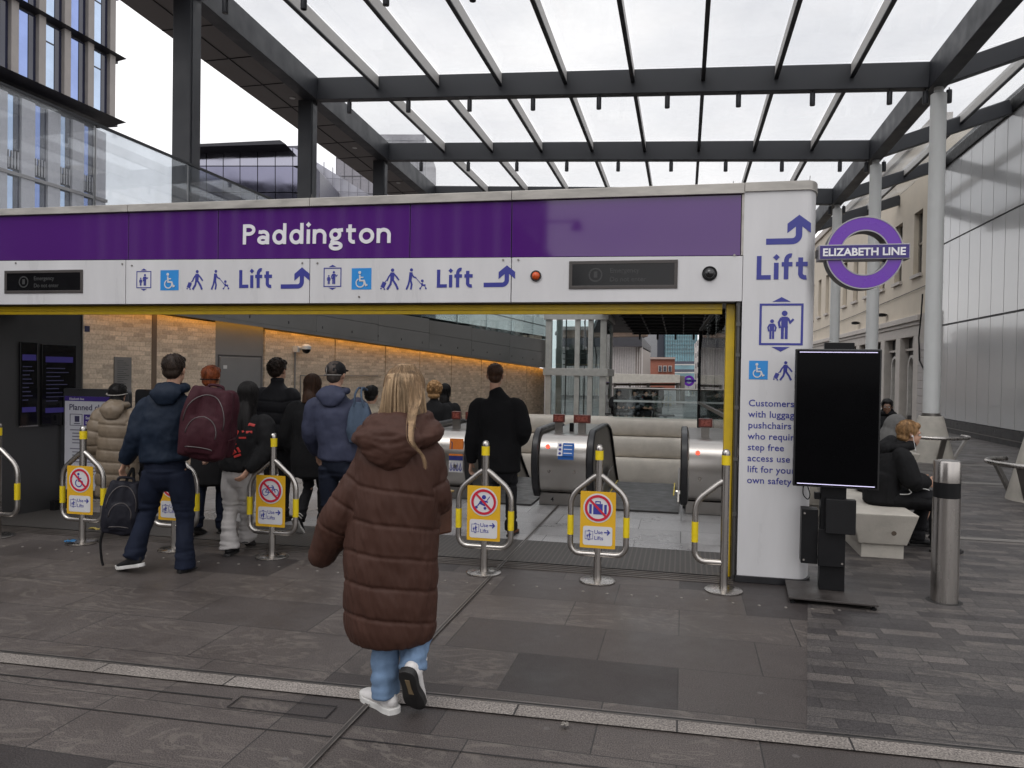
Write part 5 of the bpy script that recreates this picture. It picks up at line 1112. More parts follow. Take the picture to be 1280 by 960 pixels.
# buildings and lamp behind the camera, mirrored in the purple glass
ob = thing('mirrored_block', 'dark office block mirrored in the purple glass', 'building', (-26, -36, 0))
mb = MB(); mb.span((-48, -44, 0), (-10.2, -32, 15)); mb.build('wall', pm('block_dark', (.07, .068, .07), .6), ob)
for k in range(24): x = -40 + 1.25 * k; mb = MB(); mb.span((x, -32, 1), (x + .35, -31.7, 15)); mb.build('fin', PALE if k % 2 else STONE, ob)
mb = MB(); mb.prism([(-10.15, -33, 0), (-7.0, -33, 0), (-7.0, -33, 7.6), (-10.15, -33, 11)], (0, -6, 0)); mb.build('annex', pm('block_dark2', (.10, .095, .10), .6), ob)
sl_ = thing('street_lamp', 'black double armed street lamp mirrored in the purple glass', 'street lamp', (-4.7, -12, 0))
mb = MB(); mb.tube([(-4.7, -12, 0), (-4.7, -12, 3.5), (-4.7, -12, 6.9)], [.09, .07, .05], 10); mb.build('pole', M['black'], sl_)
mb = MB(); mb.tube([(-5.9, -12, 6.65), (-3.4, -12, 6.65)], .035, 8); mb.build('arm', M['black'], sl_)
for x in (-5.8, -3.5): mb = MB(); mb.lathe([(.06, 0), (.2, -.22), (.18, -.3), (.03, -.31)], (x, -12, 6.66), 12); mb.build('lantern', M['black'], sl_)

# ================================================================ STREET FURNITURE
BARR = 'steel hoop barriers with yellow bands across the entrance'
def barrier(loc, lab, half=0, sign=None):
    t = thing('hoop_barrier', lab, 'barrier', loc, 0, BARR); L_ = Vector(loc)
    def P(x, z, y=0): return L_ + Vector((x, y, z))
    mb = MB(); mb.lathe([(.031, .016), (.031, 1.06), (.031, 1.072), (.030, 1.085), (.022, 1.10), (.008, 1.108)], L_, 20); mb.build('post', M['steel'], t, smooth=35)
    mb = MB(); mb.lathe([(.145, .004), (.145, .010), (.135, .016), (.034, .018)], L_, 32); mb.build('base_plate', M['steel'], t, smooth=30)
    mb = MB(); mb.lathe([(.0335, .985), (.0335, 1.06)], L_, 20); mb.build('yellow_band', M['yellowband'], t, smooth=30)
    for s in ((-1, 1) if half == 0 else (half,)):
        pth = [(0, .868), (.05, .835), (.17, .735)] + [(.225 - .09 + .09 * math.cos(R(a)), .60 + .14 * math.sin(R(a))) for a in (50, 35, 20, 8)] + [(.225, .57), (.225, .32)] + [(.225 - .08 + .08 * math.cos(R(a)), .30 + .08 * math.sin(R(a))) for a in (0, -22, -45, -68, -90)] + [(.06, .22), (0, .22)]
        mb = MB(); mb.tube([P(s * a, b) for a, b in pth], .0235, 14, False); mb.build('hoop', M['steel'], t, smooth=True)
        z0, z1 = (.37, .53); mb = MB(); mb.tube([P(s * .225, z0), P(s * .225, z1)], .0262, 14); mb.build('yellow_band', M['yellowband'], t, smooth=30)
    if sign:
        f = Face(P(0, .505, -.038)); w, h = .142, .228
        mb = MB(); f.rrect(mb, -w, -h, w, h, .008, h=.003, base=-.004); s_ = mb.build('sign_plate', M['signyel'], t)
        mb = MB(); f.disc(mb, 0, .095, .118, .0008, seg=40); mb.build('sign_disc', M['white'], s_)
        mb = MB(); f.rrect(mb, -.118, -.205, .118, -.052, .018, h=.0008); mb.build('sign_panel', M['white'], s_)
        B1 = .0012; mb = MB(); g = Face(f.o + f.n * B1, f.x, f.y)
        if sign == 'wheelchair': picto_wheel(g, mb, -.075, .022, .15)
        elif sign == 'bicycle':
            for sx in (-1, 1): g.ring(mb, sx * .048, .078, .026, .033)
            for st in ([(-.048, .078), (-.022, .122), (.028, .122), (.0, .078), (-.048, .078)], [(0, .078), (-.026, .134)], [(.048, .078), (.026, .132), (.012, .140)], [(-.04, .135), (-.014, .135)]): g.stroke(mb, st, .007)
        elif sign == 'pushchair':
            g.disc(mb, .002, .135, .018); g.stroke(mb, [(-.004, .112), (-.03, .085)], .024); g.stroke(mb, [(-.03, .085), (.012, .066)], .016); g.stroke(mb, [(.0, .07), (.052, .142)], .006); g.disc(mb, -.062, .05, .012); g.disc(mb, .012, .044, .012); g.stroke(mb, [(-.03, .09), (-.052, .062)], .010); g.stroke(mb, [(-.004, .105), (.035, .095)], .012)
        elif sign == 'luggage':
            g.rect(mb, -.038, .045, .038, .13); g.rect(mb, -.070, .048, -.050, .125); g.rect(mb, .050, .048, .070, .125); g.stroke(mb, [(-.018, .132), (-.018, .148), (.018, .148), (.018, .132)], .008)
        mb.build('prohibited_symbol', M['blue'], s_); mb = MB()
        g2 = Face(f.o + f.n * B1, f.x, f.y); picto_lift(g2, mb, -.100, -.155, .062)
        g.stroke(mb, [(.052, -.098), (.092, -.098)], .010); g.stroke(mb, [(.076, -.078), (.095, -.098), (.076, -.118)], .010)
        g.text(mb, 'Use', -.028, -.112, .032, bold=.01, h=.0008); g.text(mb, 'Lifts', -.028, -.160, .032, bold=.01, h=.0008)
        mb.build('use_lifts_notice', M['blue'], s_)
        mb = MB(); g = Face(f.o + f.n * .0035, f.x, f.y); g.ring(mb, 0, .095, .086, .106, .0008, seg=48); g.stroke(mb, [(-.066, .161), (.066, .029)], .018, .0010); mb.build('prohibition_ring', M['red'], s_)
    return t
YB = 6.19
for px, sign, half, lab in ((-3, None, 1, 'plain steel hoop barrier cut off by the left picture edge'), (103, 'wheelchair', 0, 'yellow signed hoop barrier forbidding wheelchairs'), (218, 'pushchair', 0, 'hoop barrier mostly hidden behind the legs of the man in navy'), (340, 'bicycle', 0, 'yellow signed hoop barrier forbidding bicycles'),
                            (605, 'pushchair', 0, 'yellow signed hoop barrier forbidding pushchairs'), (747, 'luggage', 0, 'yellow signed hoop barrier forbidding luggage'), (905, None, -1, 'half hoop barrier without sign beside the yellow gate post')):
    q = atY(px, 700, YB); barrier((q.x, YB, 0), lab, half, sign)
# steel bollard
q = gnd(1180, 752); t = thing('steel_bollard', 'brushed steel bollard with a black band standing on the paving', 'bollard', q)
mb = MB(); mb.lathe([(.094, .0), (.094, .79)], q, 36); mb.build('lower_shaft', M['steel'], t, smooth=30)
mb = MB(); mb.lathe([(.0925, .7905), (.0925, .905)], q, 36); mb.build('black_band', M['black'], t, smooth=30)
mb = MB(); mb.lathe([(.094, .9055), (.094, 1.055), (.090, 1.066), (.06, 1.072), (.01, 1.074)], q, 36); mb.build('cap', M['steel'], t, smooth=30)
mb = MB(); mb.lathe([(.125, .0045), (.10, .007)], q, 30); mb.build('collar', DK, t)
# screen totem
o = gnd(1037, 747); ya = R(-4); t = thing('screen_totem', 'black digital screen on a freestanding post with steel base plate', 'display totem', o, ya)
X_ = Vector((math.cos(ya), math.sin(ya), 0)); f = Face(o, X_, (0, 0, 1)); RZ = Matrix.Rotation(ya, 3, 'Z')
def tb(name, x0, x1, z0, z1, y0, y1, mat, par=None, bevel=.004):
    mb = MB(); mb.box(f.p((x0 + x1) / 2, (z0 + z1) / 2, -(y0 + y1) / 2), (x1 - x0, y1 - y0, z1 - z0), RZ); return mb.build(name, mat, par or t, bevel=bevel)
S_ = 5.79 / 960
tb('base_plate', -.31, .30, .035, .050, -.27, .25, pm('rusty_plate', (.035, .030, .028), .5, var=.35, scale=5, rvar=.2), bevel=.003)
for x, y in ((-.28, -.24), (.27, -.24), (-.28, .22), (.27, .22)): mb = MB(); mb.lathe([(.022, .003), (.022, .015), (.010, .016), (.010, .034)], f.p(x, 0, -y), 10); mb.build('levelling_foot', M['black'], t)
tb('post', -.075, .105, .05, 1.1, .02, .14, M['black'])
tb('cable_box', -.21, -.09, .24, .66, .03, .18, M['black']); tb('lower_housing', -.09, .10, .24, .52, -.02, .019, M['black']); tb('player_box', -.045, .165, .50, .76, -.06, .015, pm('box_black', (.010, .010, .011), .5, spec=.22))
tb('junction_box', -.12, -.078, .74, .79, .03, .1, M['black']); tb('top_cap', -.07, .14, 1.893, 1.945, .03, .12, M['black'])
sc_ = tb('screen', -.285, .318, .845, 1.893, -.05, .02, pm('bezel_black', (.006, .006, .007), .3), bevel=.006)
mb = MB(); f3 = Face(f.p(0, 0, .0505), X_, (0, 0, 1)); f3.rect(mb, -.273, .857, .306, 1.881, .001); mb.build('screen_glass', pm('totem_glass', (.0015, .0015, .002), .10, var=.1, rvar=.02, spec=.06), sc_)
for z in (.866, 1.866): mb = MB(); f3.rect(mb, -.255, z, .288, z + .005, .001, base=.002); mb.build('light_line', emit('screen_line', (.75, .70, 1.0), .75), sc_)
mb = MB()
for x, z in ((-.19, .27), (-.19, .63), (.08, .27)): f.disc(mb, x, z, .008, .004, base=-.02 if x < -.1 else .02, seg=10)
mb.build('screws', M['steel'], t)
mb = MB(); mb.tube(catmull([tuple(f.p(-.20, .86, -.03)), tuple(f.p(-.205, .78, -.01)), tuple(f.p(-.17, .74, -.01)), tuple(f.p(-.155, .78, -.02)), tuple(f.p(-.18, .86, -.03))], 5), .004, 6); mb.build('loose_cable', M['black'], t)
# concrete bench block
bo = gnd(1108, 700); t = thing('concrete_bench', 'pale concrete bench block with tapered sides behind the black screen', 'bench', bo)
def bench_block(x0, x1, y0, y1, par):
    mb = MB(); mb.span((x0 + .05, y0 + .06, 0), (x1 - .06, y1 - .05, .13)); mb.build('plinth', M['conc'], par, bevel=.008)
    mb = MB(); b = [(x0 + .02, y0 + .03), (x1 - .04, y0 + .03), (x1 - .04, y1), (x0 + .02, y1)]; tp = [(x0 - .06, y0 - .05), (x1 + .04, y0 - .05), (x1 + .04, y1), (x0 - .06, y1)]
    mb.add([(x, y, .134) for x, y in b] + [(x, y, .43) for x, y in tp], [(3, 2, 1, 0), (4, 5, 6, 7), (0, 1, 5, 4), (1, 2, 6, 5), (2, 3, 7, 6), (3, 0, 4, 7)]); return mb.build('seat_block', M['conc'], par, bevel=.012)
sb_ = bench_block(1.60, 2.08, 7.66, 9.6, t)
mb = MB(); Face((0, 7.66, 0), (1, 0, 0), (0, -.14, 1)).disc(mb, 1.90, .27, .022, .004, base=.03); mb.build('fixing_plug', pm('plug_rust', (.10, .075, .055), .7), t)
t2 = thing('concrete_bench', 'second pale concrete bench block further back behind the seated person', 'bench', (1.5, 10.3, 0)); bench_block(1.42, 1.92, 9.75, 11.4, t2)
# pale paving bands on the right forecourt
for k, (y, a, b) in enumerate(((8.85, 2.3, 9), (13.6, 3.2, 9), (16.4, 3.4, 9))): sheet('paving_band', [(a, y, b, y + .14 + .1 * k)], .008, pm('pale_band_stone', (.15, .14, .13), .6, var=.2, scale=5))

# bits of litter by the barriers
def litter(px, py, lab, mat, sz, seed):
    q = gnd(px, py, .012); rnd = random.Random(seed); vs = []; fs = []; n = 5
    for i in range(n):
        for j in range(n): vs.append((q.x + (i / (n - 1) - .5) * sz[0] + rnd.uniform(-.006, .006), q.y + (j / (n - 1) - .5) * sz[1] + rnd.uniform(-.006, .006), .008 + rnd.uniform(0, .022)))
    for i in range(n - 1):
        for j in range(n - 1): fs.append((i * n + j, i * n + n + j, i * n + n + j + 1, i * n + j + 1))
    o = tagit(MB().add(vs, fs).build('wrapper' if seed == 2 else 'paper_scrap', mat), lab, 'wrapper' if seed == 2 else 'paper scrap', None, 'thing'); sd = o.modifiers.new('thick', 'SOLIDIFY'); sd.thickness = .002
litter(88, 677, 'crumpled blue wrapper on the paving by the wheelchair sign barrier', pm('wrapper_blue', (.03, .14, .30), .35), (.11, .05), 2)
litter(119, 661, 'small yellowish scrap on the paving behind the wheelchair sign barrier', pm('scrap_yellow', (.35, .27, .06), .6), (.12, .05), 4)
litter(706, 907, 'pale flattened paper scrap on the near paving', pm('scrap_pale', (.24, .22, .20), .8), (.035, .03), 6)
# ================================================================ PEOPLE
def V(*a): return Vector(a)
class Blob:
    """closed lofts that are fused into ONE continuous surface"""
    def __init__(s): s.mb = MB()
    def limb(s, pts, side=(1, 0, 0), sub=4, seg=16, cap=True, dome=1.0):
        """pts: (position, rx, ry) ; rx along side"""
        P = catmull([(*p[0], p[1], p[2] if len(p) > 2 else p[1]) for p in pts], sub) if len(pts) > 1 else pts
        pos = [Vector(p[:3]) for p in P]; n = len(P); side = Vector(side); rings = []
        for i in range(n):
            t = (pos[min(i + 1, n - 1)] - pos[max(i - 1, 0)]).normalized(); sd = side - t * side.dot(t)
            if sd.length < 1e-3: sd = t.orthogonal()
            sd.normalize(); rings.append((pos[i], sd, t.cross(sd), P[i][3], P[i][4], t))
        full = []
        if cap:
            p, a, b, rx, ry, t = rings[0]; m = min(rx, ry) * dome
            for k in (80, 55, 28): full.append((p - t * m * math.sin(R(k)), a, b, rx * math.cos(R(k)), ry * math.cos(R(k))))
        full += [r[:5] for r in rings]
        if cap:
            p, a, b, rx, ry, t = rings[-1]; m = min(rx, ry) * dome
            for k in (28, 55, 80): full.append((p + t * m * math.sin(R(k)), a, b, rx * math.cos(R(k)), ry * math.cos(R(k))))
        o = len(s.mb.v)
        for p, a, b, rx, ry in full:
            for k in range(seg): q = 2 * math.pi * k / seg; s.mb.v.append(p + a * (rx * math.cos(q)) + b * (ry * math.sin(q)))
        for i in range(len(full) - 1):
            for k in range(seg): k2 = (k + 1) % seg; s.mb.f.append([o + i * seg + k, o + i * seg + k2, o + (i + 1) * seg + k2, o + (i + 1) * seg + k])
        s.mb.f.append([o + k for k in range(seg)][::-1]); e = o + (len(full) - 1) * seg; s.mb.f.append([e + k for k in range(seg)]); return s
    def ball(s, c, r, rot=None):
        m = MB().ball((0, 0, 0), r, 18, 12); s.mb.add([(rot @ v if rot is not None else v) + Vector(c) for v in m.v], m.f); return s
    def fuse(s, name, mat, parent, voxel=.011, smooth=3, disp=None, factor=.5):
        me = bpy.data.meshes.new('t'); me.from_pydata([tuple(v) for v in s.mb.v], [], s.mb.f); me.update()
        bm = bmesh.new(); bm.from_mesh(me); bmesh.ops.recalc_face_normals(bm, faces=bm.faces); bm.to_mesh(me); bm.free()
        o = bpy.data.objects.new('t', me); COL.objects.link(o)
        r = o.modifiers.new('r', 'REMESH'); r.mode = 'VOXEL'; r.voxel_size = voxel; r.adaptivity = 0
        k = o.modifiers.new('s', 'SMOOTH'); k.factor = factor; k.iterations = smooth
        dg = bpy.context.evaluated_depsgraph_get(); m2 = bpy.data.meshes.new_from_object(o.evaluated_get(dg)); COL.objects.unlink(o); bpy.data.objects.remove(o); bpy.data.meshes.remove(me)
        if disp:
            nn = [v.normal.copy() for v in m2.vertices]
            for v, n in zip(m2.vertices, nn): v.co = v.co + n * disp(v.co, n)
            m2.update()
        m2.name = name; m2.materials.clear(); m2.materials.append(mat); m2.shade_smooth()
        ob = bpy.data.objects.new(name, m2); COL.objects.link(ob); ob.parent = parent; return ob

def cloth(name, c, rough=.8, bump=.35, bs=420, var=.14, sc_=5, sheen=0.0, spec=.18, **k): return pm(name, c, rough, var=var, scale=sc_, bump=bump, bscale=bs, spec=spec, rvar=.05)
def hairmat(name, c): return pm(name, c, .5, var=.5, scale=38, stretch=(1, 1, .12), bump=.4, bscale=140, spec=.22)
SKIN = pm('skin', (.46, .27, .19), .55, var=.06, scale=30, spec=.3); SKIN2 = pm('skin_deep', (.16, .085, .055), .5, var=.06, scale=30)
def folds(amp=.006, f=9.0, fine=.002, dirz=.45):
    def d(p, n):
        q = Vector((p.x * f, p.y * f, p.z * f * dirz)); return amp * (noise.noise(q) + .5 * noise.noise(q * 2.3 + V(5, 1, 3))) + fine * noise.noise(Vector((p.x * 40, p.y * 40, p.z * 28)))
    return d
def horiz_folds(zs, amp=.010, base=None):
    """creases that ring a trouser leg or sleeve near given heights"""
    b = base or folds()
    def d(p, n):
        s = sum(math.exp(-((p.z - z) / w) ** 2) for z, w in zs); return b(p, n) + amp * s * noise.noise(Vector((p.x * 6, p.y * 6, p.z * 34)))
    return d
def quilt(seams, arms=(), depth=.014, puff=.008, pucker=.005, jit=.02):
    """padding: seams at heights (torso) and along each sleeve; arms = list of (polyline, radius, seam parameters)"""
    def d(p, n):
        best = None
        for pl, r, sp in arms:
            acc = 0; tot = sum((b - a).length for a, b in zip(pl[:-1], pl[1:]))
            for a, b in zip(pl[:-1], pl[1:]):
                ab = b - a; t = max(0, min(1, (p - a).dot(ab) / ab.length_squared)); dd = (p - a - ab * t).length
                if best is None or dd < best[0]: best = (dd, r, (acc + t * ab.length), sp)
                acc += ab.length
        if best and best[0] < best[1] * 1.12: u, ss = best[2], best[3]
        else: u, ss = p.z + jit * noise.noise(Vector((p.x * 3, p.y * 3, 0))), seams
        dz = min(abs(u - q) for q in ss) if ss else 1
        e = -depth * math.exp(-(dz / .009) ** 2) + puff * (1 - math.exp(-(dz / .05) ** 2))
        q = Vector((p.x * 20 + p.z * 4, p.y * 20, p.z * 6)); g = Vector((p.x * 5 + 3, p.y * 5, p.z * 5))
        return e + pucker * (.30 + math.exp(-dz / .035)) * noise.noise(q) + .4 * pucker * noise.noise(q * 2.6) + .9 * pucker * noise.noise(g)
    return d

def hand(bl, w, dirv, palm_n, s=1.0, curl=.5, thumb_side=None):
    """palm, four bent fingers of unequal length and a thumb from the palm's side"""
    dirv = Vector(dirv).normalized(); pn = Vector(palm_n); pn = (pn - dirv * pn.dot(dirv)).normalized(); sd = dirv.cross(pn).normalized()
    if thumb_side is not None and sd.dot(Vector(thumb_side)) < 0: sd = -sd
    w = Vector(w); k = .085 * s
    bl.limb([(w - dirv * .02, .026 * s, .020 * s), (w + dirv * k * .35, .036 * s, .017 * s), (w + dirv * k * .95, .042 * s, .014 * s)], sd, 3, 12)
    for i, (o, l) in enumerate(((.030, .066), (.010, .076), (-.011, .070), (-.031, .054))):
        b = w + dirv * k * .92 + sd * o * s; d1 = (dirv + pn * curl * .5).normalized(); d2 = (dirv + pn * curl * 1.5).normalized(); d3 = (dirv * .5 + pn * (curl * 2.0)).normalized()
        a1 = b + d1 * l * .45 * s; a2 = a1 + d2 * l * .33 * s; a3 = a2 + d3 * l * .24 * s
        bl.limb([(b - d1 * .012, .0105 * s), (a1, .0095 * s), (a2, .0085 * s), (a3, .0072 * s)], sd, 2, 8)
    b = w + dirv * k * .25 + sd * .030 * s; d1 = (dirv * .6 + sd * .7 + pn * .25).normalized(); a1 = b + d1 * .040 * s; a2 = a1 + (dirv * .9 + sd * .15 + pn * .35).normalized() * .030 * s
    bl.limb([(b - d1 * .015, .014 * s), (a1, .011 * s), (a2, .0085 * s)], pn, 2, 8)

def head_blob(bl, c, h=1.75, rot=Matrix.Identity(3), neck=None):
    """c = centre of the skull; faces local +Y through rot"""
    k = h / 1.75
    def q(x, y, z): return Vector(c) + rot @ (V(x, y, z) * k)
    bl.ball(q(0, -.008, .028), (.074 * k, .094 * k, .088 * k), rot); bl.ball(q(0, .022, -.035), (.058 * k, .070 * k, .078 * k), rot)
    bl.ball(q(0, .062, -.090), (.026 * k, .024 * k, .022 * k), rot)                                      # chin
    bl.limb([(q(0, .082, .018), .011 * k, .010 * k), (q(0, .098, -.014), .013 * k, .014 * k), (q(0, .096, -.026), .017 * k, .011 * k)], rot @ V(1, 0, 0), 2, 10)   # nose
    bl.limb([(q(-.020, .083, -.060), .006 * k), (q(0, .092, -.057), .009 * k), (q(.020, .083, -.060), .006 * k)], (0, 0, 1), 2, 8); bl.limb([(q(-.016, .083, -.070), .006 * k), (q(0, .090, -.071), .009 * k), (q(.016, .083, -.070), .006 * k)], (0, 0, 1), 2, 8)
    bl.limb([(q(-.045, .076, .022), .010 * k), (q(0, .088, .026), .010 * k), (q(.045, .076, .022), .010 * k)], (0, 0, 1), 2, 8)
    for s in (-1, 1):
        bl.limb([(q(s * .076, -.006, -.030), .006 * k, .010 * k), (q(s * .084, -.012, .0), .008 * k, .017 * k), (q(s * .080, -.014, .018), .006 * k, .012 * k)], rot @ V(1, 0, 0), 2, 8)
    n = Vector(neck) if neck is not None else q(0, -.03, -.20)
    bl.limb([(n - V(0, 0, .03) * k, .062 * k, .058 * k), (n, .054 * k, .054 * k), (q(0, -.020, -.07), .050 * k, .054 * k)], (1, 0, 0), 3, 14)
def face_parts(body, c, h, rot):
    k = h / 1.75
    for s in (-1, 1):
        e = MB().ball(Vector(c) + rot @ (V(s * .031, .078, .004) * k), (.0125 * k, .0115 * k, .0105 * k), 12, 8); e.build('eye', pm('eye_white', (.6, .58, .56), .2), body, smooth=True, local=True)
        e = MB().ball(Vector(c) + rot @ (V(s * .031, .0868 , .004) * k), (.0058 * k, .004 * k, .0058 * k), 10, 6); e.build('iris', pm('iris', (.05, .035, .025), .2), body, smooth=True, local=True)
        m = MB().tube([Vector(c) + rot @ (V(s * x, y, z) * k) for x, y, z in ((.014, .091, .024), (.032, .089, .029), (.048, .078, .024))], [.004 * k, .0045 * k, .002 * k], 6); m.build('eyebrow', pm('brow', (.10, .06, .035), .7), body, smooth=True, local=True)

def shoe(parent, name, ank, yaw=0.0, pitch=0.0, s=1.0, mat=None, sole=None, chunky=1.0, stripes=None):
    """ank: ankle position; pitch>0 lifts the heel"""
    rot = Matrix.Rotation(yaw, 3, 'Z') @ Matrix.Rotation(-pitch, 3, 'X')
    def q(x, y, z): return Vector(ank) + rot @ V(x * s, y * s, z * s)
    b = Blob(); c = chunky
    b.limb([(q(0, -.012, .035), .040 * s * c, .046 * s), (q(0, -.010, -.01), .038 * s * c, .050 * s), (q(0, -.012, -.045), .038 * s * c, .052 * s)], rot @ V(1, 0, 0), 3, 14)
    b.limb([(q(0, -.045, -.040), .030 * s * c, .034 * s), (q(0, .0, -.036), .037 * s * c, .040 * s), (q(0, .07, -.050), .041 * s * c, .030 * s), (q(0, .135, -.060), .044 * s * c, .023 * s), (q(0, .175, -.064), .034 * s * c, .017 * s)], rot @ V(1, 0, 0), 3, 14)
    sh = b.fuse(name, mat, parent, .007, 2, lambda p, n: .0015 * noise.noise(p * 60))
    outl = [(-.030, -.075), (.0, -.088), (.030, -.075), (.038, -.03), (.034, .04), (.046, .10), (.044, .155), (.025, .195), (-.005, .202), (-.032, .185), (-.044, .14), (-.044, .09), (-.036, .03), (-.038, -.03)]
    o2 = catmull([(a, d_) for a, d_ in outl] + [outl[0]], 3)[:-1]; mb = MB(); th = .026 * (1.35 if c > 1.1 else 1)
    mb.prism([q(a * c, d_, -.066 - th + (.012 if d_ > .16 else 0)) for a, d_ in o2], rot @ V(0, 0, th * s)); mb.build('sole', sole, sh, local=True, bevel=.004)
    return sh, q, rot

def skel(h, lean=0.0, stride=0.0, arms=None, **ov):
    J = dict(head=V(0, .02 + lean, .928 * h), neck=V(0, -.005 + lean, .845 * h), chest=V(0, lean * .8, .74 * h), waist=V(0, lean * .4, .62 * h), pelvis=V(0, 0, .53 * h))
    for s, n in ((-1, 'L'), (1, 'R')):
        J['sh' + n] = V(s * .108 * h, -.005 + lean, .80 * h); J['el' + n] = V(s * .142 * h, -.03 + lean, .625 * h); J['wr' + n] = V(s * .140 * h, .06 + lean, .485 * h)
        st = s * stride; J['hip' + n] = V(s * .050 * h, 0, .52 * h); J['kn' + n] = V(s * .052 * h, .02 + st * .55, .285 * h); J['an' + n] = V(s * .052 * h, st, .052 * h + (0.03 if st < 0 else 0))
    J.update(ov); return J

def body(root, J, h, skin=SKIN, rot=Matrix.Identity(3), voxel=.0085, hands=True, curl=.5):
    b = Blob(); head_blob(b, J['head'], h, rot, J['neck'])
    b.limb([(J['pelvis'] - V(0, 0, .03), .10, .075), (J['waist'], .095, .07), (J['chest'], .11, .075), ((J['shL'] + J['shR']) / 2 + V(0, 0, -.03), .085, .05), (J['neck'], .05, .05)], (1, 0, 0), 3, 14)
    for n in 'LR':
        b.limb([((J['chest'] * .3 + J['sh' + n] * .7) + V(0, 0, -.02), .03), (J['sh' + n] + V(0, 0, -.04), .032), (J['el' + n], .036), (J['wr' + n], .026)], (0, 1, 0), 3, 10)
        b.limb([(J['pelvis'] * .4 + J['hip' + n] * .6, .07), (J['hip' + n], .072), (J['kn' + n], .048), (J['an' + n], .034)], (1, 0, 0), 3, 12)
        if hands:
            d = (J['wr' + n] - J['el' + n]).normalized(); inn = V(1 if n == 'L' else -1, 0, 0); hand(b, J['wr' + n] + d * .01, d, inn, h / 1.75, curl, (0, 1, 0))
    o = b.fuse('body', skin, root, voxel, 2)
    return o

def jacket(root, J, h, mat, hem, bulk=.02, wide=1.0, collar=.0, voxel=.011, disp=None, sleeve=.056, hemw=None, name='jacket', flare=0.0, arms=True, short=0.0, depth=1.0):
    b = Blob(); k = h / 1.75
    hw = hemw or .175 * k * wide + bulk
    rings = [(V(J['pelvis'].x, J['pelvis'].y, hem), hw + flare, (.125 * k + bulk) * depth + flare * .7)]
    if hem < .5 * h: rings.append((V(J['pelvis'].x, J['pelvis'].y, (hem + .58 * h) / 2), hw + flare * .5, (.125 * k + bulk) * depth + flare * .3))
    rings += [(J['waist'], .165 * k * wide + bulk, (.115 * k + bulk) * depth), (J['chest'], .180 * k * wide + bulk, (.118 * k + bulk) * depth)]
    sm = (J['shL'] + J['shR']) / 2
    rings += [(sm + V(0, 0, -.015), .172 * k * wide + bulk * .7, .092 * k + bulk * .6), (sm + V(0, 0, .045 * k), .105 * k, .072 * k + bulk * .4), (J['neck'] + V(0, 0, .01), .066 * k, .066 * k)]
    if collar: rings.append((J['neck'] + V(0, 0, .01 + collar), .064 * k, .068 * k))
    b.limb(rings, (1, 0, 0), 4, 26, True, .22)
    if arms:
        for n in 'LR':
            w = J['wr' + n]; e = J['el' + n]; s_ = J['sh' + n]; w = w + (e - w) * short
            b.limb([(s_ * .75 + J['chest'] * .25, sleeve * .95 + bulk * .4), (s_ + (e - s_) * .10 - V(0, 0, .012), sleeve * 1.06 + bulk * .5), ((s_ + e) / 2, sleeve * 1.04 + bulk * .7), (e, sleeve * .95 + bulk * .7), ((e + w) / 2, sleeve * .86 + bulk * .7), (w, sleeve * .62 + bulk * .5)], (0, 1, 0), 4, 16, True, .25)
    return b.fuse(name, mat, root, voxel, 4, disp or folds(.008, 8, .0015))
def trousers(root, J, h, mat, wide=1.0, voxel=.011, name='trousers', hemr=None, top=None, disp=None):
    b = Blob(); k = h / 1.75; tz = top or .60 * h
    b.limb([(V(J['pelvis'].x, J['pelvis'].y, tz), .155 * k, .105 * k), (J['pelvis'] + V(0, -.01, .0), .168 * k, .122 * k), (J['pelvis'] + V(0, -.005, -.06 * k), .150 * k, .115 * k)], (1, 0, 0), 3, 20)
    for n in 'LR':
        hp, kn, an = J['hip' + n], J['kn' + n], J['an' + n]; hr = hemr or .066 * k * wide
        b.limb([(hp + V(0, -.005, .02), .088 * k, .108 * k), ((hp * .6 + kn * .4), .084 * k * wide, .092 * k * wide), (kn, .064 * k * wide, .068 * k * wide), ((kn + an) / 2 + V(0, -.012, 0), .061 * k * wide, .068 * k * wide), (an + V(0, 0, -.030), hr, hr * 1.15)], (1, 0, 0), 5, 18, True, .06)
    zs = [(J['anL'].z + .06, .05), (J['anR'].z + .06, .05), (J['knL'].z, .05), (J['pelvis'].z - .12, .05)]
    return b.fuse(name, mat, root, voxel, 3, disp or horiz_folds(zs, .014, folds(.006, 9, .001)))
def strands(root, name, mat, curves, r=.0024):
    mb = MB()
    for c in curves: mb.tube(c, [r * (1 - .55 * i / (len(c) - 1)) for i in range(len(c))], 4, False)
    return mb.build(name, mat, root, smooth=True, local=True)
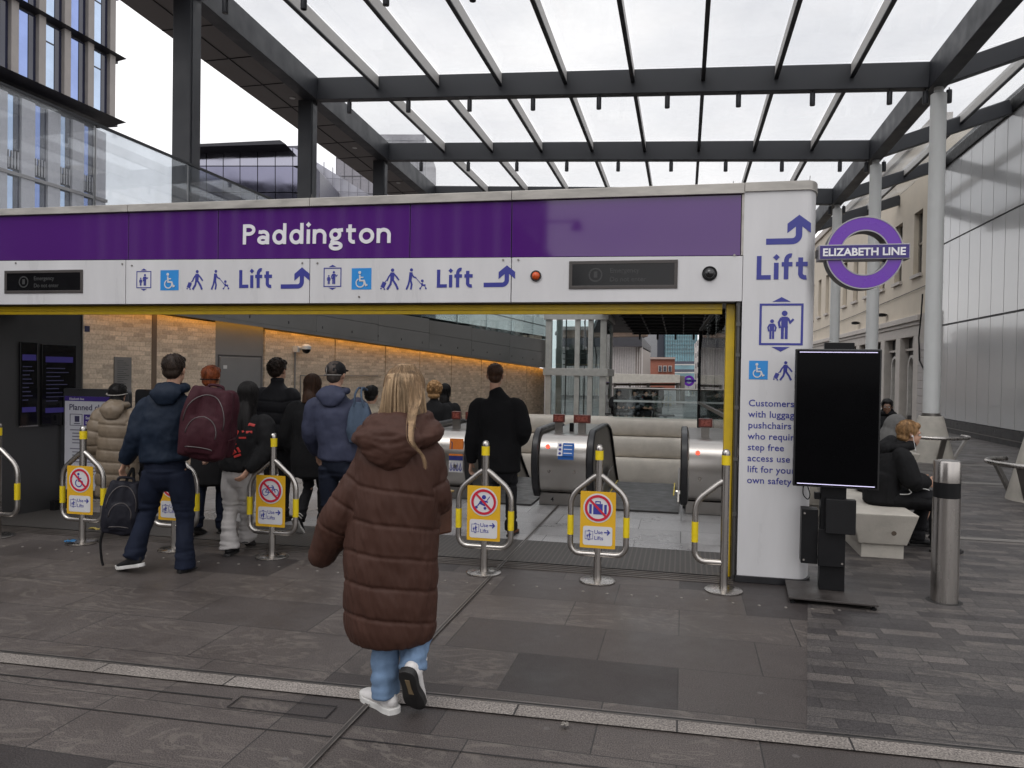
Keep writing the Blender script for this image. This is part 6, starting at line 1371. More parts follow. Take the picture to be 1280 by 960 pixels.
def short_hair(root, J, h, mat, rot=Matrix.Identity(3), vol=.012, amp=.003, low=-.045, freq=40, curly=0.0, front=True, n=420, ln=.055, messy=.25):
    """cap of hair that leaves face and ears free, covered in short strands combed from the crown"""
    k = h / 1.75; c = Vector(J['head']); b = Blob(); v = vol
    def q(x, y, z): return c + rot @ (V(x, y, z) * k)
    O = V(0, -.026, .043); E_ = V(.0765 + v, .090 + v, .080 + v)
    b.ball(q(*O), tuple(E_ * k), rot); b.ball(q(0, -.056, low + .03), ((.062 + v) * k, (.048 + v) * k, .058 * k), rot)
    if front: b.ball(q(0, .045, .088), ((.055 + v) * k, .042 * k, (.024 + v) * k), rot)
    rnd = random.Random(int(h * 1000) + len(bpy.data.objects))
    if curly:
        for _ in range(110):
            a, e = rnd.uniform(0, 2 * math.pi), rnd.uniform(-.45, 1.5); x, y, z = math.cos(a) * math.cos(e), math.sin(a) * math.cos(e), math.sin(e)
            if y > .45 and z < .5: continue
            b.ball(q(O.x + x * E_.x, O.y + y * E_.y, O.z + z * E_.z), rnd.uniform(.010, .019) * curly * k)
    hr = b.fuse('hair', mat, root, .0065, 2, lambda p, n_: amp * noise.noise(Vector((p.x * freq, p.y * freq, p.z * freq * .6))))
    crown = V(0, -.45, .9).normalized(); cs = []
    for _ in range(n):
        a, e = rnd.uniform(0, 2 * math.pi), math.asin(rnd.uniform(-.75, 1)); u = V(math.cos(a) * math.cos(e), math.sin(a) * math.cos(e), math.sin(e))
        if u.y > .25 and u.z < .35: continue
        t = u - crown * u.dot(crown) + V(rnd.uniform(-1, 1), rnd.uniform(-1, 1), rnd.uniform(-1, 1)) * messy
        if t.length < .05: t = V(rnd.uniform(-1, 1), rnd.uniform(-1, 1), 0)
        t.normalize(); L_ = ln * rnd.uniform(.6, 1.25); pts = []; lift = rnd.uniform(.98, 1.06)
        low_ = u.z < -.25
        for s_ in range(5):
            f = s_ / 4; w_ = (u + t * f * L_ / .095).normalized(); p = O + V(w_.x * E_.x, w_.y * E_.y, w_.z * E_.z * (1.15 if w_.z < 0 else 1)) * (lift + .03 * f * rnd.uniform(-.5, 1.6)); 
            if curly: p += V(math.sin(7 * f + a * 5), math.cos(7 * f + e * 9), math.sin(5 * f + a)) * .009
            pts.append(q(*p))
        cs.append(pts)
    if cs: strands(root, 'hair_strands', mat, cs, .0019 * k).parent = hr
    return hr
def long_hair(root, J, h, mat, zend, wid=.10, seed=1, n=420, rot=Matrix.Identity(3), back=.085, spread=.0, tail=.02, rr=.0028):
    """straight hair falling from the crown: scalp shell and many strands"""
    k = h / 1.75; c = J['head']; rnd = random.Random(seed); b = Blob()
    b.ball(c + V(0, -.014, .034), (.083 * k, .103 * k, .092 * k)); b.limb([(c + V(0, -.045, .04), .074 * k, .066 * k), (c + V(0, -.055, -.05), wid * .72, .062), (V(c.x, c.y - back * .8, (c.z + zend) / 2), wid * .86, .050), (V(c.x, c.y - back, zend + .03), wid * .80, .030)], (1, 0, 0), 4, 18, True, .3)
    sh = b.fuse('hair', mat, root, .009, 3, lambda p, n_: .004 * noise.noise(Vector((p.x * 45, p.y * 45, p.z * 5))))
    cs = []
    for i in range(n):
        a = rnd.uniform(-2.25, 2.25); ro = rnd.uniform(.0, .010); x0, y0 = math.sin(a), -math.cos(a); pts = []
        for e in (80, 62, 42, 20, 0, -16): e = R(e); pts.append(c + V(x0 * math.cos(e) * (.088 + ro) * k, -.014 + y0 * math.cos(e) * (.107 + ro) * k, .034 + math.sin(e) * (.096 + ro) * k))
        p = pts[-1]; ze = zend + rnd.uniform(-.035, .03); nseg = 6; x1 = p.x * (wid / .10) * .92 + rnd.uniform(-.012, .012) + spread * p.x; y1 = min(p.y, c.y - back * .75 - .03 * math.cos(a)) + rnd.uniform(-.008, .008)
        if ze < p.z:
            for s in range(1, nseg + 1): u = s / nseg; w_ = u * u * (3 - 2 * u); pts.append(V(p.x + (x1 - p.x) * w_ + .004 * math.sin(9 * u + i), p.y + (y1 - p.y) * w_, p.z + (ze - p.z) * u))
        cs.append(pts)
    if cs: strands(root, 'hair_strands', mat, cs, rr).parent = sh
    return sh
def person(label, base, yaw=0.0, group=None):
    return thing('person', label, 'person', base, yaw, group)
def local_at(root, px, py, f=0.0):
    """pixel -> the person's own coordinates on the upright plane f metres ahead of the person"""
    ya = root.rotation_euler.z; n = V(-math.sin(ya), math.cos(ya), 0); p0 = root.location + n * f; v = ray(px, py); t = n.dot(p0 - CAM) / n.dot(v); q = CAM + v * t - root.location
    return Matrix.Rotation(-ya, 3, 'Z') @ q

BLK = cloth('black_cloth', (.010, .010, .011)); BLKJ = cloth('black_trousers', (.013, .013, .015)); SOLEW = pm('white_sole', (.55, .54, .52), .6, var=.15, scale=20); SOLEB = pm('dark_sole', (.015, .014, .014), .55); SHOEB = cloth('black_shoe', (.014, .014, .015), .5)

# ---------------------------------------------------------------- woman in the long brown coat
rt = person('woman with long blonde hair walking away in a long brown quilted coat', V(-1.335, 3.60, 0), R(4)); H = 1.67
lp = lambda x, y, f=0.0: local_at(rt, x, y, f)
hd = lp(505, 491); hd.y = .02
J = skel(H, head=V(hd.x, .02, hd.z), neck=V(hd.x - .005, .0, hd.z - .15), chest=V(lp(499, 590).x, 0, 1.18), waist=V(lp(494, 660).x, 0, .95), pelvis=V(lp(490, 730).x, 0, .72),
         shL=lp(459, 578, .0), shR=lp(539, 574, .0), elL=lp(430, 636, -.03), wrL=lp(404, 691, .05), elR=lp(543, 622, .05), wrR=V(lp(530, 620).x, .26, lp(540, 640).z + .03),
         hipL=V(lp(477, 740).x, 0, .76), hipR=V(lp(510, 740).x, 0, .76), knL=V(lp(480, 790).x, .02, .43), anL=V(lp(484, 862).x, -.03, .095), knR=V(lp(519, 800).x, .10, .44), anR=V(lp(521, 838).x, -.06, .235))
cuff = J['wrL'].copy(); J['wrL'] = J['elL'] + (cuff - J['elL']) * .35
bd = body(rt, J, H, curl=.9)
COAT = cloth('brown_nylon', (.050, .0205, .0135), .66, .14, 300, .10, 4, .0, spec=.28)
b = Blob()
def cr(px0, px1, py, ry, f=0.0):
    a, c_ = lp(px0, py), lp(px1, py); return (V((a.x + c_.x) / 2, f, (a.z + c_.z) / 2), (c_.x - a.x) / 2, ry)
b.limb([cr(438, 538, 797, .165), cr(432, 544, 778, .185), cr(432, 546, 725, .195), cr(434, 547, 680, .19), cr(438, 549, 640, .185), cr(442, 553, 600, .175), cr(446, 556, 572, .16), cr(455, 550, 552, .13), cr(478, 532, 536, .10), cr(484, 526, 524, .085)], (1, 0, 0), 4, 34, True, .12)
aL = [J['shL'] + V(.03, 0, .01), J['elL'], cuff + V(-.005, 0, -.01)]; aR = [J['shR'] + V(-.03, 0, .01), J['elR'], J['wrR']]
for a in (aL, aR): b.limb([(a[0] + (a[0] - a[1]) * .08, .085), (a[0] + (a[1] - a[0]) * .35, .092), (a[1], .088), ((a[1] + a[2]) / 2, .086), (a[2] + (a[1] - a[2]) * .02, .072)], (0, 1, 0), 5, 20)
seam = [lp(490, y).z for y in (611, 652, 690, 727, 766)]
LA = sum((q - p).length for p, q in zip(aL[:-1], aL[1:])); coat = b.fuse('coat', COAT, rt, .0065, 8, quilt(seam, [(aL, .105, [.12, .25, .37]), (aR, .105, [.13, .28])],     .007, .003, .0105, .055))
# big folded hood round the neck
b = Blob(); hc = lp(499, 548); ring = []
for a in range(0, 361, 24):
    x, y = math.sin(R(a)), -math.cos(R(a)); ring.append((V(hc.x + x * (.165 + .02 * max(0, -y) * 0), -.015 + y * .125, hc.z + .030 - .042 * max(0, -y) + .02 * max(0, y) + .012 * x), .050, .066))
b.limb(ring, (0, 0, 1), 3, 16, False)
ring = []
for a in range(0, 361, 24):
    x, y = math.sin(R(a)), -math.cos(R(a)); ring.append((V(hc.x + x * .125, -.01 + y * .10, hc.z + .085 - .025 * max(0, -y) + .01 * x), .044, .05))
b.limb(ring, (0, 0, 1), 3, 16, False)
b.limb([(V(hc.x, -.10, hc.z + .09), .13, .05), (V(hc.x, -.150, hc.z + .02), .165, .055), (V(hc.x + .01, -.158, hc.z - .06), .135, .045), (V(hc.x + .015, -.145, hc.z - .115), .07, .03)], (1, 0, 0), 4, 20)
def hd_(p, n):
    q = Vector((p.x * 9, p.y * 9, p.z * 22)); return .010 * noise.noise(q) + .006 * noise.noise(q * 2.1) + .003 * noise.noise(p * 50)
b.fuse('hood', COAT, rt, .0085, 3, hd_)
JEAN = cloth('light_denim', (.155, .235, .36), .8, .4, 700, .22, 9)
b = Blob()
for n, fl in (('L', 0), ('R', 1)):
    hp, kn, an = J['hip' + n], J['kn' + n], J['an' + n]
    b.limb([(hp, .085, .09), (kn, .071, .076), ((kn + an) / 2 + V(0, -.02, .0), .068, .074), (an + V(0, 0, -.020), .070, .082)], (1, 0, 0), 5, 20, True, .06)
b.fuse('jeans', JEAN, rt, .008, 3, horiz_folds([(.13, .05), (.28, .04), (.2, .05)], .007, folds(.012, 13, .002)))
WSH = cloth('white_leather', (.62, .60, .59), .5, .2, 300, .08, 10, 0)
sh, q, ro = shoe(rt, 'shoe', J['anL'] + V(.005, 0, .0), R(52), 0, 1.0, WSH, pm('white_rubber', (.60, .59, .57), .5), 1.18)
sh, q, ro = shoe(rt, 'shoe', J['anR'] + V(.012, .0, -.005), R(-8), R(60), 1.0, WSH, pm('black_tread', (.014, .013, .013), .6), 1.18)
mb = MB(); pts = [q(a, b_, -.1035) for a, b_ in ((-.012, -.03), (.012, -.03), (.010, .03), (.014, .07), (-.012, .07), (-.010, .03))]; mb.prism(pts, ro @ V(0, 0, .004)); mb.build('sole_insert', pm('tan_rubber', (.22, .16, .09), .6), sh, local=True)
HB = hairmat('blonde_hair', (.185, .118, .066))
hs_ = long_hair(rt, J, H * 1.10, HB, hc.z + .005, .138, 4, 1300, back=.085, rr=.0017)
hk = bpy.data.objects['hair_strands']; rnd = random.Random(3); cs = []
for i in range(260):
    a = rnd.uniform(-1.6, 1.6); lf = rnd.uniform(1.0, 1.03); c = J['head']; hw = .138 * rnd.uniform(.9, 1.04)
    p = [c + V(math.sin(a) * .03, -.012 - math.cos(a) * .04, .142), c + V(math.sin(a) * .085, -.014 - math.cos(a) * .106, .09), c + V(math.sin(a) * .102, -.014 - math.cos(a) * .128, .02), c + V(math.sin(a) * .112, -.02 - math.cos(a) * .122, -.05), V(c.x + math.sin(a) * hw, c.y - .04 - math.cos(a) * .088, hc.z + .02)]
    cs.append([Vector(q) for q in catmull([tuple(q) for q in p], 3)])
strands(rt, 'hair_highlights', hairmat('blonde_streak', (.36, .25, .15)), cs, .0012)
rnd = random.Random(3); cs = []; e0 = lp(546, 572)
for i in range(120):
    a = rnd.uniform(.0, 1.5); jx = rnd.gauss(0, .0055); t = (a + .9) / 2.4; lf = rnd.uniform(.99, 1.05); c = J['head']; ce = rnd.random()
    P_ = [c + V(math.sin(a) * .052, -.012 - math.cos(a) * .066, .136) * lf, c + V(math.sin(a) * .096 * lf, -.014 - math.cos(a) * .122 * lf, .05), c + V(.012 + .098 * t, -.135 + .02 * t, -.05), V(c.x + .064 + .034 * t + jx, -.165, hc.z + .095), V(c.x + .092 + .018 * t + jx * .9, -.222, hc.z + .010), V(e0.x - .014 + jx * .7, -.217, e0.z + .035), V(e0.x + jx * .7, -.207, e0.z + rnd.uniform(-.035, .012))]
    if ce < .45: P_ = P_[:4] + [P_[3] + V(.01, .02, -.05)]
    cs.append([Vector(p) for p in catmull([tuple(p) for p in P_], 3)])
strands(rt, 'hair_lock', hairmat('blonde_light', (.27, .18, .105)), cs, .0013)
# handbag held in front at her right side
o = rt.location + Matrix.Rotation(R(4), 3, 'Z') @ V(lp(553, 650).x - .095, .20, lp(553, 680).z); t = thing('handbag', 'brown leather handbag at the right side of the woman in the brown coat', 'bag', o, R(60))
LEA = pm('brown_leather', (.075, .028, .014), .35, var=.15, scale=14, bump=.1)
mb = MB(); mb.box((0, 0, .11), (.20, .08, .22)); mb.build('bag_body', LEA, t, local=True, bevel=.015); mb = MB(); mb.box((0, 0, .222), (.206, .088, .012)); mb.build('trim', pm('brass', (.45, .32, .14), .3, metal=1), t, local=True, bevel=.003)
mb = MB(); mb.tube(catmull([(-.085, 0, .225), (-.07, 0, .27), (0, 0, .29), (.07, 0, .27), (.085, 0, .225)], 4), .008, 8); mb.build('strap', LEA, t, smooth=True, local=True)
# ---------------------------------------------------------------- man in navy with two bags
g0 = gnd(198, 712); rt = person('man in navy jacket and navy trousers carrying a black backpack by its handle', V(g0.x, g0.y, 0), R(8)); H = 1.78
lp = lambda x, y, f=0.0: local_at(rt, x, y, f)
J = skel(H, head=lp(219, 463, .02), neck=lp(216, 487, 0), chest=lp(208, 525, 0), waist=lp(206, 556), pelvis=lp(207, 588), shL=lp(184, 503), shR=lp(250, 503), elL=lp(170, 545, -.06), wrL=lp(157, 577, .0), elR=lp(266, 540, .05), wrR=lp(262, 566, .20),
         hipL=lp(193, 592), hipR=lp(224, 592), knL=lp(184, 642, .02), anL=lp(167, 694, -.12), knR=lp(232, 648, .04), anR=lp(231, 706, -.02))
NAVY = cloth('navy_nylon', (.0062, .0125, .026), .66, .2, 300, .08, 6, spec=.2); NAVYT = cloth('navy_chino', (.0075, .011, .024))
bd = body(rt, J, H, curl=.8)
jk = jacket(rt, J, H, NAVY, J['pelvis'].z + .09, .035, 1.02, disp=folds(.016, 7, .003, .8), sleeve=.064)
b = Blob(); c = J['neck']
ring = [(c + V(math.sin(R(a)) * .10, -.012 - math.cos(R(a)) * .085, .018 - .03 * max(0, math.cos(R(a)))), .040, .042) for a in range(0, 361, 30)]; b.limb(ring, (0, 0, 1), 3, 12, False)
b.limb([(c + V(0, -.07, .03), .10, .035), (c + V(0, -.115, -.03), .135, .045), (c + V(.0, -.12, -.10), .085, .03)], (1, 0, 0), 4, 16); b.fuse('hood', NAVY, jk, .010, 3, folds(.010, 11, .002))
trousers(rt, J, H, NAVYT, 1.12, hemr=.082, top=J['pelvis'].z + .13, disp=horiz_folds([(.16, .07), (.5, .08), (.85, .06)], .016, folds(.010, 8, .001)))
short_hair(rt, J, H, hairmat('dark_brown_hair', (.022, .014, .010)), vol=.012)
for n, yw, pt in (('L', R(68), R(12)), ('R', R(-8), R(4))): shoe(rt, 'shoe', J['an' + n], yw, pt, 1.08, SHOEB, SOLEW)
def backpack(name, lab, c, yaw, w, h, d, mat, tilt=0.0):
    t = thing(name, lab, 'backpack', c - V(0, 0, h / 2), yaw); b = Blob(); z = h / 2
    for sx in (-1, 1):
        for sy in (-1, 1): b.limb([(V(sx * w * .30, sy * d * .24, h * .07), w * .17, d * .24), (V(sx * w * .33, sy * d * .25, h * .30), w * .17, d * .25), (V(sx * w * .32, sy * d * .22, h * .70), w * .17, d * .25), (V(sx * w * .24, sy * d * .12, h * .93), w * .16, d * .20)], (1, 0, 0), 4, 14, True, .5)
    b.limb([(V(0, 0, h * .05), w * .40, d * .44), (V(0, 0, h * .5), w * .42, d * .47), (V(0, 0, h * .93), w * .30, d * .32)], (1, 0, 0), 4, 20, True, .4)
    b.limb([(V(0, -d * .40, h * .12), w * .34, d * .15), (V(0, -d * .46, h * .32), w * .37, d * .17), (V(0, -d * .42, h * .56), w * .32, d * .13)], (1, 0, 0), 4, 18, True, .5)
    bo = b.fuse('bag_body', mat, t, .009, 3, folds(.012, 10, .002)); ZP = pm('zip_grey', (.10, .09, .09), .35, metal=.6)
    def loop(zc, ww, hh, yo): return [V(ww * math.cos(R(a)), -yo - .01 * math.sin(R(a)), zc + hh * math.sin(R(a))) for a in range(-10, 191, 12)]
    from mathutils.bvhtree import BVHTree as BT
    tree = BT.FromPolygons([v.co for v in bo.data.vertices], [p.vertices for p in bo.data.polygons])
    for zc, ww, hh in ((h * .52, w * .40, h * .38), (h * .36, w * .30, h * .24), (h * .16, w * .26, h * .02)):
        P = []
        for p in loop(zc, ww, hh, 0):
            r_ = tree.ray_cast(V(p.x, -1, p.z), V(0, 1, 0))
            if r_[0]: P.append(r_[0] + V(0, -.002, 0))
        if len(P) > 4: MB().tube(P, .0042, 6).build('zip', ZP, bo, smooth=True, local=True)
    for sx in (-1, 1): MB().tube([V(sx * w * .47, -d * .30, h * .30), V(sx * w * .51, 0, h * .32), V(sx * w * .47, d * .30, h * .33)], .010, 6).build('side_strap', ZP if False else mat, t, smooth=True, local=True)
    MB().tube(catmull([(-.06, .02, h * .93), (-.05, .02, h * 1.02), (.05, .02, h * 1.02), (.06, .02, h * .93)], 5), .012, 8).build('handle', mat, t, smooth=True, local=True)
    return t
BURG = cloth('burgundy_canvas', (.036, .008, .013), .66, .3, 300)
pt = local_at(rt, 256, 528, -.16); pw = rt.location + Matrix.Rotation(rt.rotation_euler.z, 3, 'Z') @ pt
bp_ = backpack('burgundy_backpack', 'bulging burgundy backpack slung on the right shoulder of the man in navy', pw, R(14), .40, .57, .30, BURG); bp_.rotation_euler = (0, R(8), R(14))
mb = MB(); p0 = J['shR'] + V(-.01, -.02, .085); mb.tube(catmull([tuple(p0 + V(.0, .12, -.06)), tuple(p0 + V(0, .04, .02)), tuple(p0 + V(.02, -.08, -.0)), tuple(p0 + V(.06, -.14, -.06))], 6), .022, 8)
so2 = mb.build('shoulder_strap', BURG, rt, smooth=True, local=True)
pt = local_at(rt, 149, 634, -.03); pw = rt.location + Matrix.Rotation(rt.rotation_euler.z, 3, 'Z') @ pt
b2 = backpack('black_backpack', 'slim black backpack hanging from the left hand of the man in navy', pw, R(30), .28, .46, .15, cloth('black_canvas', (.012, .012, .018), .6, .3, 300)); b2.rotation_euler = (0, R(6), R(30))
mb = MB(); mb.tube(catmull([(-.10, 0, .12), (-.13, .0, -.05), (-.11, .01, -.20), (-.09, .01, -.26)], 5), .011, 6); mb.tube(catmull([(.0, .03, .44), (.03, .02, .54), (.045, .02, .54), (.06, .03, .42)], 5), .013, 6); mb.build('strap', BLK, b2, smooth=True, local=True)

# ---------------------------------------------------------------- woman in beige padded jacket
g0 = gnd(146, 662); rt = person('short dark haired woman in beige padded coat facing the poster board', V(g0.x, g0.y, 0), R(14)); H = 1.49
J = skel(H); BEI = cloth('beige_nylon', (.185, .145, .105), .45, .15, 300, .10, 5, 0, spec=.35); body(rt, J, H, hands=False)
aL = [J['shL'], J['elL'], J['wrL']]; aR = [J['shR'], J['elR'], J['wrR']]
jacket(rt, J, H, BEI, .36, .055, 1.02, collar=.02, name='coat', disp=quilt([.45, .58, .70, .82, .95, 1.08], [(aL, .095, [.08, .19, .30, .41]), (aR, .095, [.08, .19, .30, .41])], .010, .007, .005), sleeve=.062)
b = Blob(); c = J['neck']; b.limb([(c + V(0, -.06, .05), .085, .04), (c + V(0, -.12, -.02), .125, .05), (c + V(0, -.13, -.09), .08, .03)], (1, 0, 0), 4, 16); b.limb([(c + V(math.sin(R(a)) * .09, -.01 - math.cos(R(a)) * .075, .02), .035, .04) for a in range(0, 361, 30)], (0, 0, 1), 3, 12, False); b.fuse('hood', BEI, rt, .010, 3, folds(.009, 12, .002))
trousers(rt, J, H, BLKJ); short_hair(rt, J, H, hairmat('black_hair', (.008, .007, .007)), vol=.020, low=-.085)
mb = MB(); c = J['head']; mb.tube([c + V(math.sin(R(a)) * .103, -.014 - math.cos(R(a)) * .122, .018 - .02 * math.cos(R(a))) for a in range(-80, 81, 10)], .006, 6); mb.build('hair_band', pm('band_grey', (.30, .28, .26), .4), rt, smooth=True, local=True)
for n in 'LR': shoe(rt, 'shoe', J['an' + n], 0, 0, .9, SHOEB, SOLEB)
# ---------------------------------------------------------------- red haired person
g0 = gnd(262, 668); rt = person('red haired person in a black coat half hidden by the burgundy backpack', V(g0.x, g0.y, 0), R(6)); H = 1.69
J = skel(H, stride=.10); body(rt, J, H); jacket(rt, J, H, BLK, .52, .03, .95, collar=.03, name='coat'); trousers(rt, J, H, cloth('dark_navy_trousers', (.010, .013, .026)), 1.05)
RED = hairmat('red_hair', (.20, .052, .018)); short_hair(rt, J, H, RED, vol=.016, low=-.06)
mb = MB(); c = J['head']; mb.tube([c + V(math.sin(R(a)) * .098, -.014 - math.cos(R(a)) * .118, -.008) for a in range(-75, 76, 10)], .006, 6); mb.build('hair_tie', BLK, rt, smooth=True, local=True)
for n in 'LR': shoe(rt, 'shoe', J['an' + n], 0, 0 if n == 'R' else R(15), 1, SHOEB, SOLEB)
# ---------------------------------------------------------------- girl in black hoodie, pale trousers
g0 = gnd(292, 692); rt = person('girl with long black hair, black hoodie with red print and pale grey trousers', V(g0.x, g0.y, 0), R(4)); H = 1.60
lp = lambda x, y, f=0.0: local_at(rt, x, y, f)
J = skel(H, head=lp(311, 494, .02), neck=lp(309, 514), chest=lp(304, 540), waist=lp(302, 566), pelvis=lp(300, 590), shL=lp(286, 524), shR=lp(331, 524), elL=lp(278, 556, .02), wrL=lp(282, 578, .14), elR=lp(334, 560, -.03), wrR=lp(310, 588, -.13),
         hipL=lp(290, 592), hipR=lp(307, 592), knL=lp(288, 636, .03), anL=lp(287, 682, -.05), knR=lp(308, 634, .10), anR=lp(310, 668, .22))
body(rt, J, H, curl=.8); hd_o = jacket(rt, J, H, BLK, J['pelvis'].z + .03, .035, .98, collar=.02, name='hoodie', disp=folds(.014, 8, .002, .8), sleeve=.058)
trousers(rt, J, H, cloth('pale_grey_twill', (.42, .40, .39), .85, .3, 500, .10, 8), 1.10, hemr=.085, disp=horiz_folds([(.12, .06), (.45, .07), (.25, .08)], .016, folds(.008, 9, .001)))
long_hair(rt, J, H, hairmat('black_hair', (.008, .007, .007)), lp(310, 558).z, .088, 5, 380, back=.125)
for n in 'LR': shoe(rt, 'shoe', J['an' + n], R(10), R(4) if n == 'L' else R(20), .95, SHOEB, SOLEB)
# red graphic on the hoodie's back: thick irregular strokes bent to the cloth
mb = MB(); rnd = random.Random(8)
def back_pt(px, py): q = lp(px, py, -.19); return q
for st, wd in (([(292, 543), (296, 534), (300, 541)], 3), ([(300, 533), (306, 531), (311, 533)], 3.4), ([(303, 541), (309, 541)], 3), ([(295, 548), (303, 548)], 2.4), ([(281, 566), (286, 558), (291, 566), (284, 570), (281, 566)], 3), ([(289, 572), (297, 569)], 3), ([(293, 560), (296, 566)], 3.2), ([(286, 553), (292, 556)], 2.2)):
    P = [back_pt(*p) for p in st]; mb.tube([Vector((p.x, p.y, p.z)) for p in P], wd * .0036, 6)
for v in mb.v: pass
dg = bpy.context.evaluated_depsgraph_get(); hme = hd_o.data
from mathutils.bvhtree import BVHTree
bv = BVHTree.FromPolygons([v.co for v in hme.vertices], [p.vertices for p in hme.polygons])
for i, v in enumerate(mb.v):
    h_ = bv.ray_cast(Vector((v.x, -1, v.z)), V(0, 1, 0))
    if h_[0]: mb.v[i] = Vector((v.x, h_[0].y - .004 + (v.y - (-.19)) * .15, v.z))
mb.build('red_print', pm('red_print', (.45, .03, .025), .6), hd_o, local=True)
# ---------------------------------------------------------------- man in black puffer
g0 = gnd(345, 652); rt = person('man with dark wavy hair in a black padded jacket deep in the queue', V(g0.x, g0.y, 0), R(-6)); H = 1.78
J = skel(H); body(rt, J, H); NB = cloth('black_nylon', (.010, .010, .0125), .65, .15, 300, .1, 5, 0)
jacket(rt, J, H, NB, .84, .045, 1.03, collar=.05, name='puffer_jacket', disp=quilt([.95, 1.08, 1.2, 1.32], [([J['shL'], J['elL'], J['wrL']], .1, [.1, .22, .34, .46]), ([J['shR'], J['elR'], J['wrR']], .1, [.1, .22, .34, .46])], .010, .007, .004)); trousers(rt, J, H, BLKJ)
short_hair(rt, J, H, hairmat('dark_brown_hair', (.022, .014, .010)), Matrix.Rotation(R(-12), 3, 'Z'), vol=.016, curly=.8)
for n in 'LR': shoe(rt, 'shoe', J['an' + n], 0, 0, 1, SHOEB, SOLEB)
# ---------------------------------------------------------------- woman in black, brown hair
g0 = gnd(388, 664); rt = person('brown haired person in a loose black coat and striped black trainers beside the capped man', V(g0.x, g0.y, 0), R(0)); H = 1.62
J = skel(H, stride=.12); J['anL'] = V(-.05, -.14, .16); J['knL'] = V(-.07, .08, .45); J['elL'] = V(-.27, .0, .98); J['wrL'] = V(-.22, .12, .78)
body(rt, J, H); jacket(rt, J, H, BLK, .58, .05, 1.0, name='coat', disp=folds(.014, 7, .002), sleeve=.068); trousers(rt, J, H, BLKJ, .95)
long_hair(rt, J, H, hairmat('brown_hair', (.045, .022, .013)), 1.30, .085, 6, 220, back=.10)
sh, q, ro = shoe(rt, 'shoe', J['anL'], 0, R(50), 1, SHOEB, SOLEW); shoe(rt, 'shoe', J['anR'], 0, 0, 1, SHOEB, SOLEW)
mb = MB()
for z in (-.0, -.03): mb.tube([q(x, y - .01, z) for x, y in ((-.045, -.02), (-.03, -.058), (0, -.068), (.03, -.058), (.045, -.02))], .006, 6)
mb.build('shoe_stripe', SOLEW, sh, local=True)
# ---------------------------------------------------------------- man in cap
g0 = gnd(426, 690); rt = person('man in black cap and slate blue hooded jacket with a tote on his shoulder', V(g0.x, g0.y, 0), R(2)); H = 1.80
lp = lambda x, y, f=0.0: local_at(rt, x, y, f)
J = skel(H, stride=.08, head=lp(420, 469, .02), neck=lp(420, 490), chest=lp(422, 522), waist=lp(424, 550), pelvis=lp(425, 576), shL=lp(394, 503), shR=lp(448, 503), elL=lp(389, 540, .02), wrL=lp(396, 566, .16), elR=lp(457, 540, .06), wrR=lp(452, 560, .24)); SLB = cloth('slate_nylon', (.038, .043, .074), .66, .2, 300, .1, 5, .1)
for n, x in (('L', 411), ('R', 438)): J['hip' + n] = lp(x, 585); J['kn' + n] = lp(x, 634, .04); J['an' + n] = lp(x + 1, 681, -.02 if n == 'R' else .22)
body(rt, J, H); jk = jacket(rt, J, H, SLB, J['pelvis'].z + .02, .035, 1.02, disp=folds(.014, 7, .002, .7), sleeve=.064); c = J['neck']; b = Blob()
b.limb([(c + V(math.sin(R(a)) * .10, -.012 - math.cos(R(a)) * .085, .012 - .02 * max(0, math.cos(R(a)))), .036, .042) for a in range(0, 361, 30)], (0, 0, 1), 3, 12, False)
b.limb([(c + V(0, -.07, .03), .10, .035), (c + V(0, -.12, -.03), .15, .04), (c + V(.0, -.13, -.10), .09, .03)], (1, 0, 0), 4, 16); b.fuse('hood', SLB, jk, .010, 3, folds(.010, 11, .002))
trousers(rt, J, H, cloth('dark_denim', (.010, .013, .024)), 1.05, top=J['pelvis'].z + .12)
short_hair(rt, J, H, hairmat('grey_brown_hair', (.05, .04, .035)), vol=.004, amp=.003, front=False, n=0)
CAPM = cloth('black_cap', (.010, .010, .011), .6); c = J['head']; b = Blob(); b.ball(c + V(0, -.008, .045), (.093, .115, .088)); cp = b.fuse('cap', CAPM, rt, .008, 2, folds(.002, 20, .001))
b = Blob(); b.limb([(c + V(0, .08, .05), .075, .008), (c + V(0, .14, .045), .072, .007), (c + V(0, .18, .035), .045, .006)], (1, 0, 0), 3, 14); b.fuse('peak', CAPM, cp, .006, 2)
mb = MB(); mb.tube([c + V(math.sin(R(a)) * .094, -.008 - math.cos(R(a)) * .117, .002) for a in range(-60, 61, 8)], .006, 6); mb.build('cap_strap', pm('cap_grey', (.16, .15, .14), .5), cp, smooth=True, local=True)
MB().tube([c + V(-.055, -.088, .075), c + V(-.045, -.112, .045), c + V(-.04, -.118, .012)], .005, 6).build('cap_line', pm('cap_grey', (.16, .15, .14), .5), cp, smooth=True, local=True)
for n in 'LR': shoe(rt, 'shoe', J['an' + n], R(6), 0 if n == 'R' else R(18), 1.05, cloth('dark_trainer', (.03, .03, .032), .6), SOLEW)
TOTE = cloth('tote_canvas', (.060, .085, .125), .8, .4, 500); pt = lp(449, 523, -.16); pw = rt.location + Matrix.Rotation(R(2), 3, 'Z') @ pt; t = thing('tote_bag', 'grey blue cloth tote bag on the shoulder of the man in the cap', 'bag', pw - V(0, 0, .2), R(-12))
b = Blob(); b.limb([(V(0, 0, -.02), .10, .045), (V(0, 0, .10), .13, .05), (V(-.01, .01, .25), .11, .03), (V(-.01, .02, .34), .085, .018)], (1, 0, 0), 4, 18, True, .3); b.fuse('bag_body', TOTE, t, .009, 3, folds(.014, 11, .002))
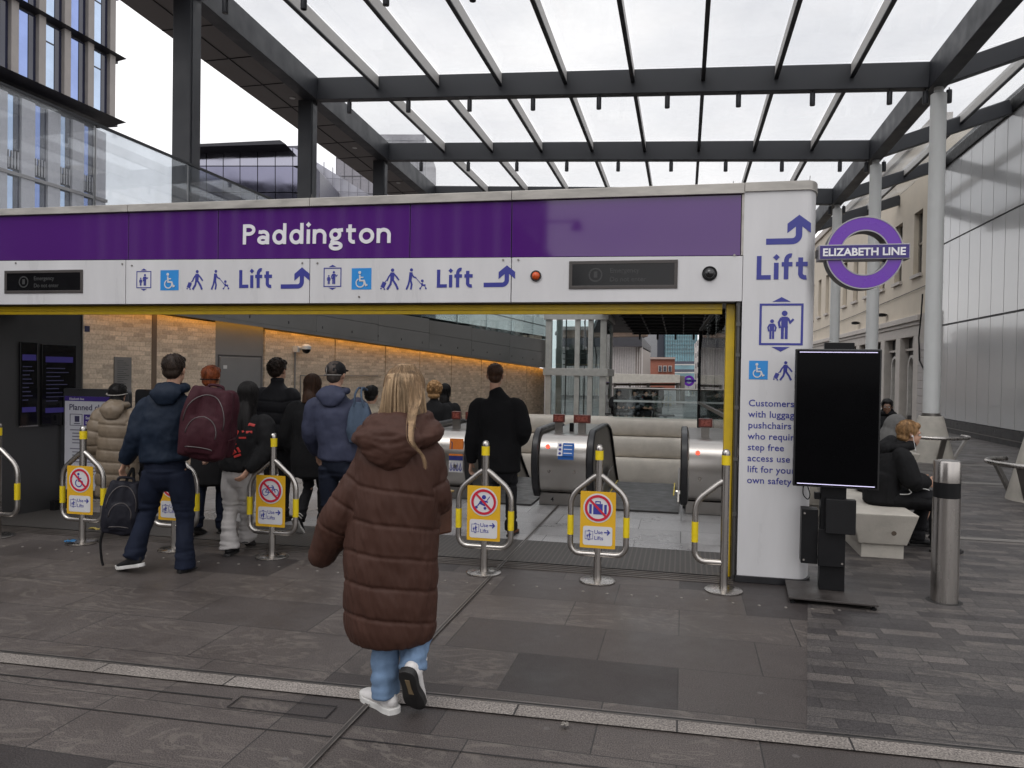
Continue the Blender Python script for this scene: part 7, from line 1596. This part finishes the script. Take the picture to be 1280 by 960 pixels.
for dx in (-.05, .05): MB().tube(catmull([(dx, .0, .30), (dx * .7 - .015, .0, .40), (dx * .4 - .04, .07, .47), (dx * .4 - .05, .16, .45)], 5), .010, 6).build('strap', TOTE, t, smooth=True, local=True)
# ---------------------------------------------------------------- riders and people further in
def simple(label, px, d, H, hairc, topc, yaw=0.0, zoff=0.0, style='short', hem=.85, **k):
    q = at(px, 500, d); rt = person(label, V(q.x, q.y, zoff), yaw); J = skel(H); body(rt, J, H, voxel=.011)
    jacket(rt, J, H, topc, hem * H / 1.75, .03, 1.0, voxel=.013, collar=.02); trousers(rt, J, H, BLKJ, voxel=.014)
    if style == 'short': short_hair(rt, J, H, hairc, vol=.014)
    elif style == 'curly': short_hair(rt, J, H, hairc, vol=.036, low=-.10, curly=1.2, n=700)
    else: long_hair(rt, J, H, hairc, .80 * H, .085, int(px), 160, back=.10)
    for n in 'LR': shoe(rt, 'shoe', J['an' + n], 0, 0, 1, SHOEB, SOLEB)
    return rt
simple('woman with dark bun hair and cream coat between the capped man and brown coat', 464, 8.6, 1.50, hairmat('black_hair', (.008, .007, .007)), cloth('cream_wool', (.42, .36, .28)), hem=.6)
simple('curly blonde haired rider on the leftmost escalator', 543, 11.6, 1.70, hairmat('curly_blonde', (.33, .19, .085)), BLK, zoff=-.20, style='curly')
simple('dark haired rider in black just beyond the curly blonde one', 556, 12.6, 1.72, hairmat('black_hair', (.008, .007, .007)), BLK, zoff=-.25, style='long')
simple('lowest rider, dark haired, far down the leftmost escalator', 569, 13.8, 1.68, hairmat('dark_brown_hair', (.022, .014, .010)), BLK, zoff=-.62)
# ---------------------------------------------------------------- man in black at the escalator
g0 = gnd(624, 672); rt = person('short haired man all in black walking to the middle escalator', V(g0.x, g0.y, 0), R(-2)); H = 1.80
lp = lambda x, y, f=0.0: local_at(rt, x, y, f)
J = skel(H, stride=.12, head=lp(619, 470, .02), neck=lp(619, 488), chest=lp(623, 520), waist=lp(624, 550), pelvis=lp(624, 585), shL=lp(598, 502), shR=lp(646, 502), elL=lp(592, 545, -.03), wrL=lp(589, 577, .02), elR=lp(655, 540, -.02), wrR=lp(640, 560, .24))
body(rt, J, H, curl=.8); jacket(rt, J, H, cloth('black_wool', (.006, .006, .007), .9), J['pelvis'].z - .02, .035, 1.04, disp=folds(.010, 7, .001, .6), sleeve=.062); trousers(rt, J, H, BLKJ, .95)
short_hair(rt, J, H, hairmat('brown_hair', (.045, .022, .013)), Matrix.Rotation(R(14), 3, 'Z'), vol=.004, front=False, ln=.025)
for n in 'LR': shoe(rt, 'shoe', J['an' + n], 0, 0 if n == 'R' else R(12), 1.05, cloth('tan_boot', (.16, .055, .022), .5), SOLEB)
# ---------------------------------------------------------------- seated people
def seated(label, loc, yaw, topc, hairc, legc=BLKJ, k=1.0, lean=.0, group=None, hood=None, face=True, vox=.009, seat=.43, style='short'):
    rt = person(label, loc, yaw, group); z = seat + .07
    J = dict(pelvis=V(0, 0, z), waist=V(0, -.02 + lean * .2, z + .18), chest=V(0, .03 + lean * .6, z + .36), neck=V(0, .07 + lean, z + .515), head=V(0, .13 + lean * 1.2, z + .63))
    for s, n in ((-1, 'L'), (1, 'R')):
        J['sh' + n] = V(s * .19, .045 + lean * .8, z + .45); J['el' + n] = V(s * .235, .16 + lean * .5, z + .20); J['wr' + n] = V(s * .12, .38, z + .17)
        J['hip' + n] = V(s * .095, .03, z - .01); J['kn' + n] = V(s * .13, .46, z + .02); J['an' + n] = V(s * .13, .44 + .06 * s, .095)
    H = 1.75; rot = Matrix.Rotation(R(-6), 3, 'X'); bd = body(rt, J, H, rot=rot, voxel=vox, curl=.9)
    if face: face_parts(bd, J['head'], H, rot)
    jacket(rt, J, H, topc, z - .04, .045, 1.0, voxel=max(.011, vox), name='coat', disp=folds(.014, 8, .002), sleeve=.065, collar=.03)
    b = Blob(); b.limb([(J['pelvis'] + V(0, -.03, .0), .20, .13), (J['pelvis'] + V(0, .12, -.005), .215, .115), (J['pelvis'] + V(0, .30, -.01), .215, .10), (J['pelvis'] + V(0, .44, -.03), .20, .095)], (1, 0, 0), 4, 20); b.fuse('coat_skirt', topc, rt, max(.012, vox), 3, folds(.012, 8, .002))
    trousers(rt, J, H, legc, 1.0, top=z + .08, voxel=max(.012, vox))
    for n in 'LR': shoe(rt, 'shoe', J['an' + n], 0, 0, 1.05, SHOEB, SOLEB)
    if hood:
        c = J['head']; b = Blob(); b.ball(c + V(0, -.03, .02), (.115, .13, .14)); b.limb([(c + V(0, -.06, -.02), .10, .10), (J['neck'] + V(0, -.05, -.02), .13, .11), (J['neck'] + V(0, -.02, -.10), .17, .12)], (1, 0, 0), 4, 18); b.fuse('hood', hood, rt, .010, 3, folds(.010, 10, .002))
    else:
        c = J['neck']; b = Blob(); b.limb([(c + V(math.sin(R(a)) * .105, -.02 - math.cos(R(a)) * .10, -.01 - .02 * math.cos(R(a))), .045, .05) for a in range(0, 361, 30)], (0, 0, 1), 3, 12, False); b.limb([(c + V(0, -.09, .05), .10, .05), (c + V(0, -.15, -.03), .14, .06), (c + V(0, -.15, -.12), .09, .04)], (1, 0, 0), 4, 16); b.fuse('hood', topc, rt, .010, 3, folds(.010, 11, .002))
        if style == 'messy': short_hair(rt, J, H, hairc, rot, vol=.014, low=-.06, n=700, ln=.075, messy=.5)
        else: short_hair(rt, J, H, hairc, rot, vol=.014)
    return rt, J, bd
sx_ = atY(1102, 600, 8.25).x
rt, J, bd = seated('seated person with ginger blond hair and white earphone on the concrete bench', V(sx_, 8.25, 0), R(-88), BLK, hairmat('ginger_hair', (.27, .155, .07)), lean=.10, style='messy', vox=.0075)
c = J['head']
mb = MB().ball(c + V(.088, -.002, -.015), .010, 10, 8); mb.tube(catmull([tuple(c + V(.088, .004, -.02)), tuple(c + V(.085, .02, -.10)), tuple(c + V(.10, .03, -.16))], 4), .003, 5); mb.build('earphone', pm('ear_white', (.7, .7, .7), .3), bd, smooth=True, local=True)
mb = MB(); mb.tube(catmull([(.245, .10, .565), (.25, .17, .57), (.25, .20, .59), (.252, .18, .62), (.25, .24, .635), (.25, .33, .625), (.25, .36, .615)], 5), .005, 6); mb.build('earphone_cord', pm('cord_white', (.5, .5, .48), .5), rt, smooth=True, local=True)
sx2 = atY(1090, 600, 9.1).x
seated('second seated person with grey hood up beyond the ginger haired one', V(sx2, 9.1, 0), R(-80), BLK, BLK, lean=.12, hood=cloth('grey_marl', (.11, .108, .105), .9), face=False)
q = at(1108, 560, 13.0); seated('dark skinned person in a black coat seated far behind the ginger haired one', V(q.x, q.y, 0), R(165), BLK, hairmat('black_hair', (.008, .007, .007)), seat=.50)
bd_ = [o for o in bpy.data.objects if o.name.startswith('body')][-1]; bd_.data.materials[0] = SKIN2
t3 = thing('concrete_bench', 'far concrete bench under the person seated beyond the black screen', 'bench', V(q.x, q.y + .1, 0)); bench_block(q.x - .45, q.x + .45, q.y - .1, q.y + .5, t3)
# people on the far concourse behind the parapet
BENB = pm('bench_dark', (.06, .06, .06), .5); fy = 25.5; xa_ = atY(768, 500, fy).x; xb_ = atY(832, 500, fy).x
t = thing('long_bench', 'low dark bench with people sitting behind the glass parapet', 'bench', V((xa_ + xb_) / 2, fy + .1, 0)); MB().span((xa_ - .3, fy - .05, .32), (xb_ + .3, fy + .4, .38)).build('seat', BENB, t)
for x in (xa_, (xa_ + xb_) / 2, xb_): MB().span((x - .05, fy + .05, 0), (x + .05, fy + .3, .32)).build('leg', BENB, t)
for px, lab, c_, yw in ((772, 'leftmost dark figure sitting behind the glass parapet', BLK, 20), (796, 'figure in a patterned grey top sitting behind the glass parapet', cloth('grey_check', (.13, .13, .14)), -20), (807, 'figure in black sitting in the middle behind the glass parapet', BLKJ, 10), (820, 'figure in dark green sitting behind the glass parapet', cloth('dark_green', (.025, .04, .03)), -30)):
    seated(lab, V(atY(px, 500, fy).x, fy, 0), R(180 + yw), c_, hairmat('black_hair', (.008, .007, .007)), face=False, vox=.016, seat=.35)
